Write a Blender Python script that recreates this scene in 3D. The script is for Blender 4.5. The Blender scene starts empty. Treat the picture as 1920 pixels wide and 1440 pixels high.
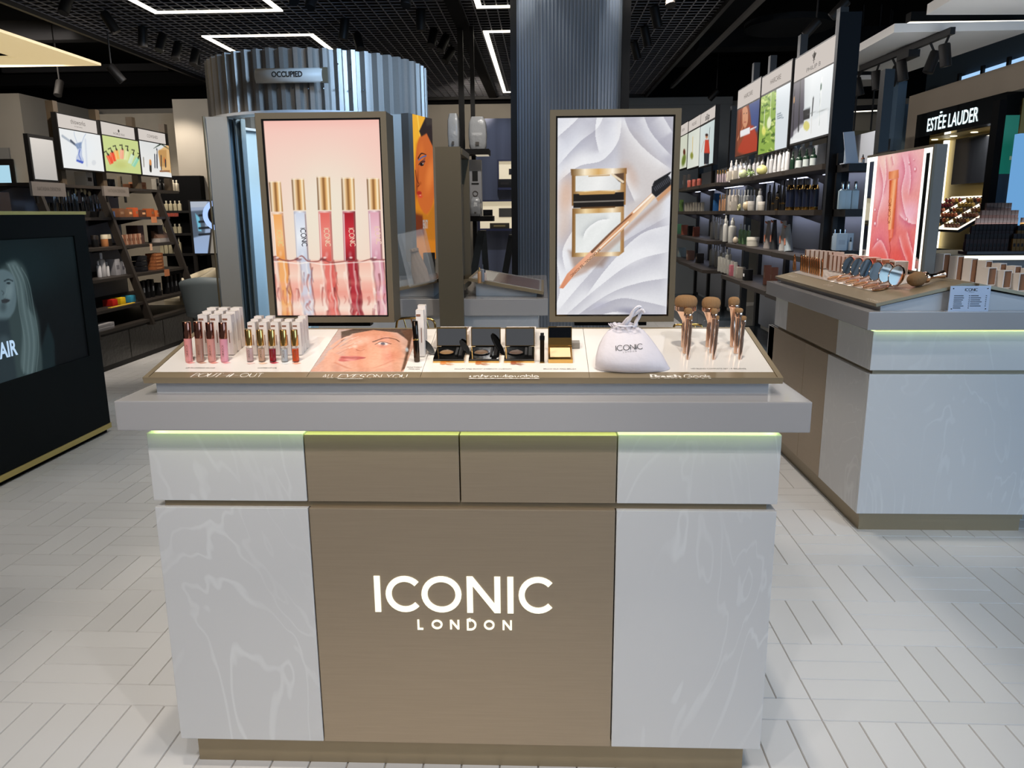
import bpy, bmesh, math, random
import numpy as np
from mathutils import Vector, Matrix
random.seed(7)
SC = bpy.context.scene
COL = SC.collection
R = math.radians

# ------------------------------------------------------------------ camera
F = 1448.07                        # focal length in pixels of the 1920 x 1440 frame
PITCH, YAW, ROLL = 0.217813, -0.0402744, -0.00794254
CAM = np.array([0.19802, -1.72822, 1.45])
def _basis():
    cy, sy = math.cos(YAW), math.sin(YAW)
    f = np.array([sy*math.cos(PITCH), cy*math.cos(PITCH), -math.sin(PITCH)])
    r = np.array([cy, -sy, 0.0]); u = np.cross(r, f)
    c, s = math.cos(ROLL), math.sin(ROLL)
    return c*r+s*u, -s*r+c*u, f
RT, UP, FW = _basis()
cam_data = bpy.data.cameras.new('camera')
cam = bpy.data.objects.new('camera', cam_data)
COL.objects.link(cam)
cam.matrix_world = Matrix(((RT[0], UP[0], -FW[0], CAM[0]), (RT[1], UP[1], -FW[1], CAM[1]),
                           (RT[2], UP[2], -FW[2], CAM[2]), (0, 0, 0, 1)))
cam_data.sensor_width = 36.0
cam_data.lens = F/1920*36.0
cam_data.clip_start = 0.05
SC.camera = cam

# ------------------------------------------------------------------ view, world, big lights
SC.view_settings.view_transform = 'Standard'
SC.view_settings.look = 'None'
SC.view_settings.exposure = 0.0
SC.view_settings.gamma = 1.0
SC.view_settings.use_curve_mapping = False
SC.cycles.max_bounces = 8
SC.cycles.use_denoising = True
world = bpy.data.worlds.new('world'); SC.world = world
world.use_nodes = True
bg = world.node_tree.nodes['Background']
bg.inputs[0].default_value = (0.97, 0.96, 1.0, 1)
bg.inputs[1].default_value = 0.11

def area_light(name, loc, target, size, power, color, sy=None, spread=180):
    l = bpy.data.lights.new(name, 'AREA'); l.energy = power; l.color = color
    l.shape = 'RECTANGLE'; l.size = size; l.size_y = sy or size; l.spread = R(spread)
    o = bpy.data.objects.new(name, l); COL.objects.link(o)
    o.location = loc
    o.rotation_euler = (Vector(target)-Vector(loc)).to_track_quat('-Z', 'Y').to_euler()
    return o
def spot_light(name, loc, target, power, color, angle=50, blend=0.5, radius=0.04):
    l = bpy.data.lights.new(name, 'SPOT'); l.energy = power; l.color = color
    l.spot_size = R(angle); l.spot_blend = blend; l.shadow_soft_size = radius
    o = bpy.data.objects.new(name, l); COL.objects.link(o)
    o.location = loc
    o.rotation_euler = (Vector(target)-Vector(loc)).to_track_quat('-Z', 'Y').to_euler()
    return o
WARM = (1.0, 0.90, 0.78); NEUT = (1.0, 0.96, 0.90); FRONT = (1.0, 0.95, 0.91)
# daylight from the glazed shop front, right of and behind the camera
area_light('shopfront_daylight', (5.6, -3.0, 2.0), (1.7, 1.4, 0.5), 5.0, 150, (0.36, 0.64, 1.0), 2.8)
# general store lighting behind the camera
area_light('store_ceiling_light', (-1.2, -3.6, 3.4), (-0.6, 0.6, 0.4), 2.6, 50, (1.0, 0.93, 0.84), 1.6)
for i, (x, y, tx, ty, tz, e, c, a) in enumerate([
        (-1.1, -1.55, -0.9, 0.2, 0.55, 92, FRONT, 62), (0.9, -1.5, 0.6, 0.2, 0.5, 74, FRONT, 60),
        (-0.1, -1.7, -0.1, 0.1, 0.4, 66, FRONT, 56),
        (-0.6, -0.2, -0.45, 0.35, 1.05, 75, WARM, 50), (0.55, -0.2, 0.45, 0.35, 1.05, 75, WARM, 50),
        (-1.7, 0.6, -1.6, 1.0, 0.0, 70, NEUT, 62), (1.15, 0.6, 1.2, 1.1, 0.0, 60, NEUT, 56),
        (1.3, 1.7, 1.75, 2.4, 1.1, 80, WARM, 56), (2.6, -0.4, 2.1, 1.0, 0.2, 60, (.8, .9, 1), 62),
        (-1.6, 2.4, -1.7, 2.6, 0.0, 55, NEUT, 62), (0.1, 1.3, -0.2, 2.5, 1.0, 110, WARM, 60)]):
    spot_light('spot_lamp_light', (x, y, 3.12), (tx, ty, tz), e, c, a, 0.45)
# spots over the wall shelving
for (x, y, tx, ty, tz, e) in [(1.2, 3.6, 2.15, 4.1, 1.5, 70), (1.15, 4.8, 2.15, 5.2, 1.5, 70), (1.1, 6.0, 2.15, 6.3, 1.5, 55),
                              (1.1, 8.2, 2.2, 8.6, 1.4, 45), (-3.2, 4.6, -4.1, 5.7, 1.3, 60), (-3.1, 5.8, -4.1, 6.7, 1.3, 60),
                              (-4.6, 8.0, -4.4, 9.0, 1.0, 60), (-2.4, 7.4, -2.9, 8.6, 1.5, 40), (-0.6, 8.6, -0.9, 10.8, 2.2, 60)]:
    spot_light('shelf_spot_light', (x, y, 3.1), (tx, ty, tz), e*2.2, WARM, 70, 0.6)
area_light('booth_daylight', (0.6, 2.4, 3.0), (-1.1, 4.3, 2.3), 0.8, 12, (0.42, 0.66, 1.0), 0.5, spread=50)
spot_light('booth_spot_light', (-2.5, 2.3, 3.1), (-2.15, 4.1, 1.5), 150, WARM, 36)
area_light('booth_inner_light', (-1.7, 4.7, 2.43), (-1.7, 4.8, 0), .5, 24, (.82, .93, 1), .5)
spot_light('tower_spot_light', (-0.1, 5.0, 3.1), (-0.75, 6.1, 2.0), 60, NEUT, 50)
spot_light('niche_spot_light', (-0.3, 7.2, 3.1), (-0.4, 8.95, 1.7), 90, (.8, .86, 1), 60)
area_light('haircare_shelf_light', (1.35, 4.7, 2.95), (2.3, 4.7, 1.1), 2.8, 42, (1, .95, .92), .3)
area_light('far_shelf_light', (1.35, 7.6, 2.95), (2.3, 7.6, 1.1), 2.4, 30, (1, .95, .92), .3)
area_light('left_shelf_light', (-3.35, 6.0, 2.95), (-4.4, 6.1, .9), 2.2, 26, (1, .93, .86), .3)
spot_light('column_spot_light', (0.02, 4.30, 3.5), (0.10, 4.62, 2.2), 30, NEUT, 60)
spot_light('column_spot_light', (0.80, 4.28, 3.5), (0.72, 4.62, 2.2), 30, NEUT, 60)
area_light('left_raft_light', (-5.6, 6.6, 2.95), (-5.8, 9.2, 1.4), 1.6, 50, WARM, 1.0)
area_light('raft_fill_light', (3.5, 4.25, 1.35), (3.5, 4.6, 3.0), 1.4, 16, (.95, .97, 1), .3)  # added upward fill for the white rafts, standing in for floor bounce

# ------------------------------------------------------------------ pixel -> real point on a real plane
def _ray(px, py): return FW*F + RT*(px-960) - UP*(py-720)
def at_x(px, py, x): d = _ray(px, py); return Vector(CAM+d*(x-CAM[0])/d[0])
def at_y(px, py, y): d = _ray(px, py); return Vector(CAM+d*(y-CAM[1])/d[1])
def at_z(px, py, z): d = _ray(px, py); return Vector(CAM+d*(z-CAM[2])/d[2])
def at_plane(px, py, P, N):
    d = _ray(px, py); P = np.array(P); N = np.array(N)
    return Vector(CAM+d*(((P-CAM)@N)/(d@N)))
def project(P):
    d = np.array(P)-CAM; z = d@FW
    return 960+F*(d@RT)/z, 720-F*(d@UP)/z, z

# ------------------------------------------------------------------ materials
def lin(h):
    if isinstance(h, str):
        h = h.lstrip('#'); h = [int(h[i:i+2], 16)/255 for i in (0, 2, 4)]
    return tuple(c/12.92 if c <= 0.04045 else ((c+0.055)/1.055)**2.4 for c in h[:3])
MATS = {}
def mat(name, col, rough=0.5, metal=0.0, spec=0.5, var=0.0, scale=8.0, stretch=(1, 1, 1), coat=0.0, emit=0.0,
        trans=0.0, ior=1.45, alpha=1.0, bump=0.0, objvar=0.0, islandvar=0.0, emit_col=None, aniso=0.0):
    if name in MATS: return MATS[name]
    m = bpy.data.materials.new(name); m.use_nodes = True
    nt = m.node_tree; N = nt.nodes; L = nt.links
    b = N['Principled BSDF']; c = lin(col)
    b.inputs['Base Color'].default_value = (*c, 1)
    b.inputs['Roughness'].default_value = rough; b.inputs['Metallic'].default_value = metal
    b.inputs['Specular IOR Level'].default_value = spec; b.inputs['IOR'].default_value = ior
    b.inputs['Coat Weight'].default_value = coat; b.inputs['Coat Roughness'].default_value = 0.05
    b.inputs['Transmission Weight'].default_value = trans; b.inputs['Alpha'].default_value = alpha
    if emit:
        b.inputs['Emission Color'].default_value = (*lin(emit_col or col), 1); b.inputs['Emission Strength'].default_value = emit
    out = None
    if var or bump:
        tc = N.new('ShaderNodeTexCoord'); mp = N.new('ShaderNodeMapping'); mp.inputs['Scale'].default_value = stretch
        nz = N.new('ShaderNodeTexNoise'); nz.inputs['Scale'].default_value = scale; nz.inputs['Detail'].default_value = 5
        L.new(tc.outputs['Object'], mp.inputs[0]); L.new(mp.outputs[0], nz.inputs['Vector'])
        out = nz.outputs[0]
        if bump:
            bp = N.new('ShaderNodeBump'); bp.inputs['Strength'].default_value = bump; bp.inputs['Distance'].default_value = 0.01
            L.new(out, bp.inputs['Height']); L.new(bp.outputs[0], b.inputs['Normal'])
    if var or objvar or islandvar:
        mr = N.new('ShaderNodeMapRange'); v = var or objvar or islandvar
        mr.inputs[3].default_value = 1-v; mr.inputs[4].default_value = 1+v
        if var:
            mr.inputs[1].default_value = 0.3; mr.inputs[2].default_value = 0.7; L.new(out, mr.inputs[0])
        elif objvar:
            oi = N.new('ShaderNodeObjectInfo'); L.new(oi.outputs['Random'], mr.inputs[0])
        else:
            ge = N.new('ShaderNodeNewGeometry'); L.new(ge.outputs['Random Per Island'], mr.inputs[0])
        mx = N.new('ShaderNodeVectorMath'); mx.operation = 'SCALE'; mx.inputs[0].default_value = c
        L.new(mr.outputs[0], mx.inputs['Scale']); L.new(mx.outputs[0], b.inputs['Base Color'])
    MATS[name] = m
    return m
def marble(name, base, vein, scale=2.0, rough=0.22):
    if name in MATS: return MATS[name]
    m = bpy.data.materials.new(name); m.use_nodes = True
    nt = m.node_tree; N = nt.nodes; L = nt.links; b = N['Principled BSDF']
    tc = N.new('ShaderNodeTexCoord'); mp = N.new('ShaderNodeMapping'); mp.inputs['Scale'].default_value = (1.5, 1.5, 0.55)
    n1 = N.new('ShaderNodeTexNoise'); n1.inputs['Scale'].default_value = scale; n1.inputs['Detail'].default_value = 3
    n1.inputs['Distortion'].default_value = 2.2
    L.new(tc.outputs['Object'], mp.inputs[0]); L.new(mp.outputs[0], n1.inputs['Vector'])
    w = N.new('ShaderNodeMath'); w.operation = 'MULTIPLY'; w.inputs[1].default_value = 46
    L.new(n1.outputs[0], w.inputs[0])
    s = N.new('ShaderNodeMath'); s.operation = 'SINE'; L.new(w.outputs[0], s.inputs[0])
    n2 = N.new('ShaderNodeTexNoise'); n2.inputs['Scale'].default_value = scale*1.7; n2.inputs['Detail'].default_value = 4
    L.new(mp.outputs[0], n2.inputs['Vector'])
    mr = N.new('ShaderNodeMapRange'); mr.inputs[1].default_value = 0.80; mr.inputs[2].default_value = 1.0
    L.new(s.outputs[0], mr.inputs[0])
    mr2 = N.new('ShaderNodeMapRange'); mr2.inputs[1].default_value = 0.36; mr2.inputs[2].default_value = 0.74
    L.new(n2.outputs[0], mr2.inputs[0])
    mu = N.new('ShaderNodeMath'); mu.operation = 'MULTIPLY'; L.new(mr.outputs[0], mu.inputs[0]); L.new(mr2.outputs[0], mu.inputs[1])
    mx = N.new('ShaderNodeMix'); mx.data_type = 'RGBA'
    mx.inputs['A'].default_value = (*lin(base), 1); mx.inputs['B'].default_value = (*lin(vein), 1)
    L.new(mu.outputs[0], mx.inputs['Factor']); L.new(mx.outputs['Result'], b.inputs['Base Color'])
    b.inputs['Roughness'].default_value = rough
    MATS[name] = m
    return m
def glow(name, col, strength):
    if name in MATS: return MATS[name]
    m = bpy.data.materials.new(name); m.use_nodes = True; N = m.node_tree.nodes
    N.remove(N['Principled BSDF']); e = N.new('ShaderNodeEmission')
    e.inputs[0].default_value = (*lin(col), 1); e.inputs[1].default_value = strength
    m.node_tree.links.new(e.outputs[0], N['Material Output'].inputs[0])
    MATS[name] = m
    return m
def print_mat(strength, rough=0.35):
    name = 'print_%g' % strength
    if name in MATS: return MATS[name]
    m = bpy.data.materials.new(name); m.use_nodes = True; N = m.node_tree.nodes; b = N['Principled BSDF']
    a = N.new('ShaderNodeAttribute'); a.attribute_name = 'ink'
    L = m.node_tree.links
    if strength > 0:
        b.inputs['Base Color'].default_value = (0.01, 0.01, 0.01, 1)
        L.new(a.outputs['Color'], b.inputs['Emission Color']); b.inputs['Emission Strength'].default_value = strength
        b.inputs['Specular IOR Level'].default_value = 0.05
    else: L.new(a.outputs['Color'], b.inputs['Base Color'])
    b.inputs['Roughness'].default_value = rough
    MATS[name] = m
    return m

# ------------------------------------------------------------------ objects and shapes
def link(name, mesh, parent=None):
    o = bpy.data.objects.new(name, mesh); COL.objects.link(o)
    if parent is not None: o.parent = parent
    return o
def tag(o, label=None, cat=None, group=None, kind=None):
    if label: o['label'] = label
    if cat: o['category'] = cat
    if group: o['group'] = group
    if kind: o['kind'] = kind
    return o
def thing(name, label, cat, loc=(0, 0, 0), rz=0.0, group=None):
    o = bpy.data.objects.new(name, None); COL.objects.link(o)
    o.location = loc; o.rotation_euler = (0, 0, rz); o.empty_display_size = 0.05
    return tag(o, label, cat, group)
def dup(root, loc, rz=0.0, label=None, group=None, rot=None, scale=None):
    def cp(o, parent):
        c = o.copy(); COL.objects.link(c)
        if parent is not None: c.parent = parent
        for ch in o.children: cp(ch, c)
        return c
    r = cp(root, None); r.location = loc; r.rotation_euler = rot or (0, 0, rz)
    if scale: r.scale = scale
    if label: r['label'] = label
    if group: r['group'] = group
    return r
class MB:
    def __init__(s): s.v = []; s.f = []; s.m = []
    def add(s, vs, fs, m=0):
        n = len(s.v); s.v += [tuple(v) for v in vs]; s.f += [tuple(n+i for i in f) for f in fs]; s.m += [m]*len(fs); return s
    def box(s, x0, x1, y0, y1, z0, z1, m=0, c=0.0):
        if c:
            bm = bmesh.new(); bmesh.ops.create_cube(bm, size=1)
            for v in bm.verts:
                v.co = ((x0+x1)/2+v.co.x*(x1-x0), (y0+y1)/2+v.co.y*(y1-y0), (z0+z1)/2+v.co.z*(z1-z0))
            bmesh.ops.bevel(bm, geom=bm.edges[:], offset=c, segments=2, affect='EDGES', profile=0.7)
            bm.verts.index_update(); s.add([v.co for v in bm.verts], [[v.index for v in f.verts] for f in bm.faces], m); bm.free(); return s
        return s.add([(x0, y0, z0), (x1, y0, z0), (x1, y1, z0), (x0, y1, z0), (x0, y0, z1), (x1, y0, z1), (x1, y1, z1), (x0, y1, z1)],
                     [(0, 3, 2, 1), (4, 5, 6, 7), (0, 1, 5, 4), (1, 2, 6, 5), (2, 3, 7, 6), (3, 0, 4, 7)], m)
    def frame(s, O, U, V, N, u0, u1, v0, v1, n0, n1, m=0):
        O, U, V, N = map(Vector, (O, U, V, N)); P = lambda a, b, c: O+U*a+V*b+N*c
        return s.add([P(u0, v0, n0), P(u1, v0, n0), P(u1, v1, n0), P(u0, v1, n0), P(u0, v0, n1), P(u1, v0, n1), P(u1, v1, n1), P(u0, v1, n1)],
                     [(0, 3, 2, 1), (4, 5, 6, 7), (0, 1, 5, 4), (1, 2, 6, 5), (2, 3, 7, 6), (3, 0, 4, 7)], m)
    def ext(s, pts, vec, m=0):
        pts = [Vector(p) for p in pts]; vec = Vector(vec); n = len(pts)
        return s.add(pts+[p+vec for p in pts], [tuple(range(n-1, -1, -1)), tuple(range(n, 2*n))]+[(i, (i+1) % n, n+(i+1) % n, n+i) for i in range(n)], m)
    def lathe(s, prof, seg=16, o=(0, 0, 0), M=None, m=0, sx=1.0, sy=1.0):
        vs = []; fs = []; o = Vector(o)
        for (r, z) in prof:
            for k in range(seg):
                a = 2*math.pi*k/seg; p = Vector((r*math.cos(a)*sx, r*math.sin(a)*sy, z))
                vs.append(o+(M @ p if M else p))
        n = len(prof)
        for i in range(n-1):
            for k in range(seg):
                a, b = i*seg+k, i*seg+(k+1) % seg; fs.append((a, b, b+seg, a+seg))
        if prof[0][0] > 1e-6: fs.append(tuple(range(seg-1, -1, -1)))
        if prof[-1][0] > 1e-6: fs.append(tuple((n-1)*seg+k for k in range(seg)))
        return s.add(vs, fs, m)
    def tube(s, pts, r, seg=8, m=0):
        pts = [Vector(p) for p in pts]; vs = []; fs = []; n = len(pts)
        rr = r if isinstance(r, (list, tuple)) else [r]*n; up = None
        for i, p in enumerate(pts):
            t = (pts[min(i+1, n-1)]-pts[max(i-1, 0)]).normalized()
            if up is None: up = t.orthogonal().normalized()
            up = (up-t*up.dot(t)).normalized(); w = t.cross(up)
            for k in range(seg):
                a = 2*math.pi*k/seg; vs.append(p+up*math.cos(a)*rr[i]+w*math.sin(a)*rr[i])
        for i in range(n-1):
            for k in range(seg):
                a, b = i*seg+k, i*seg+(k+1) % seg; fs.append((a, b, b+seg, a+seg))
        fs += [tuple(range(seg-1, -1, -1)), tuple((n-1)*seg+k for k in range(seg))]
        return s.add(vs, fs, m)
    def grid(s, P, m=0):
        nr, nc = len(P), len(P[0])
        return s.add([p for r in P for p in r], [(i*nc+j, i*nc+j+1, (i+1)*nc+j+1, (i+1)*nc+j) for i in range(nr-1) for j in range(nc-1)], m)
    def mesh(s, name, mats, smooth=None):
        me = bpy.data.meshes.new(name); me.from_pydata(s.v, [], s.f)
        for mm in (mats if isinstance(mats, (list, tuple)) else [mats]): me.materials.append(mm)
        if max(s.m, default=0): me.polygons.foreach_set('material_index', s.m)
        if smooth is not None:
            me.polygons.foreach_set('use_smooth', [True]*len(s.f))
            try: me.set_sharp_from_angle(angle=R(smooth))
            except Exception: pass
        me.update(); return me
    def build(s, name, mats, parent=None, smooth=None):
        return link(name, s.mesh(name, mats, smooth), parent)
def solid(o, t, off=-1):
    md = o.modifiers.new('solid', 'SOLIDIFY'); md.thickness = t; md.offset = off; return o
def struct(o): o['kind'] = 'structure'; return o
# ------------------------------------------------------------------ lettering
def arc(cx, cy, rx, ry, a0, a1, n=14):
    return [(cx+rx*math.cos(R(a0+(a1-a0)*i/n)), cy+ry*math.sin(R(a0+(a1-a0)*i/n))) for i in range(n+1)]
GL = {  # geometric sans, cap height 1: (strokes, advance)
 'I': ([[(0, 0), (0, 1)]], 0.0), 'C': ([arc(.5, .5, .5, .5, 42, 318, 24)], .87), 'O': ([arc(.5, .5, .5, .5, 0, 360, 30)], 1.0),
 'N': ([[(0, 0), (0, 1)], [(.78, 0), (.78, 1)], [(.015, .955), (.765, .045)]], .78), 'L': ([[(0, 1), (0, 0), (.5, 0)]], .5),
 'D': ([[(0, 0), (0, 1), (.28, 1)]+arc(.28, .5, .48, .5, 90, -90)+[(0, 0)]], .76),
 'A': ([[(0, 0), (.42, 1), (.84, 0)], [(.14, .33), (.70, .33)]], .84),
 'E': ([[(.5, 1), (0, 1), (0, 0), (.5, 0)], [(0, .52), (.45, .52)]], .5), 'T': ([[(0, 1), (.66, 1)], [(.33, 1), (.33, 0)]], .66),
 'Y': ([[(0, 1), (.38, .45), (.76, 1)], [(.38, .45), (.38, 0)]], .76),
 'U': ([[(0, 1), (0, .36)]+arc(.36, .36, .36, .36, 180, 360)+[(.72, 1)]], .72),
 'P': ([[(0, 0), (0, 1), (.3, 1)]+arc(.3, .74, .26, .26, 90, -90)+[(0, .48)]], .56),
 'S': ([arc(.28, .75, .26, .25, 40, 270, 14)+arc(.28, .25, .28, .25, 90, -140, 14)], .56),
 'G': ([arc(.5, .5, .5, .5, 42, 350, 24)+[(.98, .5), (.55, .5)]], 1.0), '-': ([[(0, .42), (.5, .42)]], .5), ' ': ([], .3),
 'B': ([[(0, 0), (0, 1), (.3, 1)]+arc(.3, .76, .22, .24, 90, -90)+[(0, .52)], [(.3, .52)]+arc(.3, .26, .26, .26, 90, -90)+[(0, 0)]], .56),
 'u': ([[(0, .66), (0, .26)]+arc(.25, .26, .25, .26, 180, 360)+[(.5, .66)], [(.5, .3), (.5, 0)]], .5),
 'n': ([[(0, 0), (0, .66)], [(0, .38)]+arc(.24, .4, .24, .26, 180, 0)+[(.48, 0)]], .48),
 'l': ([[(0, 0), (0, 1)]], 0.0), 'i': ([[(0, 0), (0, .66)], [(0, .86), (0, .92)]], 0.0),
 'e': ([[(.02, .33), (.62, .33)]+arc(.32, .33, .31, .33, 0, 318, 20)], .62), 'v': ([[(0, .66), (.28, 0), (.56, .66)]], .56),
 'a': ([arc(.3, .33, .3, .33, 0, 360, 20), [(.6, .66), (.6, 0)]], .6), 'b': ([[(0, 1), (0, 0)], arc(.3, .33, .3, .33, 0, 360, 20)], .6),
 'o': ([arc(.33, .33, .33, .33, 0, 360, 20)], .66), 's': ([arc(.2, .5, .18, .16, 40, 270, 10)+arc(.2, .17, .2, .17, 90, -140, 10)], .4),
 'r': ([[(0, 0), (0, .66)], [(0, .36)]+arc(.24, .38, .24, .26, 180, 70, 8)], .32), 't': ([[(.14, .95), (.14, .14)]+arc(.28, .14, .14, .14, 180, 280, 6), [(0, .66), (.32, .66)]], .32),
 'w': ([[(0, .66), (.22, 0), (.44, .62), (.66, 0), (.88, .66)]], .88), 'h': ([[(0, 0), (0, 1)], [(0, .38)]+arc(.24, .4, .24, .26, 180, 0)+[(.48, 0)]], .48),
}
SERIF = {'P': [(-.1, 0, .12, 0)], 'I': [(-.1, 0, .1, 0), (-.1, 1, .1, 1)], 'U': [(-.12, 1, .12, 1), (.6, 1, .84, 1)], 'T': [(.2, 0, .46, 0), (0, 1, -.02, .86), (.66, 1, .68, .86)],
         'E': [(-.1, 0, .1, 0), (-.1, 1, .1, 1), (.5, 1, .52, .84), (.5, 0, .52, .16)], 'Y': [(-.12, 1, .12, 1), (.64, 1, .88, 1), (.26, 0, .5, 0)], 'B': [(-.12, 0, .1, 0), (-.12, 1, .1, 1)],
         'r': [(-.1, 0, .12, 0), (-.1, .66, 0, .66)], 'i': [(-.08, .62, 0, .66), (0, 0, .1, .04)], 'b': [(-.1, 1, 0, 1)], 'h': [(-.1, 0, .12, 0), (-.1, 1, 0, 1), (.38, 0, .6, 0)],
         'u': [(-.1, .66, 0, .66), (.4, .66, .5, .66), (.5, 0, .6, 0)], 'w': [(-.1, .66, .1, .66), (.8, .66, .98, .66)], 't': [], 's': [], 'o': [], 'O': [], 'S': [(.5, .94, .52, .78)]}
def stroke(mb, pts, wfun, place, depth, m=0):
    """one pen stroke laid out as a ribbon (or a bar, when depth > 0)"""
    p = [Vector((x, y)) for x, y in pts]; n = len(p); closed = (p[0]-p[-1]).length < 1e-4
    Lp, Rp = [], []
    for i in range(n):
        a = p[i]-p[i-1] if i > 0 else (p[0]-p[-2] if closed else p[1]-p[0])
        b = p[i+1]-p[i] if i < n-1 else (p[1]-p[0] if closed else p[-1]-p[-2])
        a = a.normalized(); b = b.normalized(); t = (a+b)
        t = t.normalized() if t.length > 1e-3 else b
        nrm = Vector((-t.y, t.x)); k = max(0.42, nrm.dot(Vector((-b.y, b.x))))
        w = wfun(math.atan2(t.y, t.x))/2/k
        Lp.append(p[i]+nrm*w); Rp.append(p[i]-nrm*w)
    vs = [place(v.x, v.y, depth) for v in Lp+Rp]; fs = [(i+1, i, n+i, n+i+1) for i in range(n-1)]
    if depth > 0:
        k = 2*n; vs += [place(v.x, v.y, 0) for v in Lp+Rp]
        fs += [(i, i+1, k+i+1, k+i) for i in range(n-1)]+[(n+i+1, n+i, k+n+i, k+n+i+1) for i in range(n-1)]
        if not closed: fs += [(0, k, k+n, n), (n-1, 2*n-1, k+2*n-1, k+n-1)]
    mb.add(vs, fs, m)
def write(runs, O, U, V, N, height, weight=0.1, gap=0.2, depth=0.0, width=None, centre=True, mb=None):
    """runs: [(text, style)] - 'sans' or 'pen' (slanted broad-nib serif) or 'roman' (upright broad-nib serif)"""
    mb = mb or MB(); O, U, V, N = map(Vector, (O, U, V, N)); U, V, N = U.normalized(), V.normalized(), N.normalized()
    x = 0; items = []
    for text, style in runs:
        for ch in text:
            st, adv = GL[ch]; items.append((st, x, style, ch)); x += adv+gap
        x += 0.05
    total = x-gap; sx = (width/(total*height)) if width else 1.0
    x0 = -total/2 if centre else 0
    for st, xo, style, ch in items:
        sh = 0.28 if style == 'pen' else 0.0
        def place(a, b, c, xo=xo, sh=sh): return O+U*((a+xo+x0+sh*(b-.4))*height*sx)+V*(b*height)+N*c
        if style == 'sans': wf = lambda t: weight
        else: wf = lambda t: weight*(0.35+1.25*abs(math.sin(t))**1.4)
        for s_ in st: stroke(mb, s_, wf, place, depth)
        if style != 'sans':
            for (a, b, c, d) in SERIF.get(ch, []): stroke(mb, [(a, b), (c, d)], lambda t: weight*.5, place, depth)
    return mb
def text_mesh(s, O, U, V, N, height, width=None, bold=0.0, extrude=0.0, centre=True, shear=0.0, name='lettering'):
    cu = bpy.data.curves.new('txt', 'FONT'); cu.body = s; cu.size = 1.0; cu.offset = bold; cu.extrude = 0.0; cu.shear = shear; cu.resolution_u = 3
    ob = bpy.data.objects.new('txt', cu); COL.objects.link(ob)
    me = bpy.data.meshes.new_from_object(ob.evaluated_get(bpy.context.evaluated_depsgraph_get()))
    bpy.data.objects.remove(ob); bpy.data.curves.remove(cu); me.name = name
    co = np.empty(len(me.vertices)*3); me.vertices.foreach_get('co', co); co = co.reshape(-1, 3)
    if len(co) == 0: return me
    a = co[:, :2].min(0); b = co[:, :2].max(0)
    k = height/0.73; kx = width/(b[0]-a[0]) if width else k
    x = (co[:, 0]-(a[0]+b[0])/2 if centre else co[:, 0]-a[0])*kx; y = co[:, 1]*k
    U, V, N, O = [np.array(q, float) for q in (U, V, N, O)]
    U /= np.linalg.norm(U); V /= np.linalg.norm(V); N /= np.linalg.norm(N)
    P = O+x[:, None]*U+y[:, None]*V
    me.vertices.foreach_set('co', P.ravel()); me.update()
    if np.dot(np.cross(U, V), N) < 0: me.flip_normals()
    return me
def text_part(s, O, U, V, N, height, m, parent, **k):
    me = text_mesh(s, O, U, V, N, height, **k); me.materials.clear(); me.materials.append(m)
    return link('lettering', me, parent)

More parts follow.
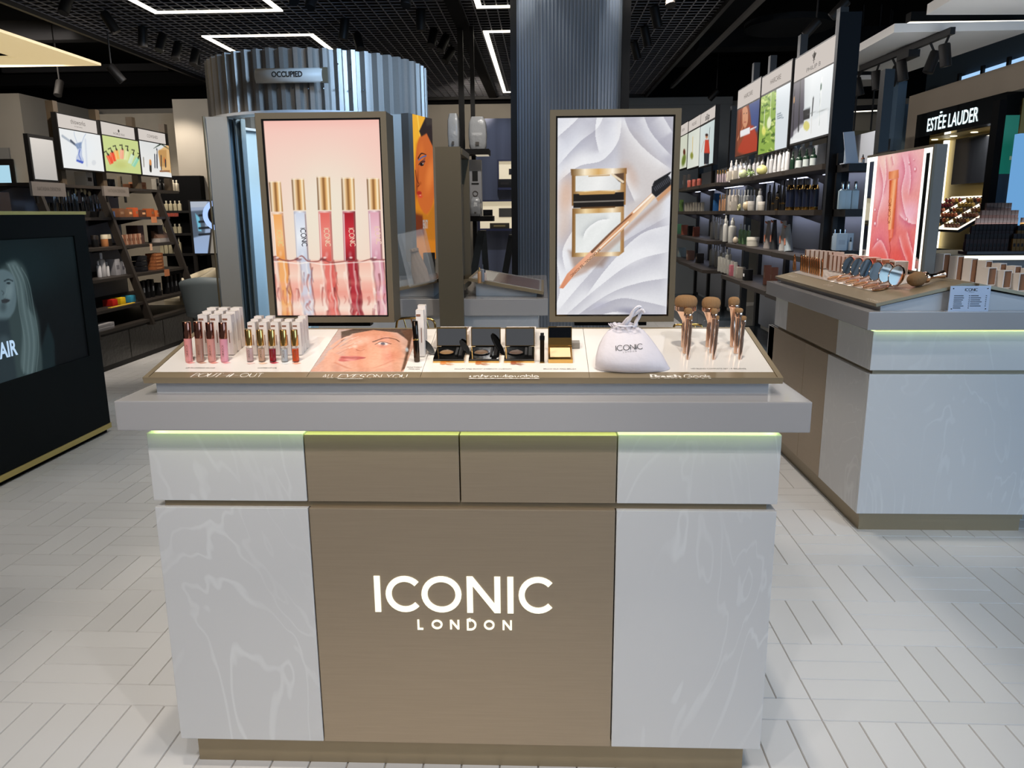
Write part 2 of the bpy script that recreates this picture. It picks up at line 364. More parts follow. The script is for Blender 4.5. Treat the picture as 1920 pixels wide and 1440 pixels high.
# ------------------------------------------------------------------ printed pictures (flat ink on flat sheets)
def rgb(h): h = h.lstrip('#'); return np.array([int(h[i:i+2], 16)/255 for i in (0, 2, 4)])
def sm(x): x = np.clip(x, 0, 1); return x*x*(3-2*x)
class Art:
    """picture on the sheet P0 + a U + b V; shapes are given by the pixels where the print is seen"""
    def __init__(s, P0, U, V, nx, top='#ffffff', bot=None):
        s.P0, s.U, s.V = Vector(P0), Vector(U), Vector(V); s.N = s.U.cross(s.V).normalized()
        s.nx = nx; s.ny = max(2, int(round(nx*s.V.length/s.U.length)))
        t = np.linspace(0, 1, s.ny)[:, None, None]
        s.a = np.ones((s.ny, s.nx, 1))*(rgb(top)*(1-t)+rgb(bot or top)*t)
        s.Y, s.X = np.mgrid[0:s.ny, 0:s.nx].astype(float)
        c = project(s.P0+s.U/2+s.V/2); s.k = (s.nx/s.U.length)*c[2]/F       # grid cells per photo pixel, about
    def g(s, p):
        q = at_plane(p[0], p[1], s.P0, s.N)-s.P0
        return np.array([q.dot(s.U)/s.U.length_squared*(s.nx-1), (1-q.dot(s.V)/s.V.length_squared)*(s.ny-1)])
    def put(s, m, col, alpha=1.0):
        if isinstance(col, str): col = rgb(col)
        m = np.clip(m*alpha, 0, 1)[..., None]; s.a = s.a*(1-m)+col*m; return s
    def poly_mask(s, pts, soft=1.0):
        P = [s.g(p) for p in pts]; n = len(P); d2 = np.full(s.X.shape, 1e18); ins = np.zeros(s.X.shape, bool)
        for i in range(n):
            a, b = P[i], P[(i+1) % n]; e = b-a; L = max(e@e, 1e-9)
            t = np.clip(((s.X-a[0])*e[0]+(s.Y-a[1])*e[1])/L, 0, 1)
            d2 = np.minimum(d2, (s.X-a[0]-t*e[0])**2+(s.Y-a[1]-t*e[1])**2)
            if a[1] != b[1]:
                c = ((a[1] > s.Y) != (b[1] > s.Y)) & (s.X < (b[0]-a[0])*(s.Y-a[1])/(b[1]-a[1])+a[0]); ins ^= c
        d = np.sqrt(d2)*np.where(ins, 1, -1)
        return sm(0.5+d/max(2*soft*s.k, 0.8)/1.0)
    def poly(s, pts, col, soft=0.7, alpha=1.0): return s.put(s.poly_mask(pts, soft), col, alpha)
    def shade(s, pts, cols, axis, soft=0.7, alpha=1.0):
        """polygon with colours running from pixel axis[0] to axis[1]"""
        m = s.poly_mask(pts, soft); a, b = s.g(axis[0]), s.g(axis[1]); e = b-a
        t = np.clip(((s.X-a[0])*e[0]+(s.Y-a[1])*e[1])/max(e@e, 1e-9), 0, 1)
        xs = np.linspace(0, 1, len(cols)); C = np.array([rgb(c) for c in cols])
        col = np.stack([np.interp(t, xs, C[:, i]) for i in range(3)], -1)
        return s.put(m, col, alpha)
    def ell(s, c, rx, ry, col, ang=0, soft=0.3, alpha=1.0):
        p = s.g(c); a = R(ang); px = s.X-p[0]; py = s.Y-p[1]
        gx = s.g((c[0]+1, c[1])); gy = s.g((c[0], c[1]+1)); J = np.array([gx-p, gy-p]).T; J = np.linalg.inv(J)
        qx = J[0, 0]*px+J[0, 1]*py; qy = J[1, 0]*px+J[1, 1]*py
        u = (qx*math.cos(a)+qy*math.sin(a))/rx; v = (-qx*math.sin(a)+qy*math.cos(a))/ry
        return s.put(sm((1-np.sqrt(u*u+v*v))/max(soft, .02)+0.5*(soft < .1)), col, alpha)
    def _near(s, pts):
        P = np.array([s.g(p) for p in pts]); best = np.full(s.X.shape, 1e18); sg = np.zeros(s.X.shape); tt = np.zeros(s.X.shape)
        n = len(P)-1
        for i in range(n):
            a, b = P[i], P[i+1]; e = b-a; L = max(e@e, 1e-9)
            t = np.clip(((s.X-a[0])*e[0]+(s.Y-a[1])*e[1])/L, 0, 1)
            dx, dy = s.X-a[0]-t*e[0], s.Y-a[1]-t*e[1]; d = dx*dx+dy*dy; k = d < best
            best = np.where(k, d, best); sg = np.where(k, np.sign(e[0]*dy-e[1]*dx), sg); tt = np.where(k, (i+t)/n, tt)
        return np.sqrt(best), sg, tt
    def line(s, pts, w0, col, w1=None, soft=0.8, alpha=1.0):
        d, sg, t = s._near(pts); w = (w0+(w1 if w1 is not None else w0)*0 + ((w1 if w1 is not None else w0)-w0)*t)*s.k/2
        return s.put(sm(0.5+(w-d)/max(2*soft*s.k, .8)), col, alpha)
    def fold(s, pts, w, dark, light, ad=0.5, al=0.6, side=1, taper=True):
        """a crease: one side falls into a darker tone, the other rises into a lighter one"""
        d, sg, t = s._near(curve(pts)); w *= s.k; sg = sg*side
        k = sm(np.minimum(t, 1-t)*6) if taper else 1.0
        s.put(np.exp(-(d/w)**1.3)*(sg > 0)*k, dark, ad); s.put(np.exp(-(d/(w*.7))**1.5)*(sg <= 0)*k, light, al); return s
    def noise(s, amp, cells, sx=1.0, seed=1):
        r = np.random.RandomState(seed); h = max(3, int(cells*s.ny/s.nx*sx)); g = r.rand(h+2, cells+2)
        y = np.linspace(0, h-.01, s.ny); x = np.linspace(0, cells-.01, s.nx); yi, xi = y.astype(int), x.astype(int)
        fy, fx = sm(y-yi)[:, None], sm(x-xi)[None]
        q = (g[yi][:, xi]*(1-fy)+g[yi+1][:, xi]*fy)*(1-fx)+(g[yi][:, xi+1]*(1-fy)+g[yi+1][:, xi+1]*fy)*fx
        s.a = np.clip(s.a+(q[..., None]-.5)*2*amp, 0, 1); return s
    def build(s, name, parent, strength=1.0, lift=0.0, rough=0.35):
        nx, ny = s.nx, s.ny
        a, b = np.meshgrid(np.linspace(0, 1, nx), np.linspace(1, 0, ny))
        P = np.array(s.P0+s.N*lift)+a[..., None]*np.array(s.U)+b[..., None]*np.array(s.V)
        me = bpy.data.meshes.new(name); me.vertices.add(nx*ny); me.vertices.foreach_set('co', P.ravel())
        i = np.arange(nx*ny).reshape(ny, nx)
        q = np.stack([i[1:, :-1], i[1:, 1:], i[:-1, 1:], i[:-1, :-1]], -1).reshape(-1)
        nf = len(q)//4; me.loops.add(len(q)); me.loops.foreach_set('vertex_index', q)
        me.polygons.add(nf); me.polygons.foreach_set('loop_start', np.arange(nf)*4); me.update(calc_edges=True)
        c = np.clip(s.a, 0, 1); c = np.where(c <= .04045, c/12.92, ((c+.055)/1.055)**2.4)
        at = me.color_attributes.new('ink', 'FLOAT_COLOR', 'POINT')
        at.data.foreach_set('color', np.concatenate([c, np.ones((ny, nx, 1))], -1).astype(np.float32).ravel())
        me.materials.append(print_mat(strength, rough)); return link(name, me, parent)
def curve(pts, n=8):
    """smooth path through the points"""
    P = [np.array(p, float) for p in pts]
    if len(P) < 3: return pts
    P = [2*P[0]-P[1]]+P+[2*P[-1]-P[-2]]; out = []
    for i in range(1, len(P)-2):
        a, b, c, d = P[i-1:i+3]
        for k in range(n):
            t = k/n; out.append(.5*((2*b)+(c-a)*t+(2*a-5*b+4*c-d)*t*t+(3*b-a-3*c+d)*t**3))
    out.append(P[-2]); return out
# ------------------------------------------------------------------ shared materials
M_tile = mat('floor_tile', '#cfcdcb', 0.32, objvar=0.035)
M_tile2 = mat('floor_tile_far', '#cfcdcb', 0.32, islandvar=0.035)
M_grout = mat('grout', '#8d857b', 0.9)
M_black = mat('black_paint', '#050506', 0.8, spec=0.1)
M_blackmetal = mat('black_metal', '#12100f', 0.5, spec=.3)
M_darkbrown = mat('dark_brown_board', '#2a241f', 0.5)
M_white = mat('white_solid_surface', '#a5a2a1', 0.16, coat=0.3)
M_whitematt = mat('white_laminate', '#d8d6d3', 0.4)
M_marble = marble('swirled_white_resin', '#d0cecc', '#dfdedc', 1.7, 0.3)
M_bronze = mat('brushed_bronze', '#ab9982', 0.45, metal=0.5, var=0.03, scale=14, stretch=(.6, 1, 22))
M_bronze2 = mat('bronze_paint', '#9a8a6f', 0.4, metal=0.45)
M_bronzedark = mat('dark_bronze_paint', '#635a49', 0.45, metal=0.2)
M_gold = mat('polished_gold', '#e0b46a', 0.16, metal=1.0)
M_rose = mat('rose_gold', '#ebc3a8', 0.14, metal=1.0)
M_roseDark = mat('dark_rose_gold', '#a8705c', 0.12, metal=1.0)
M_copper = mat('copper_foil', '#c98a58', 0.2, metal=0.95)
M_brass = mat('brass_trim', '#d6c077', 0.38, metal=0.75)
M_chrome = mat('chrome', '#cfd2d6', 0.1, metal=1.0)
M_mirror = mat('mirror_glass', '#d5d9dc', 0.03, metal=1.0)
M_glass = mat('clear_acrylic', '#ffffff', 0.03, trans=1.0, ior=1.3)
M_blackgloss = mat('glossy_black', '#070707', 0.12, coat=0.6)
M_beigewall = mat('beige_plaster', '#8a8378', 0.85, var=0.04, scale=3)
M_greywall = mat('grey_plaster', '#6f7273', 0.85, var=0.04, scale=3)
M_bluewall = mat('slate_blue_wall', '#46536a', 0.6)
M_ribgrey = mat('ribbed_white_sheet', '#aab0bb', 0.4)
M_led = glow('led_white', '#fff6e2', 3.2)
M_ledbright = glow('led_cool_white', '#fffdf5', 2.6)
M_print = mat('print_black', '#1c1a18', 0.6)
M_printgrey = mat('print_grey', '#57514c', 0.6)
M_printwhite = mat('print_white', '#f4efe6', 0.5)
M_letter = glow('letter_glow', '#fffce6', 1.25)
M_carton = mat('ivory_carton', '#e6dcd3', 0.45)
M_whitecap = mat('white_plastic', '#dcdad6', 0.35)

# ------------------------------------------------------------------ floor: basket-weave tiles
TS = 0.3093; TX, TY, TYAW = -1.1534, 0.4001, -0.008
floor = struct(MB().box(-9, 9, -1.2, 14, -0.06, -0.004).build('floor', M_grout))
def tile_mesh():
    w, l, e = 0.0503, 0.1536, 0.0016
    vs = [(-l+.0, -w, -.004), (l, -w, -.004), (l, w, -.004), (-l, w, -.004), (-l+e, -w+e, 0), (l-e, -w+e, 0), (l-e, w-e, 0), (-l+e, w-e, 0)]
    return vs, [(4, 5, 6, 7), (0, 1, 5, 4), (1, 2, 6, 5), (2, 3, 7, 6), (3, 0, 4, 7)]
tv, tf = tile_mesh()
tme = bpy.data.meshes.new('tile'); tme.from_pydata(tv, [], tf); tme.materials.append(M_tile)
spots_ = []
t3 = TS/3
for j in range(-5, 46):
    for i in range(-26, 34):
        if j >= 0:
            for k in range(3):
                if (i+j) % 2: spots_.append((TX+(i+.5)*TS, TY+j*TS+(k+.5)*t3, 0))
                else: spots_.append((TX+i*TS+(k+.5)*t3, TY+(j+.5)*TS, 1))
        elif j == -1: spots_.append((TX+(i+.5)*TS, TY-.5*t3, 0))
        else:
            for k in range(3): spots_.append((TX+i*TS+(k+.5)*t3, TY-t3-(-1.5-j)*TS, 1))
cs, sn = math.cos(TYAW), math.sin(TYAW)
def hidden(x, y): return (-0.74 < x < 0.74 and y > 0.2 and y < 3.2) or (x > 1.72 and 1.75 < y < 3.2) or (x < -2.84 and y < 3.3)
cand = []
for (a, b, v) in spots_:
    x, y = a*cs-b*sn, a*sn+b*cs
    px, py, z = project((x, y, 0))
    vis = z > .5 and -60 < px < 1980 and 0 < py < 1500 and not hidden(x, y)
    cand.append((0 if vis else 1, z if z > .5 else 1e3, x, y, v))
cand.sort()
rest = MB()
for n, (h, z, x, y, v) in enumerate(cand):
    if n < 300:
        o = link('tile', tme, floor); o.location = (x, y, 0); o.rotation_euler = (0, 0, TYAW+(math.pi/2 if v else 0))
    else:
        c, s_ = (cs, sn) if not v else (-sn, cs)
        rest.add([(x+p[0]*c-p[1]*s_, y+p[0]*s_+p[1]*c, p[2]) for p in tv], tf)
tag(rest.build('far_tiles', M_tile2, floor), kind='stuff')

# ------------------------------------------------------------------ ceiling, walls, column
ceiling = struct(MB().box(-9, 9, -6, 14, 3.75, 3.85).build('ceiling', M_black))
struct(MB().box(-9, 9, 11.0, 11.1, 0, 3.12).build('wall_back', M_beigewall))
struct(MB().box(-9, 9, 11.0, 11.1, 3.12, 3.75).box(-9.1, -9, -6, 11, 0, 3.75).box(9, 9.1, -1.2, 11, 0, 3.75).build('wall_upper', M_black))
struct(MB().box(1.35, 3.1, 10.86, 10.99, 0, 3.05).box(1.35, 3.1, 10.84, 10.99, 3.05, 3.16).build('wall_back_panel', M_greywall))
struct(MB().box(-9, -6.86, 8.9, 9.1, 0, 3.06).box(-6.86, -6.78, 8.9, 10.9, 0, 3.06).build('wall_left', M_beigewall))
struct(MB().box(-5.9, -4.62, 9.2, 9.3, 0, 2.82).build('wall_partition', mat('dim_beige', '#7f786c', 0.85, var=.04)))
struct(MB().box(-4.62, -3.0, 8.7, 8.95, 0, 2.93).build('wall_pier', M_beigewall))
struct(MB().box(-3.62, -3.22, 9.6, 9.9, 0, 3.75).build('pillar', mat('black_pillar', '#0d0f12', .7)))
g = MB()
for k in range(60):
    x = -4.2+k*0.1
    g.box(x-.005, x+.005, 3.0, 10.75, 3.2, 3.206)
for k in range(78):
    y = 3.0+k*0.1
    g.box(-4.2, 1.75, y-.005, y+.005, 3.2, 3.206)
tag(g.build('ceiling_grid', mat('grid_bar', '#66666c', 0.45), ceiling), kind='stuff')
b = MB().box(-4.24, -4.2, 3, 10.8, 3.16, 3.26).box(1.75, 1.79, 3, 10.8, 3.16, 3.26).box(-4.24, 1.79, 10.75, 10.8, 3.16, 3.3)
b.build('grid_edge', M_blackmetal, ceiling)
MB().box(-.62, -.5, 3, 10.7, 3.17, 3.3).build('service_channel', M_black, ceiling)
MB().box(-9, -4.5, 6.95, 7.1, 3.3, 3.5).box(-9, -4.4, 9.5, 9.7, 3.25, 3.4).box(-6.5, -4.4, 8.2, 8.25, 3.2, 3.28).build('ceiling_duct', mat('duct', '#09090b', .8, spec=.1), ceiling)
MB().box(2.0, 5, 7.9, 8.2, 3.3, 3.5).box(1.9, 2.3, 6.0, 10, 3.45, 3.6).lathe([(0, 0), (.45, 0), (.45, .06), (0, .06)], 20, (2.75, 7.0, 3.3)).build('ceiling_duct', mat('duct2', '#101214', .8, spec=.1), ceiling)
# ribbed column
col_ = struct(MB().ext([(0.0, 4.62, 0), (0.19, 4.5, 0), (0.62, 4.5, 0), (0.80, 4.62, 0), (0.80, 5.3, 0), (0.0, 5.3, 0)], (0, 0, 3.74)).build('column', mat('column_sheet', '#737d8a', 0.3, coat=.4)))
rb = MB()
for (x0, y0, x1, y1, n) in ((0.0, 4.62, 0.19, 4.5, 8), (0.19, 4.5, 0.62, 4.5, 16), (0.62, 4.5, 0.80, 4.62, 7)):
    d = Vector((x1-x0, y1-y0, 0)); nrm = Vector((d.y, -d.x, 0)).normalized(); d.normalize(); L = math.hypot(x1-x0, y1-y0)
    for k in range(n+1):
        c = Vector((x0, y0, 0))+d*(L*k/n)
        rb.ext([c-d*.004+nrm*.0, c+d*.004, c+d*.003+nrm*.009, c-d*.003+nrm*.009], (0, 0, 3.72))
tag(rb.build('rib', mat('column_rib', '#87909c', 0.3, coat=.5), col_), kind='stuff')
MB().box(0.80, 0.86, 4.55, 4.7, 0, 3.74).box(-0.05, 0.0, 4.60, 4.72, 0, 3.74).build('edge_trim', M_blackmetal, col_)

# luminous rectangles hung in the grid
def light_frame(label, x0, x1, y0, y1, w=.055):
    t = thing('ceiling_light', label, 'ceiling light', ((x0+x1)/2, (y0+y1)/2, 3.188), group='luminous ceiling frames')
    hx, hy = (x1-x0)/2, (y1-y0)/2
    h = MB(); d = MB()
    for (a0, a1, b0, b1) in ((-hx, hx, -hy, -hy+w), (-hx, hx, hy-w, hy), (-hx, -hx+w, -hy+w, hy-w), (hx-w, hx, -hy+w, hy-w)):
        h.box(a0, a1, b0, b1, .012, .15); d.box(a0+.004, a1-.004, b0+.004, b1-.004, 0, .0118)
    h.build('housing', M_blackmetal, t); d.build('diffuser', M_led, t)
light_frame('glowing white rectangle above the left of the aisle, cut by the top of the picture', -3.22, -2.07, 3.9, 5.5)
light_frame('glowing white rectangle in the ceiling just above the corrugated booth', -3.20, -2.07, 6.4, 8.6)
light_frame('long narrow glowing white rectangle beside the ribbed column', -0.39, 0.72, 6.4, 10.35)
light_frame('glowing white rectangle above the ribbed column, cut by the top of the picture', -0.38, 0.73, 3.9, 5.52)

# cylindrical spotlights
def spotlight(label, px, py, z, tilt=(0, 0), s=1.0, on=True, group='ceiling spotlights'):
    p = at_z(px, py, z)
    t = thing('spotlight', label, 'spotlight', p, group=group)
    Mx = Matrix.Rotation(R(tilt[0] if tilt[0] else (-26 if on else 0)), 3, 'X') @ Matrix.Rotation(R(tilt[1]), 3, 'Y')
    MB().lathe([(.038*s, 0), (.042*s, .004), (.042*s, .17*s), (.036*s, .18*s), (0, .18*s)], 16, M=Mx).build('lamp_body', M_blackmetal, t, 40)
    MB().lathe([(0, .002), (.034*s, .002), (.034*s, .006), (0, .006)], 16, M=Mx).build('lens', M_ledbright if on else M_black, t)
    top = Mx @ Vector((0, 0, .15*s))
    MB().tube([top, (top.x, top.y, (3.22 if -4.2 < p.x < 1.75 and p.y < 10.7 else 3.752)-p.z)], .008, 6).build('stem', M_blackmetal, t)
S_ = [('top-left corner spotlight with a long black barrel', 118, 25, (0, 8)), ('second spotlight from the left in the row before the booth, tilted', 219, 61, (10, -28)),
      ('dark barrel spotlight seen between the tilted one and the row by the booth', 268, 88, (0, 5)), ('black spotlight left of the pair beside the booth', 298, 95, (0, 6)),
      ('black spotlight just before the pair beside the booth', 328, 110, (0, 4)), ('left one of the overlapping pair of spotlights by the booth', 362, 121, (0, 3)),
      ('right one of the overlapping pair of spotlights by the booth', 370, 127, (0, -12)), ('spotlight under the top edge above the booth sign', 581, 14, (0, 6)),
      ('spotlight cut by the top edge, left of its neighbour above the booth', 552, 4, (0, -25)), ('small spotlight under the top edge left of the ribbed column', 761, 11, (0, 0)),
      ('unlit dark barrel spotlight above the right side of the booth', 643, 74, (0, 10)), ('tilted spotlight over the right rim of the booth', 676, 93, (0, -15)),
      ('short dark spotlight over the rim of the booth near the channel', 789, 58, (0, 2)), ('topmost of the three spotlights left of the ribbed column', 808, 86, (0, 8)),
      ('middle of the three spotlights left of the ribbed column', 825, 95, (0, 20)), ('lowest of the three spotlights left of the ribbed column', 834, 116, (0, 26)),
      ('spotlight at the top edge right of the ribbed column', 1258, 11, (0, 0)), ('first spotlight of the tilted row right of the column', 1234, 52, (14, -16)),
      ('second spotlight of the tilted row right of the column', 1215, 86, (14, -16)), ('third spotlight of the tilted row right of the column', 1196, 111, (14, -18)),
      ('bright far spotlight above the bottles on the left shelving', 231, 153, (25, -30)), ('small far spotlight over the grey wall at left', 108, 179, (0, 0))]
for i, (lb, px, py, tl) in enumerate(S_):
    spotlight(lb, px, py, 3.02 if i < 20 else 2.75, tl, on=i not in (2, 10, 12))
for lb, px, py in (('spotlight aimed down at the haircare poster', 1508, 67), ('spotlight above the dark post of the haircare shelving', 1558, 33),
                   ('far spotlight above the small posters behind the column', 1330, 187)):
    spotlight(lb, px, py, 2.95, (20, 40), 0.9)
t = thing('track_rail', 'long thin dark lighting rail running above the haircare shelving', 'lighting track', (2.05, 6.5, 3.18))
MB().box(-.02, .02, -3.4, 3.6, 0, .04).build('rail', mat('rail', '#55524e', .4, metal=.5), t)
MB().tube([(0, -2, .04), (0, -2, .56)], .006, 6).build('hanger', M_blackmetal, t)

# suspended rafts
def raft(label, pts, z, th, m, slots=()):
    t = thing('ceiling_raft', label, 'ceiling panel', (pts[0][0], pts[0][1], z))
    MB().ext([(x-pts[0][0], y-pts[0][1], 0) for x, y in pts], (0, 0, th)).build('panel', m, t)
    MB().tube([((pts[1][0]-pts[0][0])*.5, (pts[1][1]-pts[0][1])*.5, th), ((pts[1][0]-pts[0][0])*.5, (pts[1][1]-pts[0][1])*.5, 3.75-z)], .006, 6).build('hanger', M_blackmetal, t)
    return t
M_raft = mat('raft_white', '#e2dfda', 0.7)
q = [at_z(a, b, 2.9) for a, b in ((1590, 133), (1592, 107), (1676, 61), (1925, 56), (1925, 60), (1703, 135))]
raft('large angular white ceiling raft carrying the black spotlight track', [(p.x, p.y) for p in q][::-1], 2.9, .07, M_raft)
q = [at_z(a, b, 3.0) for a, b in ((1737, 28), (1790, -4), (1990, -10), (1990, 27))]
raft('white ceiling raft at the top right corner of the picture', [(p.x, p.y) for p in q][::-1], 3.0, .08, M_raft)
q = [at_z(a, b, 2.95) for a, b in ((1586, 165), (1586, 150), (1675, 148), (1650, 160))]
raft('small white raft far behind the black spotlight track', [(p.x, p.y) for p in q][::-1], 2.95, .05, M_raft)
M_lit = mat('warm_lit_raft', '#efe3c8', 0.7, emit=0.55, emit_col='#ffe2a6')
t = thing('ceiling_raft', 'warm glowing cream ceiling raft with an open middle at left', 'ceiling panel', (-4.45, 6.77, 3.0))
m = MB()
m.ext([(0, 0, 0), (-.6, 0, 0), (-.6, -3, 0), (0, -3, 0)], (0, 0, .025)).ext([(-.6, 0, 0), (-3.5, 0, 0), (-3.5, -.45, 0), (-.6, -.45, 0)], (0, 0, .025))
m.ext([(-2.9, -.45, 0), (-3.5, -.45, 0), (-3.5, -3, 0), (-2.9, -3, 0)], (0, 0, .025)); m.build('panel', M_lit, t)
MB().tube([(-.3, -.3, .025), (-.3, -.3, .75)], .006, 6).build('hanger', M_blackmetal, t)
# black track with six spots under the raft
p0, p1 = at_z(1614, 134, 2.842), at_z(1786, 64, 2.842)
t = thing('spotlight_track', 'short black lighting track fixed under the large white raft', 'lighting track', p0)
d = p1-p0; MB().ext([(-.02, 0, 0), (.02, 0, 0), d+Vector((.02, 0, 0)), d+Vector((-.02, 0, 0))], (0, 0, .055)).build('rail', M_blackmetal, t)
MB().box(d.x*.55-.05, d.x*.55+.05, d.y*.58-.12, d.y*.58+.12, -.06, .0).build('driver_box', M_blackmetal, t)
names = ['first', 'second', 'third', 'fourth', 'fifth', 'sixth']
for i, (a, tl) in enumerate(((.02, -18), (.24, -8), (.40, 20), (.55, -12), (.80, 18), (.97, -10))):
    p = p0+d*a
    t = thing('spotlight', names[i]+' black barrel from the far end of the track under the white raft', 'spotlight', p+Vector((0, 0, -.24)), group='spots on the raft track')
    Mx = Matrix.Rotation(R(tl), 3, 'Y')
    MB().lathe([(.04, 0), (.045, .004), (.045, .17), (.04, .18), (0, .18)], 16, M=Mx).build('lamp_body', M_blackmetal, t, 40)
    MB().lathe([(0, .001), (.036, .001), (.036, .004), (0, .004)], 16, M=Mx).build('lens', M_ledbright if i in (0, 2) else M_black, t)
    MB().tube([Mx @ Vector((0, 0, .16)), (0, 0, .24)], .01, 6).build('stem', M_blackmetal, t)
def light_line(label, a, b, z, w=.05):
    p, q = at_z(*a, z), at_z(*b, z); p.z = q.z = z
    t = thing('linear_light', label, 'ceiling light', p, group='linear lights at right')
    d = q-p; n = Vector((-d.y, d.x, 0)).normalized()*w
    MB().ext([-n*.5, d-n*.5, d+n*.5, n*.5], (0, 0, .01)).build('diffuser', M_led, t)
    for k in (.2, .8): MB().tube([d*k+Vector((0, 0, .08)), d*k+Vector((0, 0, 3.752-z))], .005, 6).build('hanger', M_blackmetal, t)
    MB().ext([Vector((0, 0, .0101))-n*.7, d-n*.7+Vector((0, 0, .0101)), d+n*.7+Vector((0, 0, .0101)), n*.7+Vector((0, 0, .0101))], (0, 0, .08)).build('housing', M_blackmetal, t)
light_line('bright white light line between the two big rafts at right', (1702, 45), (1925, 42), 3.05, .07)
light_line('white light line showing behind the spotlight track', (1586, 146), (1678, 144), 3.0, .07)
light_line('upper one of two thin light lines in the dark ceiling at right', (1584, 211), (1671, 207), 2.9, .03)
light_line('lower one of two thin light lines in the dark ceiling at right', (1583, 223), (1675, 219), 2.85, .03)
light_line('small white light line near the blue pillar at right', (1660, 177), (1682, 172), 2.95, .06)
# ------------------------------------------------------------------ the main display counter
H = 1.0254
def counter(name, label, x0, x1, y0, y1, cols, z=(0.022, 0.088, 0.743, 0.761, 0.933, 0.9529, H), over=.045):
    """cols: list of (x0, x1, material kind for upper, for lower); the body starts at y0+over"""
    t = thing(name, label, 'counter', ((x0+x1)/2, y0, 0))
    ox, oy = (x0+x1)/2, y0
    MB().box(x0-ox, x1-ox, 0, y1-y0, z[5], z[6], c=.003).build('countertop', M_white, t)
    return t, ox, oy
mc, ox, oy = counter('display_counter', 'white and bronze cosmetics counter with a lit name on its front, nearest the camera', -.81, .811, 0, 1.15, None)
B0 = .045
def panel(name, x0, x1, z0, z1, m, y0=B0, th=.03, lab=None, c=.0025):
    o = MB().box(x0, x1, y0, y0+th, z0, z1, c=c).build(name, m, mc)
    if lab: o['label'] = lab
    return o
xl, x1_, x2_, x3_, xr = -.766, -.3795, -.0020, .3765, .762
g_ = .0015
panel('upper_panel', xl, x1_-g_, .761, .934, M_marble, th=.05, lab='swirled white upper panel at the left')
panel('upper_panel', x3_+g_, xr, .761, .934, M_marble, th=.05, lab='swirled white upper panel at the right')
for (a, b, s_) in ((x1_+g_, x2_-g_, 'left'), (x2_+g_, x3_-g_, 'right')):
    panel('drawer', a, b, .761, .932, M_bronze, lab='brushed bronze drawer front at the '+s_)
panel('lower_panel', xl, x1_-g_, .087, .743, M_marble, th=.05, lab='swirled white lower panel at the left')
panel('lower_panel', x3_+g_, xr, .087, .743, M_marble, th=.05, lab='swirled white lower panel at the right')
front = panel('front_panel', x1_+g_, x3_-g_, .087, .743, M_bronze, lab='brushed bronze panel carrying the lit lettering')
# side cladding, body core, recess and plinth
for (sx, a, b) in ((-1, xl, xl+.02), (1, xr-.02, xr)):
    MB().box(a, b, B0+.051, 1.10, .761, .934).build('side_panel', M_marble, mc)
    MB().box(a, b, B0+.051, 1.10, .087, .743).build('side_panel', M_marble, mc)
MB().box(xl+.02, xr-.02, B0+.051, 1.09, .06, .945).box(xl+.022, xr-.022, B0+.0305, B0+.05, .72, .78).build('body', M_bronze2, mc)
MB().box(xl+.022, xr-.022, B0+.012, B0+.0295, .7435, .7605).build('recess_strip', M_bronze2, mc)
MB().box(xl+.03, xr-.035, B0+.03, 1.05, 0.0, .087).build('plinth', M_bronze2, mc)
MB().box(xl+.01, xr-.01, B0+.012, B0+.03, .9445, .9527).box(xl+.004, xl+.02, B0+.03, 1.05, .9445, .9527).box(xr-.02, xr-.004, B0+.03, 1.05, .9445, .9527).box(-.764, .76, .029, .036, .9475, .9527).build('led_strip', glow('led_lime', '#dcffa6', 5.2), mc)
# the lit name: one mesh per letter
LET = MB
def letter(ch, px0, px1, ybase, ytop, wt):
    a, b_, c = at_y(px0, (ybase+ytop)/2, B0), at_y(px1, (ybase+ytop)/2, B0), at_y((px0+px1)/2, ybase, B0)
    top = at_y((px0+px1)/2, ytop, B0)
    h = top.z-c.z-wt*.0; w = b_.x-a.x
    st, adv = GL[ch]; mb = MB(); O = Vector((a.x+wt/2, B0, c.z+wt/2)) if ch in 'CO' else Vector((a.x+wt/2, B0, c.z))
    hh = h-wt if ch in 'CO' else h
    # vertical placement keeps straight letters full height, round ones inset by half a stroke
    minx = min(p[0] for s in st for p in s); maxx = max(p[0] for s in st for p in s)
    sx = (w-wt)/max(maxx-minx, 1e-6) if maxx > minx else 1.0
    def place(u, v, d): return Vector((O.x+(u-minx)*sx, O.y-.003-d+.004, O.z+v*hh)) 
    for s in st:
        P = [((u-minx)*sx, v*hh) for u, v in s]
        def place2(u, v, d): return Vector((O.x+u, O.y+.0015-d, O.z+v))
        stroke(mb, P, lambda t_: wt, place2, .0042)
    return mb.build('letter', M_letter, front)
for ch, a, b_ in (('I', 702, 712.6), ('C', 723, 787), ('O', 790, 865), ('N', 875, 938), ('I', 951, 962), ('C', 972, 1037)):
    k = (a-700)/337
    letter(ch, a, b_, 1146.5+k*4, 1079.5+k*2.5, .0152)
for ch, a, b_ in (('L', 782.5, 795), ('O', 809, 829.5), ('N', 843.5, 861), ('D', 875, 893), ('O', 907, 927), ('N', 942, 959.5)):
    k = (a-780)/180
    letter(ch, a, b_, 1178.5+k*2.5, 1161.5+k*1.5, .0048)

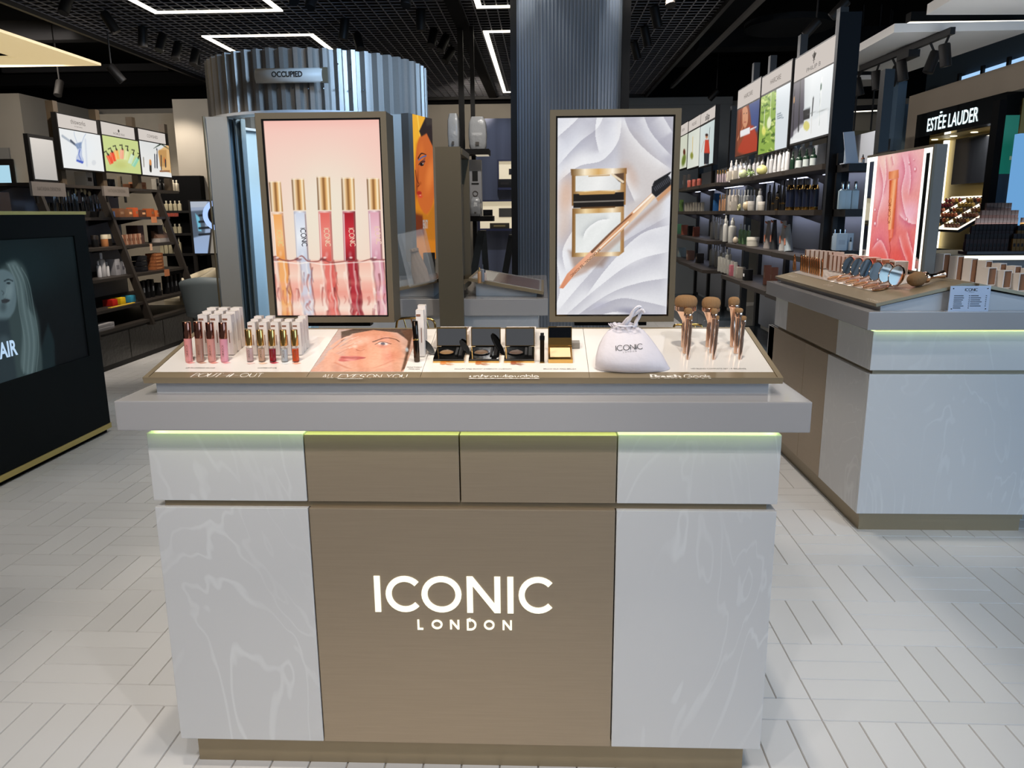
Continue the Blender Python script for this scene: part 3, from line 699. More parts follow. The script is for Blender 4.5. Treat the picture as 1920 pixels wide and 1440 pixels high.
# ------------------------------------------------------------------ the sloping tester tray
tray = thing('tester_tray', 'sloping bronze-edged white tester tray on the near counter', 'display tray', (0, .06, H))
A0 = Vector((-.767, .06, 1.068)); TILT = math.atan2(.072, .325)
TU = Vector((1, 0, 0)); TV = Vector((0, math.cos(TILT), math.sin(TILT))); TN = Vector((0, -math.sin(TILT), math.cos(TILT)))
TW, TL = 1.528, .333
OFF = -Vector((0, .06, H))
def TP(px, py, lift=0.0): return at_plane(px, py, A0, TN)+TN*lift         # photo pixel -> point on the tray
def tl(px, py):                                                        # -> tray coordinates (u, v)
    q = TP(px, py)-A0; return q.dot(TU), q.dot(TV)
O_ = A0+OFF
MB().ext([Vector((-.748, .085, H))+OFF, Vector((-.748, .385, H))+OFF, Vector((-.748, .385, 1.118))+OFF, Vector((-.748, .085, 1.056))+OFF], (1.483, 0, 0)).build('base_block', mat('grey_white', '#b9b9ba', .35), tray)
fr = MB()
fr.frame(O_, TU, TV, TN, 0, TW, 0, TL, -.014, -.0035)
fr.frame(O_, TU, TV, TN, 0, TW, 0, .004, -.0035, .0012).frame(O_, TU, TV, TN, 0, .012, .004, TL-.006, -.0035, .0012).frame(O_, TU, TV, TN, TW-.012, TW, .004, TL-.006, -.0035, .0012).frame(O_, TU, TV, TN, 0, TW, TL-.006, TL, -.0035, .0012)
fr.build('frame', M_bronze2, tray)
vs = tl(640, 697.5)[1]
cells = [tl(x, 705)[0] for x in (576, 788.5, 1105)]
ed = [.0125]+cells+[TW-.0125]
M_trayw = mat('white_tester_panel', '#e9e3db', 0.12, coat=.5)
for i in range(4):
    a, b_ = ed[i]+.0006, ed[i+1]-.0006
    s1 = MB().frame(O_, TU, TV, TN, a, b_, .0045, vs, -.0034, 0).build('label_strip', M_bronze2, tray)
    p1 = MB().frame(O_, TU, TV, TN, a, b_, vs+.0003, TL-.0065, -.0034, 0).build('tester_panel', M_trayw, tray)
    if i == 1:
        # printed portrait on the second panel
        pa, pb = tl(582.5, 696)[0], tl(757, 696)[0]
        A = Art(A0+TU*pa+TV*(vs+.001), TU*(pb-pa), TV*(TL-.0075-vs), 230, '#d8b0a0', '#e2b49c')
        A.poly([(634, 618), (700, 618), (640, 655), (585, 694)], '#c9b3aa', 6)
        A.ell((700, 655), 62, 60, '#dd9a7c', -12, .35); A.ell((712, 672), 55, 42, '#e7ab8c', -8, .6)
        A.ell((675, 640), 26, 12, '#eebfa6', -15, .8); A.ell((735, 668), 26, 16, '#d98a6d', -20, .9, .8)
        A.poly([(640, 622), (668, 616), (780, 616), (768, 640), (745, 624), (700, 619), (660, 626), (640, 640)], '#5a473d', 2.0)
        A.poly([(752, 620), (776, 617), (760, 690), (752, 697), (762, 660), (765, 640)], '#6b4d3c', 2.0)
        A.line(curve([(700, 641), (722, 634), (740, 636), (749, 641)]), 5, '#6d4635', 2)
        A.ell((718, 645), 12, 3.6, '#e9dcd6', 4, .4); A.ell((718, 645), 5, 3.4, '#4d5a66', 0, .4); A.line(curve([(703, 646), (716, 641), (733, 645)]), 2, '#4a332b')
        A.ell((716, 649), 16, 6, '#c77c66', 5, .9, .6)
        A.line(curve([(668, 656), (676, 658), (684, 655)]), 2.5, '#a8644e', .8); A.ell((666, 650), 8, 5, '#f2c9b2', 0, .9)
        A.poly(curve([(628, 667), (650, 668), (668, 668), (686, 671), (664, 676), (640, 678), (630, 674)]), '#c86f68', 1.0)
        A.line(curve([(630, 671), (655, 671), (684, 671.5)]), 1.8, '#7d3a36'); A.ell((655, 675), 16, 2.5, '#e59c92', 3, .8, .8)
        for (a_, b2) in (((618, 660), (664, 633)), ((615, 664), (670, 641)), ((612, 669), (660, 650)), ((622, 650), (652, 631))):
            A.line(curve([a_, ((a_[0]+b2[0])/2, (a_[1]+b2[1])/2-2), b2]), 8, '#e9b59b', 5, 1.5); A.line(curve([(a_[0]+2, a_[1]+5), b2]), 1.6, '#b67a62', .8, alpha=.8)
            A.line([(b2[0]-5, b2[1]+3), (b2[0]+8, b2[1]-2)], 3.0, '#f3cdbd', 2)
        A.poly([(582, 697), (622, 660), (640, 668), (625, 690), (640, 697)], '#e3ab90', 3.0)
        A.ell((630, 690), 16, 12, '#c98c74', 20, .9, .6); A.line(curve([(628, 680), (660, 692), (700, 690), (738, 676)]), 4, '#c67f62', 2, 3, .8)
        A.poly([(640, 697), (665, 690), (720, 690), (745, 678), (752, 697)], '#dca184', 3); A.ell((763, 656), 4, 6, '#b9c2c8', 0, .6)
        A.a *= .93; A.noise(.02, 40)
        A.build('portrait_print', tray, 0.0, .0004, .12).location = OFF
def on_strip(runs, px0, px1, py, h, weight, **k):
    p = TP((px0+px1)/2, py, .0006)+OFF; w = (TP(px1, py)-TP(px0, py)).length
    o = write(runs, p, TU, TV, TN, h, weight, width=w, **k).build('lettering', M_printwhite, tray)
    return o
on_strip([('POUT', 'pen'), ('-', 'pen'), ('it', 'pen'), ('-', 'pen'), ('OUT', 'sans')], 359, 490, 707, .0215, .085)
on_strip([('ALL', 'sans'), (' ', 'sans')], 602.5, 631, 709, .0205, .09); on_strip([('EYES', 'pen')], 633, 682, 709, .0205, .1); on_strip([('ON YOU', 'sans')], 687, 762, 709, .0205, .09)
on_strip([('un', 'sans'), ('brow', 'pen'), ('lievable', 'sans')], 881, 1010, 709.5, .022, .11)
on_strip([('Brush', 'roman')], 1222, 1277, 709.5, .0205, .16); on_strip([('Goals', 'sans')], 1284, 1334.5, 709.5, .0205, .12)
u = MB()
for a, b_, y in ((633, 680, 710.5), (879, 1011, 710.2)):
    p, q = TP(a, y, .0006)+OFF, TP(b_, y, .0006)+OFF; u.add([p, q, q+TV*.0016, p+TV*.0016], [(0, 1, 2, 3)])
u.build('lettering', M_printwhite, tray)
for s_, a, b_, y in (('LIP PLUMPING GLOSS', 348, 402, 691), ('LUSTRE LIP OIL', 483, 519, 691), ('TRIPLE THREAT', 762, 791, 689.8), ('MASCARA', 766, 787, 693.2), ('SCULPT AND BOOST EYEBROW CUSHION', 852, 959, 693),
                     ('BROW SILK AND BRUSH', 1019, 1080, 693), ('HD BLEND COMPLETE SET - 9 BRUSHES', 1296, 1399, 692.5)):
    w = (TP(b_, y)-TP(a, y)).length
    text_part(s_, TP((a+b_)/2, y, .0005)+OFF, TU, TV, TN, .0065, M_printgrey, tray, width=w)
# colour swatches printed before the testers
for (px, py, c) in ((357, 680.5, '#e39a92'), (379, 680.5, '#c79a86'), (401, 680.5, '#e0988a'), (424, 680.5, '#e5a2a4'), (470, 681.5, '#e8c8c0'), (493, 681.5, '#e9c4a8'), (514, 680.5, '#c8505a'), (534, 681.5, '#dcdcda'), (556, 681.5, '#e5a88c')):
    p = TP(px, py, .0005)+OFF
    pts = [(p+TU*(math.cos(a)*.011*(1+.2*math.sin(3*a)))+TV*(math.sin(a)*.005*(1+.25*math.cos(4*a)))) for a in [2*math.pi*k/14 for k in range(14)]]
    MB().add(pts, [tuple(range(14))]).build('swatch_print', mat('swatch'+c, c, .3), tray)
for (px, c) in ((831, '#c98b5a'), (897, '#b7764a'), (963, '#9a5c48')):
    m = MB(); 
    for k in range(7):
        p, q = TP(px-3, 683.8-k*.5, .0006)+OFF, TP(px+22-abs(k-3)*2.5, 680.5+k*1.0, .0006)+OFF
        m.add([p-TV*.0008, q-TV*.0003, q+TV*.0003, p+TV*.0012], [(0, 1, 2, 3)])
    p = TP(px, 682, .0007)+OFF; m.add([p+TU*.008*math.cos(a)*(1+.25*math.cos(5*a))+TV*.007*math.sin(a) for a in [k*.5236 for k in range(12)]], [tuple(range(12))])
    m.build('swatch_print', mat('swatch'+c, c, .5), tray)

# ------------------------------------------------------------------ the two light boxes
def lightbox(label, x0, x1, y, z0, z1, depth, border=.0155):
    t = thing('light_box', label, 'lit sign', ((x0+x1)/2, y, z0)); hx = (x1-x0)/2; h = z1-z0
    m = MB(); M2 = MB()
    for (a0, a1, b0, b1) in ((-hx, hx, 0, border), (-hx, hx, h-border, h), (-hx, -hx+border, border, h-border), (hx-border, hx, border, h-border)): m.box(a0, a1, 0, depth, b0, b1)
    m.build('frame', M_bronzedark, t)
    i = border; r = .0045
    for (a0, a1, b0, b1) in ((-hx+i, hx-i, i, i+r), (-hx+i, hx-i, h-i-r, h-i), (-hx+i, -hx+i+r, i+r, h-i-r), (hx-i-r, hx-i, i+r, h-i-r)): M2.box(a0, a1, .004, .03, b0, b1)
    M2.build('inner_bezel', M_blackgloss, t)
    MB().box(-hx+i, hx-i, depth-.012, depth-.002, i, h-i).build('back_panel', M_bronzedark, t)
    MB().box(-.1, .1, depth*.3, depth*.7, -.014, 0).build('foot', M_blackmetal, t)
    P0 = Vector(((x0+x1)/2-hx+i+r, y+.0085, z0+i+r)); U = Vector((2*hx-2*i-2*r, 0, 0)); V = Vector((0, 0, h-2*i-2*r))
    return t, P0, U, V
def fit_art(t, A, strength): o = A.build('backlit_print', t, strength); o.location = -t.location; return o
SZ0 = 1.155
LB1, P0, U, V = lightbox('bronze framed lit sign showing five lip oil tubes in liquid, left on the counter', -.564, -.214, .395, SZ0, 1.714, .10)
A = Art(P0, U, V, 215, '#f6c8bc', '#f2d9c4')
A.ell((612, 400), 170, 190, '#efe3d0', 0, .9, 1.0); A.ell((520, 340), 70, 120, '#f3d7c8', 0, .9, .6); A.poly([(485, 215), (725, 212), (720, 230), (490, 235)], '#f3b4a8', 16, .55)
def tube5(cx0, cy0, cx1, cy1, w, ys, caps, liquid, rim):
    """one printed tube: axis from (cx0, cy0) to (cx1, cy1), cap down to ys"""
    ax = lambda y: cx0+(cx1-cx0)*(y-cy0)/(cy1-cy0)
    q = lambda y0, y1, k: [(ax(y0)-w*k, y0), (ax(y0)+w*k, y0), (ax(y1)+w*k, y1), (ax(y1)-w*k, y1)]
    A.shade(q(ys+2, cy1, 1.0), rim, ((ax((ys+cy1)/2)-w, (ys+cy1)/2), (ax((ys+cy1)/2)+w, (ys+cy1)/2)))
    A.shade(q(ys+5, cy1, .72), liquid, ((ax(ys+5)-w*.7, ys+5), (ax(cy1)+w*.7, cy1)))
    A.line([(ax(ys+8)-w*.8, ys+8), (ax(cy1)-w*.8, cy1)], 1.2, '#ffffff', alpha=.8); A.line([(ax(ys+8)+w*.86, ys+8), (ax(cy1)+w*.86, cy1)], 1.0, '#8a5a4a', alpha=.6)
    A.shade(q(cy0, ys, 1.02), caps, ((ax((cy0+ys)/2)-w, (cy0+ys)/2), (ax((cy0+ys)/2)+w, (cy0+ys)/2)))
    A.line([(ax(cy0)-w, cy0+1), (ax(cy0)+w, cy0+1)], 1.2, '#fff0d8'); A.ell((ax(cy1-12), cy1-12), w*.4, 9, '#ffffff', 0, .9, .25)
GC = ['#6e4a2a', '#f6e4c8', '#e0b680', '#8a5a2c', '#e3b06e', '#fff0cf', '#a8743c']
TB = [(515, 340, 527, 488, 11, 397, ['#f0a85e', '#f6bf86', '#e9964a'], ['#e8c4a8', '#f6e0c8', '#c9906c']), (558, 335, 568, 490, 11.5, 394, ['#cfd6e6', '#eef1f6', '#c3cadb'], ['#b8b8c4', '#eceef4', '#b0a8b0']),
      (606, 331, 613, 490, 12.2, 394, ['#e2685e', '#ee8d80', '#d5574f'], ['#d78f8a', '#f0bdb4', '#c87770']), (652, 333, 657, 489, 12, 394, ['#a51423', '#d23540', '#8d0f1d'], ['#b87078', '#e0a4a4', '#7d2a30']),
      (699, 334, 706, 487, 11.5, 393, ['#dfa6b4', '#efc6cf', '#cf90a2'], ['#c79aa6', '#f0d4d8', '#9d6a72'])]
# the liquid surface and its reflections
A.shade([(486, 488), (728, 488), (735, 605), (500, 605)], ['#f2b9a6', '#f6d2bf', '#efa392', '#f7e0cf', '#f0ae9c'], ((600, 488), (606, 605)), 2)
for k, (cx0, cy0, cx1, cy1, w, ys, lq, rim) in enumerate(TB):
    rr = np.random.RandomState(k+3); x = cx1+2
    for j, (c, ww, dx) in enumerate(((lq[0], 16, 0), (lq[2], 8, 7), (rim[2], 4, -9), ('#fff3e6', 4, -12), ('#7a3f3a', 2.2, 11), ('#fff6ee', 3, 4))):
        pts = [(x+dx+rr.uniform(-2.4, 2.4)*(.6+i*.08)+i*1.3, 488+i*13) for i in range(10)]
        A.line(curve(pts), ww, c, ww*1.1, 1.6, (.85, .75, .6, .5, .6, .55)[j])
for k, tb in enumerate(TB):
    rr = np.random.RandomState(k+21)
    for j in range(16):
        x = tb[2]+rr.uniform(-17, 20); y = rr.uniform(500, 588); L_ = rr.uniform(12, 34)
        A.line(curve([(x, y), (x+rr.uniform(-3, 3), y+L_*.5), (x+rr.uniform(-1, 4), y+L_)]), rr.uniform(1.5, 4.5), ('#6b2a2c', '#fff2e4', '#b4574e', '#ffe4d4', tb[6][2], '#8a3f3c')[j % 6], 1.0, 1.6, .55)
for (a, b_, c) in ((530, 8, '#f4a595'), (556, 10, '#e9897b'), (575, 12, '#f7cfc0'), (592, 9, '#ee9b8c')):
    A.line(curve([(495, a), (560, a+4), (620, a-4), (690, a+3), (735, a-2)]), b_, c, b_, 5, .28)
for tb in TB: tube5(tb[0], tb[1], tb[2], tb[3], tb[4], tb[5], GC, tb[6], tb[7])
A.line(curve([(508, 487), (516, 481), (528, 487), (542, 489), (556, 486), (566, 480), (578, 490), (596, 490), (604, 486), (620, 492), (645, 490), (655, 488), (672, 492), (694, 486), (712, 487), (727, 486)]), 2.6, '#8d4a44', 1.6, 1.0, .85)
A.line(curve([(510, 490), (530, 491), (560, 494), (580, 492), (610, 496), (650, 493), (690, 491), (728, 490)]), 2.2, '#fff4ea', 1.6, 1.2, .8)
for x in (517, 559, 606, 655, 700): A.ell((x, 486), 9, 5, '#6b2f33', 0, .6, .55); A.ell((x+3, 483), 5, 3, '#fff0e8', 0, .8, .8)
for (e0, e1) in (((484, 214), (516, 606)), ((725, 212), (741, 606))): A.line([e0, e1], 5, '#b9847a', 5, 4, .5)
A.line([(484, 218), (726, 217)], 4, '#c98d86', 4, 4, .6)
fit_art(LB1, A, 0.98)
NB = Vector((0, -1, 0))
for (px, y0, y1, c) in ((525, 432, 462, '#e9d08f'), (569.5, 428, 462, '#3c3a40'), (613.5, 428, 462, '#f0cdb0'), (660, 428, 462, '#f0c6b0'), (708.5, 425, 458, '#f0cdb8')):
    p, q = at_y(px-1.5, y0, P0.y-.0008), at_y(px+2, y1, P0.y-.0008); L = (q-p).length
    d = (q-p).normalized(); vv = Vector((-d.z, 0, d.x)) if d.x*0-d.z > 0 else Vector((d.z, 0, -d.x))
    vv = Vector((1, 0, 0))-d*d.x; vv.normalize()
    write([('ICONIC', 'sans')], p-vv*.007-LB1.location, d, vv, NB, .0135, .17, .22, width=L, centre=False).build('lettering', glow('ink'+c, c, .95), LB1)
LB2, P0, U, V = lightbox('lit sign with an open compact and brow brush on white satin, right on the counter', .2175, .5585, .395, SZ0, 1.712, .10)
A = Art(P0, U, V, 215, '#dfe0e8', '#e4e4e8')
W_, D_ = '#f6f6f8', '#a5a3b0'
A.poly([(1150, 215), (1265, 215), (1265, 330), (1215, 260), (1180, 230)], '#c3c2cc', 8); A.poly([(1160, 230), (1200, 250), (1255, 320), (1235, 420), (1175, 420), (1160, 330)], '#cfc8c6', 10, .9)
A.ell((1075, 275), 35, 60, '#ccd0de', 30, .9, .8); A.ell((1108, 235), 26, 50, '#c9cad6', 25, .9, .8); A.ell((1062, 365), 26, 70, '#d9b49c', 8, .9, .8); A.ell((1180, 330), 22, 40, '#c6a796', -20, .9, .8); A.ell((1085, 300), 40, 26, '#f2f3f6', -30, .9)
A.ell((1060, 430), 26, 50, '#dfc4b0', 10, .9, .7)
for a in (([(1040, 262), (1078, 228), (1092, 212)], 12, 1), ([(1040, 318), (1085, 268), (1120, 240), (1135, 210)], 16, 1), ([(1042, 345), (1085, 312), (1130, 300), (1160, 262), (1166, 212)], 18, 1),
          ([(1168, 212), (1182, 248), (1215, 285), (1262, 320)], 18, -1), ([(1205, 212), (1222, 250), (1262, 296)], 14, -1), ([(1120, 212), (1116, 250), (1124, 290)], 12, 1),
          ([(1166, 318), (1178, 350), (1192, 382)], 12, 1), ([(1062, 515), (1055, 470), (1075, 430), (1090, 405)], 12, -1), ([(1240, 212), (1262, 250)], 16, -1),
          ([(1040, 590), (1100, 520), (1160, 460), (1262, 400)], 20, 1), ([(1050, 600), (1120, 540), (1190, 490), (1262, 470)], 22, 1), ([(1062, 606), (1140, 552), (1200, 530), (1262, 520)], 16, 1),
          ([(1095, 560), (1140, 500), (1200, 440), (1262, 420)], 14, -1), ([(1100, 585), (1160, 560), (1210, 566), (1262, 578)], 12, 1), ([(1090, 606), (1150, 585), (1210, 592), (1262, 600)], 12, -1),
          ([(1042, 480), (1050, 540), (1040, 580)], 12, 1)):
    A.fold(a[0], a[1]*1.5, D_, W_, .5, .6, a[2])
A.ell((1185, 585), 42, 12, '#8f8ea2', 8, .9, .75); A.ell((1125, 572), 30, 10, '#b9b8c8', -15, .9, .7); A.ell((1190, 480), 60, 26, '#f4f4f6', -25, .9, .6)
# compact
GD = ['#7d5426', '#f3d9a8', '#c89a5a', '#fbe9c8', '#9a6a34']
A.poly([(1066, 470), (1150, 470), (1130, 500), (1075, 502)], '#8b6b58', 6, .6)
A.shade([(1072, 321), (1174, 317), (1173, 384), (1072, 386)], GD, ((1072, 350), (1174, 350))); A.shade([(1070, 317), (1175, 315), (1175, 326), (1071, 329)], ['#6e4a20', '#fff0d2', '#d8ab68', '#fff4e0', '#8a5c2a'], ((1070, 320), (1175, 320)))
A.shade([(1079, 330), (1165, 326), (1163, 356), (1079, 359)], ['#e3e4e2', '#f2f2f0', '#d9dada'], ((1079, 330), (1165, 358))); A.line([(1104, 330.5), (1143, 328.5)], 1.6, '#b98d50')
A.poly([(1148, 327), (1170, 324), (1170, 345), (1160, 340)], '#5b4433', 1.2); A.line([(1148, 327), (1168, 341)], 4, '#ecd9bc')
A.poly([(1075, 364), (1170, 360), (1170, 388), (1075, 390)], '#17120f', .8); A.line([(1076, 379), (1170, 376)], 2.2, '#8b847c'); A.line([(1088, 363), (1151, 361)], 5, '#c69a5c', 5)
A.shade([(1073, 391), (1170, 387), (1170, 472), (1160, 480), (1072, 482)], GD, ((1072, 430), (1172, 430))); A.line([(1090, 390), (1152, 388)], 3, '#5f4020')
A.shade([(1079, 401), (1164, 398), (1163, 472), (1079, 474)], ['#d7dad8', '#eef0ee', '#cdd1d0'], ((1079, 401), (1164, 472)))
A.fold([(1092, 450), (1100, 430), (1122, 414), (1146, 410)], 7, '#bfc3c4', '#fafafa', .8, .8, -1)
# brush
A.poly([(1066, 525), (1080, 508), (1230, 380), (1258, 350), (1258, 362), (1100, 510)], '#a9826c', 4, .55)
A.shade([(1048, 540), (1063, 514), (1180, 402), (1222, 362), (1229, 370), (1190, 410), (1080, 512), (1055, 541)], ['#e9a684', '#f1c3a4', '#d29468', '#f4dcc0', '#b98454'], ((1060, 520), (1090, 545)), .8)
A.shade([(1050, 540), (1064, 513), (1108, 470), (1112, 476), (1078, 514), (1056, 541)], ['#d68a66', '#f0b492'], ((1050, 540), (1112, 470)), .8)
A.line(curve([(1110, 472), (1150, 432), (1184, 402)]), 5, '#5f3922', 2, 1.0, .8); A.line([(1118, 472), (1178, 416)], 2.4, '#fff0dc'); A.line([(1188, 398), (1224, 364)], 3.5, '#fff2e2')
A.poly([(1222, 362), (1222, 350), (1234, 336), (1252, 327), (1258, 338), (1258, 348), (1230, 370)], '#1b1c20', 1.0)
for k in range(11):
    x = 1226+k*2.9; A.line([(x, 352-k*2.1), (x+3.5, 358-k*2.0)], 1.0, '#5b5d66'); A.line([(x-1, 346-k*1.9), (x+2, 340-k*1.7)], 2.2, '#15161a')
A.poly([(1230, 372), (1258, 346), (1258, 356), (1234, 378)], '#c99670', 1.2)
A.noise(.008, 90, 1, 5); fit_art(LB2, A, 0.96)
p, q = at_y(1123, 466, P0.y-.0008), at_y(1069, 516, P0.y-.0008); d = (q-p).normalized(); vv = Vector((-d.z, 0, d.x)); vv = vv if vv.x < 0 else -vv
text_part('BE ORIGINAL - BE ICONIC', (p+q)/2-LB2.location, d, -vv, NB, .0072, M_print, LB2, width=(q-p).length)
# ------------------------------------------------------------------ testers on the near tray
def tilt_empty(name, label, cat, p, group=None, rz=0.0, tilt=True):
    t = thing(name, label, cat, p, group=group); t.rotation_euler = (TILT if tilt else 0, 0, rz); return t
def top_at(p, px, py):                                     # height of the point over p seen at the pixel
    return at_y(px, py, p.y).z-p.z
# tall lip glosses
GLOSS = [(355, 677.5, 349.5, 603, '#dd8f8a', 'coral pink', 'first from the left end'), (376, 677.5, 370.5, 602.5, '#a97d6a', 'nude brown', 'second from the left end'),
         (398, 677.5, 392.5, 604, '#cf8d80', 'dusty peach', 'third from the left end'), (421.5, 677.5, 417, 604, '#dd94a0', 'candy pink', 'fourth from the left end')]
capm = MB().lathe([(.0098, 0), (.0102, .001), (.0102, .040), (.0098, .0412), (0, .0412)], 20).mesh('cap', M_roseDark, 40)
bodym = {}
def gloss(px, py, tx, ty, col, nm, where, h=.1, r=.0097, capk=.415, clear=False, cap_m=M_roseDark, noun='lip gloss'):
    p = TP(px, py)
    t = thing('lip_gloss' if not clear else 'lip_oil', '%s %s with a %s cap, %s' % (nm, noun, 'dark' if not clear else 'gold', where), 'lip gloss', p)
    h = top_at(p, tx, ty); q = at_y(tx, ty, p.y); lean = math.atan2(q.x-p.x, h); t.rotation_euler = (0, lean, 0)
    hc = h*capk; hb = h-hc
    MB().lathe([(r, hb+.0003), (r*1.03, hb+.001), (r*1.03, h-.001), (r*.97, h), (0, h)], 20).build('cap', cap_m, t, 40)
    if not clear:
        MB().lathe([(0, 0), (r*.96, 0), (r, .001), (r, hb-.001), (r*.9, hb), (0, hb)], 20).build('tube', mat('gloss'+col, col, .12, coat=.8), t, 40)
    else:
        MB().lathe([(0, 0), (r*.96, 0), (r, .001), (r, hb*.86), (r*.8, hb*.93), (r*.62, hb), (0, hb)], 20).build('tube', M_glass, t, 40)
        MB().lathe([(0, .002), (r*.86, .002), (r*.86, hb*.80), (0, hb*.80)], 16).build('liquid', mat('oil'+col, col, .1, spec=.3, emit=.05), t, 40)
    d = Vector((0, 0, -1)); O = Vector((-.0015, -r*1.03, hb*.72))
    mb = MB()
    write([('ICONIC', 'sans')], O, d, Vector((1, 0, 0)), Vector((0, -1, 0)), .0042, .14, .22, width=hb*.5, centre=False, mb=mb)
    mb.build('lettering', mat('tube_print', '#8a5a4e', .4) if not clear else mat('oil_print', '#7d5a4c', .4), t)
for g_ in GLOSS: gloss(*g_)
OILS = [(469.6, 677.5, 464.5, 617.5, '#e9c3bb', 'pale pink', 'first in the lip oil row'), (491.5, 677.5, 486.5, 618, '#ecc0a0', 'peach', 'second in the lip oil row'),
        (512, 678, 508.5, 618, '#a01420', 'deep red', 'third in the lip oil row'), (534, 678, 530.5, 618, '#dfe0de', 'colourless', 'fourth in the lip oil row'), (555, 678, 551, 618, '#e8591f', 'bright orange', 'fifth in the lip oil row')]
for o_ in OILS: gloss(*o_, r=.0082, capk=.5, clear=True, cap_m=M_gold, noun='lip oil')
def carton_mesh(w, d, h, top=None, dep=.0004, side_text=True):
    m = MB().box(-w/2, w/2, -d/2, d/2, 0, h, 0); z = h+.0003
    m.lathe([(w*.34, 0), (0, .0001)], 14, (0, 0, z), m=1)
    m.add([(-w*.45, -d/2-.0003, h*.86), (w*.1, -d/2-.0003, h*.86), (w*.1, -d/2-.0003, h*.91), (-w*.45, -d/2-.0003, h*.91)], [(0, 1, 2, 3)], 2)
    m.add([(w*.1, -d/2-.0003, h*.3), (w*.2, -d/2-.0003, h*.3), (w*.2, -d/2-.0003, h*.62), (w*.1, -d/2-.0003, h*.62)], [(0, 1, 2, 3)], 2)
    m.add([(w/2+.0003, -d*.2, h*.25), (w/2+.0003, d*.1, h*.25), (w/2+.0003, d*.1, h*.8), (w/2+.0003, -d*.2, h*.8)], [(0, 1, 2, 3)], 3)
    for (a, b) in ((-d/2, -d/2+.0012), (d/2-.0012, d/2)): m.add([(-w/2, a, h+.0002), (w/2, a, h+.0002), (w/2, b, h+.0002), (-w/2, b, h+.0002)], [(0, 1, 2, 3)], 2)
    return m.mesh('carton', [M_carton, M_printwhite, mat('carton_brown', '#8a5f4a', .4), mat('carton_side', '#cfc4bb', .5)])
cm1 = carton_mesh(.0235, .0235, .103)
p = TP(386, 667); v0 = tl(386, 667)[1]
for c, px in enumerate((386, 408, 430.5)):
    for r_ in range(3):
        u_, v_ = tl(px, 667); q = A0+TU*(u_+r_*.0015)+TV*(v_+.012+r_*.0265)
        o = link('gloss_carton', cm1); o.location = q
        tag(o, 'tall ivory carton behind the lip glosses, %s row, %s column' % (('front', 'middle', 'back')[r_], ('left', 'middle', 'right')[c]), 'box', 'ivory cartons behind the lip glosses')
cm2 = carton_mesh(.0195, .0195, .084)
for c, px in enumerate((475.5, 497, 518.5, 539, 559)):
    for r_ in range((4, 4, 3, 3, 4)[c]-1):
        u_, v_ = tl(px, 667); q = A0+TU*(u_+r_*.0012)+TV*(v_+.010+r_*.022)
        o = link('oil_carton', cm2); o.location = q
        tag(o, 'short ivory carton behind the lip oils, %s row, %s column from left' % (('front', 'second', 'back')[r_], ('first', 'second', 'third', 'fourth', 'fifth')[c]), 'box', 'ivory cartons behind the lip oils')
# mascara and its cartons
p = TP(782, 678); t = thing('mascara_tube', 'slim dark mascara tube with a gold band before two ivory cartons', 'mascara', p)
h = top_at(p, 780, 601.5); t.rotation_euler = (0, -.02, 0)
MB().lathe([(0, 0), (.0062, 0), (.0075, .002), (.0075, h*.53), (0, h*.53)], 20).build('tube', mat('gunmetal', '#4b4038', .15, metal=1), t, 40)
MB().lathe([(.0075, h*.53), (.0077, h*.535), (.0077, h*.56), (.0075, h*.565)], 20).build('band', M_gold, t, 40)
MB().lathe([(.0073, h*.56), (.0075, h*.57), (.0073, h*.985), (.006, h), (0, h)], 20).build('cap', mat('gunmetal', '#4b4038', .15, metal=1), t, 40)
cm3 = carton_mesh(.0195, .0195, .118)
for k, (px, py) in enumerate(((789.5, 670), (793, 660))):
    o = link('mascara_carton', cm3); o.location = TP(px, py)+TV*.01
    tag(o, ('front', 'rear')[k]+' tall ivory carton standing right behind the mascara tube', 'box', 'ivory cartons behind the mascara')
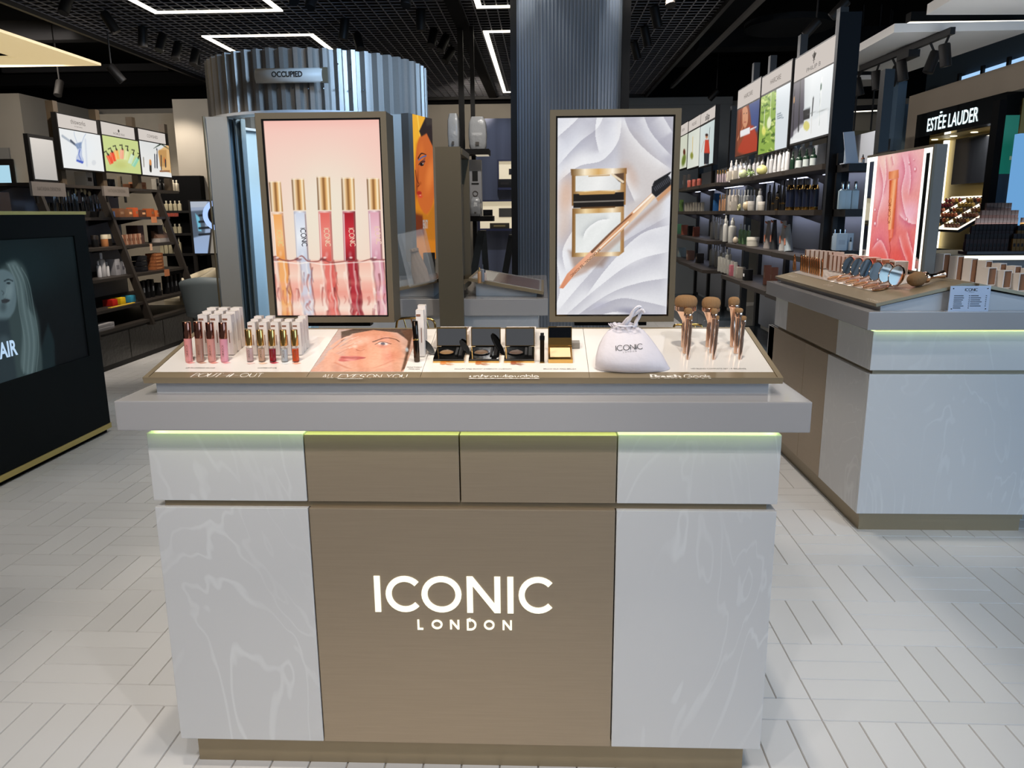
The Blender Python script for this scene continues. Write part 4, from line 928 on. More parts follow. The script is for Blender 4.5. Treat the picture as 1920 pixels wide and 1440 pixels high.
# open cushion compacts
def compact(label, px0, px1, py_front, py_hinge, py_top, lids, pan_col, w=None):
    a, b = TP(px0, py_front), TP(px1, py_front); hin = TP((px0+px1)/2, py_hinge)
    w = (b-a).length; c = (a+b)/2; dp = (hin-c).length*.98
    t = tilt_empty('brow_compact', label, 'compact', c); hw = w/2; th = .0105
    MB().box(-hw, hw, 0, dp, 0, th*.55, c=.001).build('base', M_gold, t)
    m = MB().box(-hw+.0005, hw-.0005, .0005, dp-.001, th*.55, th, c=.0006); m.box(-hw*.7, hw*.7, dp-.003, dp+.002, th*.5, th*1.15)
    m.build('inner_tray', M_blackgloss, t)
    cx = -hw*.24
    m = MB(); m.lathe([(.0205, th), (.0215, th+.0022), (.0185, th+.0022), (.0175, th+.0006)], 28, (cx, dp*.5, 0), sy=.86); m.build('pan_ring', M_blackgloss, t, 40)
    MB().lathe([(.0178, 0), (.0150, .0018), (0, .0024)], 24, (cx, dp*.5, th+.0002), sy=.86).build('cushion', mat('brow'+pan_col, pan_col, .6), t, 60)
    MB().box(hw*.36, hw*.52, dp*.22, dp*.8, th, th+.004, c=.001).box(hw*.6, hw*.82, dp*.15, dp*.85, th, th+.005, c=.001).build('applicator', M_blackmetal, t)
    # lid stands nearly upright on the hinge
    hp = hin; lh = top_at(hp, (px0+px1)/2, py_top); lean = R(4); up = Vector((0, math.sin(lean), math.cos(lean)))
    bx = Vector((0, dp, th)); Tm = Matrix.Rotation(-TILT, 3, 'X'); up = Tm @ up; nn = Tm @ Vector((0, -math.cos(lean), math.sin(lean)))
    l = MB().frame(bx, (1, 0, 0), up, -nn, -hw, hw, 0, lh, 0, .006).build('lid', M_gold, t)
    MB().frame(bx, (1, 0, 0), up, nn, -hw+.0022, hw-.0022, .0025, lh-.003, .0, .0012).build('mirror', M_mirror, l)
    for (x0, y0, x1, y1, k) in lids:                      # black inner lid standing out at the side
        A_, B_ = at_y(x0, y0, hp.y-.02), at_y(x1, y1, hp.y-.035)
        inv = Matrix.Rotation(-TILT, 3, 'X'); A_, B_ = inv @ (A_-c), inv @ (B_-c); d = (B_-A_); L = d.length; d.normalize()
        s = d.cross(Vector((.25, -1, .3))).normalized(); n = s.cross(d); mid = (A_+B_)/2
        m = MB(); ring = []
        prof = [mid+d*(L/2*math.cos(q))+s*(k*math.sin(q)) for q in [2*math.pi*i/22 for i in range(22)]]
        m.ext([v-n*.0016 for v in prof], n*.0034)
        prof2 = [mid+d*(L/2*.72*math.cos(q))+s*(k*.7*math.sin(q)) for q in [2*math.pi*i/22 for i in range(22)]]
        m.ext([v+n*.0019 for v in prof2], n*.0012)
        o = m.build('inner_lid', M_blackgloss, t)
        m = MB(); m.tube([B_-d*.004, B_+d*.006, (B_+Vector((0, dp*.0, 0)))+d*.009], .0016, 6); m.build('lid_hinge', M_blackgloss, t)
    return t
compact('first open brow compact with tan cushion before a white box', 812, 870.5, 680.5, 656, 621, [(794.5, 638, 814.5, 665, .0082)], '#7a5a34')
compact('middle open brow compact with brown cushion, without a white box', 878.5, 936, 680.5, 656, 621, [(862.5, 638, 881, 664, .0078)], '#5d452e')
compact('open dark brown brow compact before the second white box', 945, 1002, 680.5, 656, 621, [(921, 627, 945.5, 666, .008)], '#4a3628')
def wide_box(label, px0, px1, py_back, py_front, zt):
    a, b = at_z(px0, py_front, zt), at_z(px1, py_front, zt); y1 = at_z((px0+px1)/2, py_back, zt).y
    base = A0+TU*((a+b)/2-A0).dot(TU)+TV*((a.y-A0.y)/TV.y)
    t = thing('compact_carton', label, 'box', ((a+b)/2).xy.to_3d()+Vector((0, 0, base.z+.002)), group='white compact cartons'); hw = (b-a).length/2; hh = zt-base.z-.002; dp = min(y1-a.y, .088)
    MB().ext([(-hw, 0, 0), (-hw, dp, dp*math.tan(TILT)), (-hw, dp, hh), (-hw, 0, hh)], (2*hw, 0, 0)).build('carton', M_carton, t)
    m = MB()
    for i in range(2):
        for j in range(3): m.box(hw*(.55+.17*i), hw*(.67+.17*i), dp*(.06+.3*j), dp*(.3+.3*j), hh, hh+.0003)
    m.build('carton_print', mat('carton_dark', '#5a3c2c', .4), t); return t
wide_box('white compact carton behind the first open brow compact', 818, 879.5, 611, 621.5, 1.150)
wide_box('white compact carton behind the third open brow compact', 947, 1004.5, 611, 621.5, 1.150)
# slim black brow pencil, standing
p = TP(1016.5, 680); h = top_at(p, 1016, 624); t = thing('brow_brush', 'slim dark brush standing between the third and the cream compact', 'brush', p)
MB().box(-.0055, .0055, -.004, .004, 0, h*.76, c=.001).build('handle', mat('dark_bronze_metal', '#4a3b2c', .2, metal=.9), t)
MB().box(-.0062, .0062, -.0046, .0046, h*.76, h*.9, c=.001).build('ferrule', M_blackgloss, t)
MB().box(-.0045, .0045, -.003, .003, h*.9, h, c=.001).build('bristles', mat('black_bristle', '#161412', .9), t)
MB().box(-.0058, .0058, -.0043, .0043, 0, .0035, c=.0005).build('end_cap', M_gold, t)
# cream compact
a, b = TP(1028, 681), TP(1074, 681); c = (a+b)/2; hw = (b-a).length/2; hin = TP(1052, 657.5); dp = (hin-c).length
t = tilt_empty('brow_soap_compact', 'gold compact with a cream pan and dark mirror, right of the slim brush', 'compact', c)
MB().box(-hw, hw, 0, dp, 0, .011, c=.001).build('base', M_gold, t)
MB().box(-hw*.84, hw*.84, dp*.16, dp*.9, .011, .0116).build('cream', mat('cream_soap', '#e8d3a8', .45), t)
MB().tube([(-hw, dp, .0115), (hw, dp, .0115)], .003, 8).build('hinge', M_gold, t)
lh = top_at(hin, 1051, 621); Tm = Matrix.Rotation(-TILT, 3, 'X'); up = Tm @ Vector((0, .03, 1)).normalized(); nn = Tm @ Vector((0, -1, .03)).normalized()
l = MB().frame((0, dp+.001, .012), (1, 0, 0), up, -nn, -hw, hw, 0, lh, 0, .006).build('lid', M_gold, t)
MB().frame((0, dp+.001, .012), (1, 0, 0), up, nn, -hw+.002, hw-.002, .022, lh-.002, 0, .001).build('mirror', mat('dark_mirror', '#2b3038', .06, metal=.9), l)
p = TP(1079, 654); o = MB().box(-.011, .011, 0, .02, .001, .016, c=.0008).build('brush_carton', mat('grey_card', '#8d8880', .5)); o.location = p; o.rotation_euler = (TILT, 0, 0)
tag(o, 'small grey card box peeping out behind the cream compact', 'box')
# drawstring pouch
pl, pr = TP(1116, 690), TP(1256, 692); c = (pl+pr)/2
t = tilt_empty('drawstring_pouch', 'white fabric drawstring pouch with printed lettering and a ribbon loop', 'pouch', c)
inv = Matrix.Rotation(-TILT, 3, 'X')
def loc_at(px, py, dy): return inv @ (at_y(px, py, c.y+dy)-c)
rows = [((1117, 692), (1256, 693), .0, .055), ((1116, 685), (1252, 684), -.004, .066), ((1117, 668), (1243, 667), -.004, .066), ((1122, 650), (1230, 648), .006, .058), ((1130, 634), (1217, 630), .016, .044), ((1138, 622), (1207, 618), .026, .028), ((1147, 614), (1192, 612), .032, .016), ((1140, 607), (1197, 608), .032, .020)]
P = []; rr = np.random.RandomState(4)
for k, (l_, r_, dy, th) in enumerate(rows):
    a_, b_ = loc_at(*l_, dy), loc_at(*r_, dy); row = []
    n = 48
    for i in range(n+1):
        q = 2*math.pi*i/n; f = math.cos(q); s_ = math.sin(q)
        x = (1-abs(f)**1.0*0)*f
        pt = a_.lerp(b_, .5+.5*f)
        wr = .0022*math.sin(7*q+k*1.3)*(k/7)+.0012*math.sin(13*q-k)*(k/6)+(.0030*math.sin(17*q) if k > 5 else 0)
        pt = pt+Vector((0, (1-s_)*0+(-s_)*th*.5+th*.5*0+wr, .001*math.sin(5*q+k)*(k > 0)))
        if k == 0: pt.z = .0012
        row.append(pt)
    P.append(row)
bag = MB().grid(P).build('bag', mat('white_satin', '#d9d2d6', .55, bump=.12, scale=60), t, 80)
m = MB(); m.add([P[0][i] for i in range(48)], [tuple(range(48))]); m.build('bag_bottom', mat('white_satin', '#d9d2d6', .55), t)
neck = MB().tube([loc_at(1150, 615, .02), loc_at(1160, 611, .012), loc_at(1172, 612, .010), loc_at(1184, 611, .014), loc_at(1192, 613, .022)], .0022, 8).build('drawstring', mat('white_ribbon', '#efe9ec', .35), t)
def ribbon(pts, w):
    P_ = [Vector(q) for q in pts]; rows_ = []
    for i, q in enumerate(P_):
        d = (P_[min(i+1, len(P_)-1)]-P_[max(i-1, 0)]).normalized(); s_ = d.cross(Vector((.5*math.sin(i*.5), -1, .2))).normalized(); rows_.append([q-s_*w, q, q+s_*w])
    return rows_
rp = [loc_at(x, y, dy) for x, y, dy in [tuple(v) for v in curve([(1170, 612, .015), (1179, 601, .006), (1187, 585, .0), (1197, 576, .0), (1203, 581, .004), (1199, 592, .012), (1193, 603, .016), (1191, 613, .018)], 6)]]
rb_ = solid(MB().grid(ribbon(rp, .0045)).build('ribbon', mat('white_ribbon', '#efe9ec', .35), t, 80), .0006)
rp = [loc_at(x, y, dy) for x, y, dy in [tuple(v) for v in curve([(1165, 611, .018), (1176, 598, .012), (1190, 590, .006), (1203, 581, .002), (1209, 587, .0)], 6)]]
solid(MB().grid(ribbon(rp, .0035)).build('ribbon', mat('white_ribbon', '#efe9ec', .35), t, 80), .0006)
def on_bag(px, py): return at_y(px, py, c.y-.034+(690-py)*.00055)
a_, b_ = inv @ (on_bag(1155, 659)-c), inv @ (on_bag(1205, 655)-c); d = (b_-a_); L = d.length; d.normalize()
vv = (inv @ (on_bag(1180, 640)-c))-(inv @ (on_bag(1180, 660)-c)); vv = (vv-d*vv.dot(d)).normalized(); nn = d.cross(vv)
lt = MB(); write([('ICONIC', 'sans')], (a_+b_)/2+nn*.006, d, vv, nn, .0125, .11, .2, width=L, mb=lt); lt.build('lettering', M_print, t)
lt = MB(); write([('LONDON', 'sans')], (a_+b_)/2-vv*.006+nn*.006, d, vv, nn, .0032, .12, .8, width=L*.5, mb=lt); lt.build('lettering', M_print, t)

# nine make-up brushes in three groups
M_hair = mat('tan_bristle', '#94704a', .9, bump=.35, scale=220, stretch=(1, 1, .15)); M_hairtip = mat('soft_bristle', '#b98a58', .95, bump=.35, scale=260)
def mbrush(label, bx, by, tx, head_w, head_top, head_bot, oval=1.0, fer=.02, tilt_=0):
    p = TP(bx, by); q = at_y(tx, head_top, p.y); h = q.z-p.z; pxm = (at_y(tx+1, head_top, p.y)-q).x
    t = thing('makeup_brush', label, 'brush', p, group='make-up brush set'); t.rotation_euler = (0, math.atan2(q.x-p.x, h), 0)
    hw = head_w/2*pxm; hb = h-(head_bot-head_top)*pxm/math.cos(.1); fh = hw*.42 if hw > .012 else .011
    r0 = .0042 if hw < .009 else .0062
    z0 = hb-fh
    MB().lathe([(0, 0), (r0*.8, 0), (r0, .004), (r0*1.15, z0*.55), (r0*.95, z0*.66), (r0*1.05, z0*.72), (max(r0, hw*.72), z0-.003), (max(r0, hw*.86), z0)], 20, sy=.8).build('handle', M_rose, t, 50)
    MB().lathe([(hw*.88, z0), (hw*.96, z0+.001), (hw*.98, hb-.001), (hw*.92, hb)], 24, sy=.62).build('ferrule', M_rose, t, 40)
    hh = h-hb
    MB().lathe([(hw*.90, hb-.001), (hw*1.0, hb+hh*.22), (hw*1.02, hb+hh*.48), (hw*.93, hb+hh*.74), (hw*.72, hb+hh*.92), (hw*.4, hb+hh*.99), (0, h)], 28, sy=.66).build('bristles', M_hair, t, 80)
    return t
BR = [('widest oval-headed make-up brush, back of the left brush group', 1281, 651, 1287, 42.5, 553, 574), ('medium make-up brush in the middle of the left brush group', 1284.5, 662.5, 1291, 16, 577, 588),
      ('small thin make-up brush at the front of the left brush group', 1289.6, 674, 1296, 6.5, 592, 599), ('big oval-headed make-up brush at the back of the centre brush group', 1327, 650.5, 1334.5, 35, 556.5, 577),
      ('medium make-up brush in the middle of the centre brush group', 1332.7, 662, 1340, 13.5, 578, 588), ('small thin make-up brush at the front of the centre brush group', 1338, 674, 1346.5, 6, 591.5, 599),
      ('round-headed make-up brush at the back of the right brush group', 1373, 650.5, 1376.5, 21.5, 556.5, 571.5), ('medium make-up brush in the middle of the right brush group', 1380, 662.5, 1386, 15.5, 577.5, 586),
      ('small make-up brush at the front right corner of the brush set', 1387, 674, 1395.5, 10, 592, 600)]
for b_ in BR: mbrush(*b_)
# gold wire holders behind the tray
def wire(label, pts, bars, y):
    P_ = [at_y(x, yy, y) for x, yy in pts]; o = P_[0].copy(); o.z = H
    t = thing('wire_rack', label, 'wire holder', o); 
    f_ = MB().tube([q-o for q in P_], .0035, 8)
    for dx in (0, .14): 
        pass
    f_.build('wire_frame', M_gold, t, 60)
    for (a_, b_) in bars:
        A_, B_ = at_y(*a_, y), at_y(*b_, y); MB().tube([A_-o, B_-o], .0022, 6).build('wire', M_gold, t, 60)
    return t
WQ = [tuple(v) for v in curve([(742, 640), (744, 606), (750, 598), (775, 596.5), (800, 597), (812, 601), (816, 612), (816, 640)], 4)]
wire('gold wire rack behind the tray, between the left sign and the bronze totem', WQ, [((757 + 14*k, 598), (766+14*k, 632)) for k in range(4)], .56)
WQ = [tuple(v) for v in curve([(1262, 640), (1264, 612), (1272, 609), (1300, 608.5), (1312, 609.5), (1316, 614), (1317, 640)], 4)]
wire('gold wire rack behind the tray beside the right lit sign', WQ, [((1278+12*k, 609), (1283+12*k, 636)) for k in range(3)], .56)
ORDW = 'first second third fourth fifth sixth seventh eighth ninth tenth eleventh twelfth thirteenth fourteenth fifteenth sixteenth seventeenth eighteenth nineteenth twentieth twenty-first twenty-second twenty-third twenty-fourth twenty-fifth twenty-sixth'.split()
# ------------------------------------------------------------------ small goods used on the shelving
CACHE = {}
def shape_mesh(kind, h, r, cols, d=None):
    key = (kind, round(h, 3), round(r, 3), cols, d)
    if key in CACHE: return CACHE[key]
    m = MB(); mats = [mat('good_%s_%s_%s' % (c, k, kind[:3] == 'box'), c, .12 if k == 'm' else (.55 if kind[:3] == 'box' else .35), metal=1.0 if k == 'm' else 0, coat=.2 if k == 'p' and kind[:3] != 'box' else 0, spec=.25 if kind[:3] == 'box' else .5)
                      for c, k in [(c.rstrip('m'), 'm' if c.endswith('m') else 'p') for c in cols]]
    if kind == 'bottle':
        m.lathe([(0, 0), (r*.95, 0), (r, .003), (r, h*.66), (r*.8, h*.72), (r*.38, h*.745)], 14); m.lathe([(r*.42, h*.745), (r*.42, h*.98), (r*.36, h), (0, h)], 12, m=1)
    elif kind == 'spray':
        m.lathe([(0, 0), (r*.95, 0), (r, .003), (r, h*.60), (r*.75, h*.67), (r*.5, h*.69)], 14); m.lathe([(r*.5, h*.69), (r*.55, h*.70), (r*.55, h*.86), (r*.3, h*.9), (r*.3, h), (0, h)], 12, m=1); m.box(-r*.75, 0, -r*.15, r*.15, h*.93, h*.98, 1)
    elif kind == 'can':
        m.lathe([(r*.98, 0), (r, .003), (r, h*.1)], 16, m=1); m.lathe([(r, h*.1), (r, h*.66)], 16); m.lathe([(r, h*.66), (r*.98, h*.70), (r*.7, h*.8), (r*.62, h*.8)], 16, m=1); m.lathe([(r*.66, h*.8), (r*.66, h*.985), (r*.6, h), (0, h)], 16, m=2)
    elif kind == 'jar':
        m.lathe([(0, 0), (r*.94, 0), (r, .003), (r, h*.62), (0, h*.62)], 18); m.lathe([(r*1.03, h*.63), (r*1.03, h*.98), (r, h), (0, h)], 18, m=1)
    elif kind == 'tube':
        m.lathe([(r*.8, 0), (r*.82, h*.18), (r*.8, h*.19)], 14, m=1)
        n = 12; rows = []
        for i in range(7):
            t = i/6; rows.append([(r*(1+.05*t)*math.cos(2*math.pi*k/n), r*(1-t*.93)*math.sin(2*math.pi*k/n), h*(.19+.81*t)) for k in range(n+1)])
        m.grid(rows)
    elif kind == 'cone':
        m.lathe([(0, 0), (r, 0), (r*.95, h*.3), (r*.6, h*.75), (r*.22, h*.98), (0, h)], 14); m.lathe([(r*.97, h*.2), (r*.99, h*.2), (r*.96, h*.26), (r*.93, h*.26)], 14, m=1)
    elif kind == 'box':
        dd = d or r; m.box(-r, r, -dd, dd, 0, h, 0, c=.0012); m.box(-r*.6, r*.6, -dd-.0004, -dd, h*.35, h*.62, 1)
    elif kind == 'boxx':                                                # label facing the side (-X)
        dd = d or r; m.box(-dd, dd, -r, r, 0, h, 0, c=.0012); m.box(-dd-.0006, -dd, -r*.6, r*.6, h*.35, h*.62, 1); m.box(dd, dd+.0006, -r*.6, r*.6, h*.35, h*.62, 1)
    elif kind == 'dropper':
        m.lathe([(0, 0), (r*.95, 0), (r, .003), (r, h*.56), (r*.8, h*.64), (r*.4, h*.67)], 14); m.lathe([(r*.45, h*.67), (r*.45, h*.80), (r*.28, h*.82), (r*.3, h*.93), (r*.18, h), (0, h)], 12, m=1)
        m.lathe([(r*1.01, h*.12), (r*1.01, h*.48)], 14, m=2)
    elif kind == 'flat':                                                # flat flask with shoulders
        m.box(-r, r, -r*.55, r*.55, 0, h*.68, c=.004); m.lathe([(r*.9, h*.68), (r*.4, h*.74)], 12, sy=.6); m.lathe([(r*.42, h*.74), (r*.42, h*.98), (r*.36, h), (0, h)], 12, m=1)
    me = m.mesh(kind, mats, 45); CACHE[key] = me; return me
def good(name, label, cat, p, kind, h, r, cols, group=None, rz=0, d=None, lean=None):
    o = link(name, shape_mesh(kind, h, r, tuple(cols), d)); o.location = p; o.rotation_euler = (lean or 0, 0, rz)
    return tag(o, label, cat, group)

# ------------------------------------------------------------------ black video cabinet at left
t = thing('video_cabinet', 'black cabinet with brass edges and a dark video screen at the far left', 'cabinet', (-3.1, 2.0, 0))
o3 = Vector((-3.1, 2.0, 0))
XF = -2.78; Y1 = 3.306
MB().box(-.42, XF+3.1-.012, -2.4, Y1-2.0, .06, 1.462, c=.002).build('body', mat('black_green_paint', '#0b1011', .6, spec=.1), t)
fa = MB(); fx0, fx1 = XF+3.1-.0119, XF+3.1
SY0, SY1, SZ0_, SZ1_ = 1.75, 3.165, .555, 1.325
fa.box(fx0, fx1, -2.4, SY0-2, .06, 1.462).box(fx0, fx1, SY1-2, Y1-2-.001, .06, 1.462).box(fx0, fx1, SY0-2, SY1-2, .06, SZ0_).box(fx0, fx1, SY0-2, SY1-2, SZ1_+.006, 1.462)
fa.build('face_frame', mat('black_green_paint2', '#0d1315', .6, spec=.12), t)
MB().box(-.43, fx1+.008, -2.42, Y1-2+.006, 1.462, 1.482, c=.002).build('top_edge', M_brass, t)
MB().box(fx1+.0001, fx1+.006, -2.4, Y1-2, .028, .062).box(-.4, fx1, Y1-2+.0001, Y1-2+.006, .028, .062).build('base_edge', M_brass, t)
MB().box(-.4, fx1-.02, -2.38, Y1-2-.02, 0, .06).build('plinth', M_black, t)
P0 = Vector((XF-.010, SY0, SZ0_)); A = Art(P0, Vector((0, SY1-SY0, 0)), Vector((0, 0, SZ1_-SZ0_)), 300, '#0e1719', '#07090c')
A.ell((40, 500), 140, 90, '#16262a', 0, .9, .8); A.ell((150, 470), 60, 60, '#141f22', 0, .9, .7)
A.poly(curve([(2, 500), (28, 488), (48, 505), (60, 560), (72, 600), (76, 640), (78, 700), (-20, 720), (-10, 560)]), '#3a4a4c', 8)
A.poly(curve([(12, 494), (30, 492), (44, 520), (50, 570), (66, 600), (70, 650), (62, 700), (40, 690), (42, 620), (34, 560), (24, 520)]), '#5d7174', 5, .9)
for k in range(7): A.line(curve([(16+k*4, 496+k), (30+k*4, 530), (36+k*4.6, 580), (46+k*4.4, 640), (44+k*4, 700)]), 2.2, ('#7b9092', '#4a5c5e')[k % 2], 2, 1.2, .6)
A.poly(curve([(-30, 510), (6, 505), (24, 516), (29, 540), (31, 560), (27, 582), (16, 598), (4, 606), (-30, 600)]), '#60757c', 3)
A.ell((18, 545), 12, 34, '#7e949a', 8, .9, .7); A.ell((6, 575), 10, 16, '#3b4a50', 0, .9, .7)
A.line(curve([(8, 527), (16, 524), (24, 527)]), 2.4, '#28343a'); A.ell((16, 531), 5, 2.6, '#1d282d', 0, .5); A.line(curve([(5, 553), (7, 549), (3, 545)]), 1.5, '#3a474c')
A.poly(curve([(2, 563), (10, 560), (19, 563), (12, 568), (4, 568)]), '#33373c', 1.0); A.line([(8, 557), (12, 548), (13, 540)], 1.2, '#93a7ac', alpha=.5)
A.poly([(-30, 600), (16, 598), (22, 640), (34, 720), (-30, 720)], '#2d3a40', 6); A.poly([(78, 650), (90, 605), (102, 640), (104, 690), (80, 700)], '#18262a', 5)
A.ell((8, 640), 18, 18, '#4a5b62', 30, .8, .7)
A.build('video_screen', t, .72).location = -o3
a_, b_ = at_x(-14, 676, XF-.006), at_x(34, 664, XF-.006)
text_part('HAIR', (a_+b_)/2-o3, (0, 1, 0), (0, 0, 1), (1, 0, 0), .088, glow('blue_white_text', '#b9d6f2', 1.0), t, width=(b_-a_).length, bold=.03)

# ------------------------------------------------------------------ left wall shelving
GX = -3.97; GY0, GY1 = 5.12, 7.40
t = thing('shelving_unit', 'dark open shelving with slanted uprights at left, filled with make-up', 'shelf unit', (-4.3, GY0, 0))
o3 = Vector((-4.3, GY0, 0))
def fx(z): return -4.30+(1.70-z)*.27 if z < 1.7 else -4.30
LZ = [1.745, 1.44, 1.15, .86, .58, .40]
for i, z in enumerate(LZ):
    x1 = fx(z)+.05-o3.x
    MB().box(-.40, x1, 0, GY1-GY0+(.45 if i == 0 else 0), z-.028, z).build('shelf', M_darkbrown, t)
for y in (0.0, 1.02, 2.18):
    pts = [Vector((fx(1.72)-.02, GY0+y, 1.72))-o3, Vector((fx(1.72)+.05, GY0+y, 1.72))-o3, Vector((fx(.34)+.07, GY0+y, .34))-o3, Vector((fx(.34), GY0+y, .34))-o3]
    MB().ext(pts, (0, .045, 0)).build('slanted_upright', M_darkbrown, t)
for px, py in ((98, 189), (178, 206), (246, 220), (307, 233)):
    q = at_x(px, py, -4.29); y = q.y-GY0
    MB().box(-.04, .03, y-.035, y+.035, 1.7455, q.z).build('upright', mat('umber_post', '#4a3d2e', .5), t)
for y0, y1 in ((.03, 1.0), (1.08, 2.15)):
    MB().box(-.42, -.405, y0, y1, .42, 1.72).build('back_panel', mat('pale_back', '#8b8a92', .6), t)
for z in LZ[:5]:
    for y in (.05, .76, 1.5, 2.07)[:4]:
        MB().ext([(-.40, y-.015, z-.029), (fx(z)-o3.x-.16, y-.015, z-.029), (-.40, y-.015, z-.09)], (0, .02, 0)).build('bracket', M_darkbrown, t)
for (y0, y1) in ((-.02, .71), (.725, 1.42), (1.435, 2.16)):
    MB().box(.0, GX-o3.x, y0, y1, .05, .335).build('drawer', mat('hammered_black', '#3b3936', .32, bump=.5, scale=26), t)
MB().box(-.4, GX-o3.x-.004, -.02, 2.16, .0, .372).build('base', M_blackmetal, t)

def wall_sign(label, X, pl, pr, ht, hb, pt, pb, header, art, side, th=.05, hdr_w=1.0, hl='#e6ddd5', estr=1.0):
    """pl/pr: x pixels of the lit sheet; ht, hb, pt, pb: (left, right) y pixels of header top/bottom, sheet top/bottom"""
    near, far = (pl, pr) if side > 0 else (pr, pl)
    kn = 0 if side > 0 else 1
    P = lambda x, y: at_x(x, y, X)
    zb, zt = P(near, pb[kn]).z, P(near, pt[kn]).z; z0, z1 = P(near, hb[kn]).z, P(near, ht[kn]).z
    yn, yf = P(near, (pt[kn]+pb[kn])/2).y, P(far, (pt[1-kn]+pb[1-kn])/2).y
    o = Vector((X, yn, zb)); t = thing('backlit_poster', label, 'lit sign', o)
    L = yf-yn; s = side
    MB().box(min(0, -s*th), max(0, -s*th), -.012, L+.012, -.012, z1-zb+.012).build('frame', M_blackmetal, t)
    U = Vector((0, s*L, 0)); P0 = Vector((X+s*.002, yn if s > 0 else yf, zb)); 
    A = Art(P0, U, Vector((0, 0, zt-zb)), 96, '#e8eaea'); art(A); A.build('lit_sheet', t, estr).location = -o
    Lh = L*hdr_w; y_ = 0
    MB().box(min(s*.001, s*.003), max(s*.001, s*.003), y_, y_+Lh, z0-zb, z1-zb).build('header', glow('lit_header'+hl, hl, .82), t)
    N = Vector((s, 0, 0)); Ud = Vector((0, s, 0)); c = Vector((s*.0036, Lh/2, (z0+z1)/2-zb))
    for (txt, h, w, dz, bold) in header:
        text_part(txt, c+Vector((0, 0, dz*(z1-z0)-h/2)), Ud, (0, 0, 1), N, h, glow('header_ink', '#6a625c', 1.0) if bold == 0 else M_print, t, width=w*Lh, bold=max(bold, 0))
    return t, c, z1-z0, L, Ud, N
def art1(A):
    A.ell((155, 280), 40, 40, '#e6ebee', 0, .9); A.line(curve([(117, 255), (130, 264), (148, 276)]), 5, '#9aa5b2', 4, 1, .8); A.line([(133, 264), (142, 272)], 5, '#4d5666', 4); A.poly([(140, 270), (153, 266), (153, 280), (146, 281)], '#7f93b4', 1.5)
    A.poly(curve([(146, 279), (153, 279), (154, 292), (157, 300), (155, 306), (144, 303), (143, 295), (146, 288)]), '#b9c4dd', 1.2); A.poly([(144, 299), (157, 303), (155, 307), (143, 302)], '#3a53b8', 1); A.line(curve([(150, 280), (148, 290), (152, 300)]), 2, '#4a62b8', 2)
    A.line(curve([(148, 276), (140, 255), (139, 247)]), 1.2, '#9fb0cc'); A.line(curve([(151, 276), (157, 258), (161, 251)]), 1.2, '#9fb0cc'); A.line([(160, 262), (163, 310)], 5, '#d2d8e2', 5, 2); A.ell((176, 305), 5, 6, '#cfd3d8', 0, .4, .7)
wall_sign('lit poster of a glass pipette on pale grey, first of three at left', -4.20, 114.5, 191, (214, 232), (239, 249), (241, 252), (314, 320),
          [('thisworks', .045, .38, .12, 0), ('in harmony', .014, .2, -.22, 0)], art1, 1, hdr_w=.93)
def art2(A):
    A.put(np.ones_like(A.X), '#c6d28a'); A.ell((228, 300), 30, 24, '#d6da92', 10, .9, .7); A.ell((226, 309), 22, 14, '#b9bd6a', 5, .9, .6)
    for k, (x, y, a, c) in enumerate(((206, 299, -24, '#e8512e'), (212, 294, -16, '#ea4a2a'), (219, 290, -8, '#f0b25e'), (228.5, 289, 2, '#efa888'), (237, 291, 10, '#d9e0a0'), (246, 298, 20, '#c9e0c0'), (254, 304, 30, '#8fcfae'))):
        ca, sa = math.cos(R(a)), math.sin(R(a)); f = lambda u, v: (x+u*ca-v*sa, y+u*sa+v*ca)
        A.poly([f(-3.6, -9), f(3.6, -9), f(3.8, 9), f(-3.8, 9)], c, .7); A.line([f(-1.6, -8), f(-1.6, 8)], 1.4, '#fff4e0', alpha=.5)
        A.line([f(0, -9), f(0, -17)], 2.4, '#25251c'); A.line([f(0, -17), f(-5, -16.5)], 1.8, '#25251c'); A.line([f(0, -12), f(1.6, -9)], 3.4, '#2c2c22')
tt, c, hh, L, Ud, N = wall_sign('lit green poster of fanned coloured pump bottles, second of three at left', -4.20, 195, 261, (229, 240), (252, 260), (254, 263), (320, 324),
          [('NOBLE ISLE', .022, .34, -.26, 0)], art2, 1, hdr_w=.92)
m = MB().lathe([(.012, 0), (.016, .02), (.009, .045), (.006, .06), (0, .062)], 10, M=Matrix(((0, 0, 0.02), (1, 0, 0), (0, 1, 0))), o=c+Vector((0, 0, .0))); m.build('crest', M_print, tt)
def art3(A):
    A.shade([(262, 264), (325, 264), (325, 330), (262, 330)], ['#dcdedc', '#eceae6'], ((262, 264), (262, 330))); A.poly([(296, 284), (315, 270), (325, 270), (325, 326), (302, 318)], '#d9b078', 1.5); A.poly([(297, 281), (312, 281), (313, 312), (300, 312)], '#b98a50', 1.2, .8)
    for k in range(10): A.line([(302, 270), (288+k*3.4, 262+abs(k-4)*2.6+6)], 2.2, '#2b3a2a', .6)
    for x, y0, y1, w in ((294, 280, 314, 4), (290, 290, 314, 3.4), (302, 292, 318, 3.2), (310, 300, 312, 4.5)): A.line([(x, y0), (x+.6, y1)], w, '#1f2433', w)
    A.line([(282, 306), (282.4, 319)], 8, '#2a2620', 8); A.line([(282, 303), (282, 306)], 8, '#d08a4c', 8); A.line([(293, 283), (293, 287)], 4, '#e8e4dc'); A.line([(308, 297), (308, 303)], 5, '#c9743a', 5); A.line([(300, 321), (318, 321)], 3, '#8a5a3a', 3); A.line([(269, 296), (270, 312)], 3.4, '#8a8478', 3)
wall_sign('lit poster of dark candles and bottles by a plant, third of three at left', -4.20, 264, 318.5, (242, 249.5), (262, 268), (264, 271), (327, 329),
          [('COWSHED', .034, .4, 0, 0)], art3, 1, hdr_w=.90)
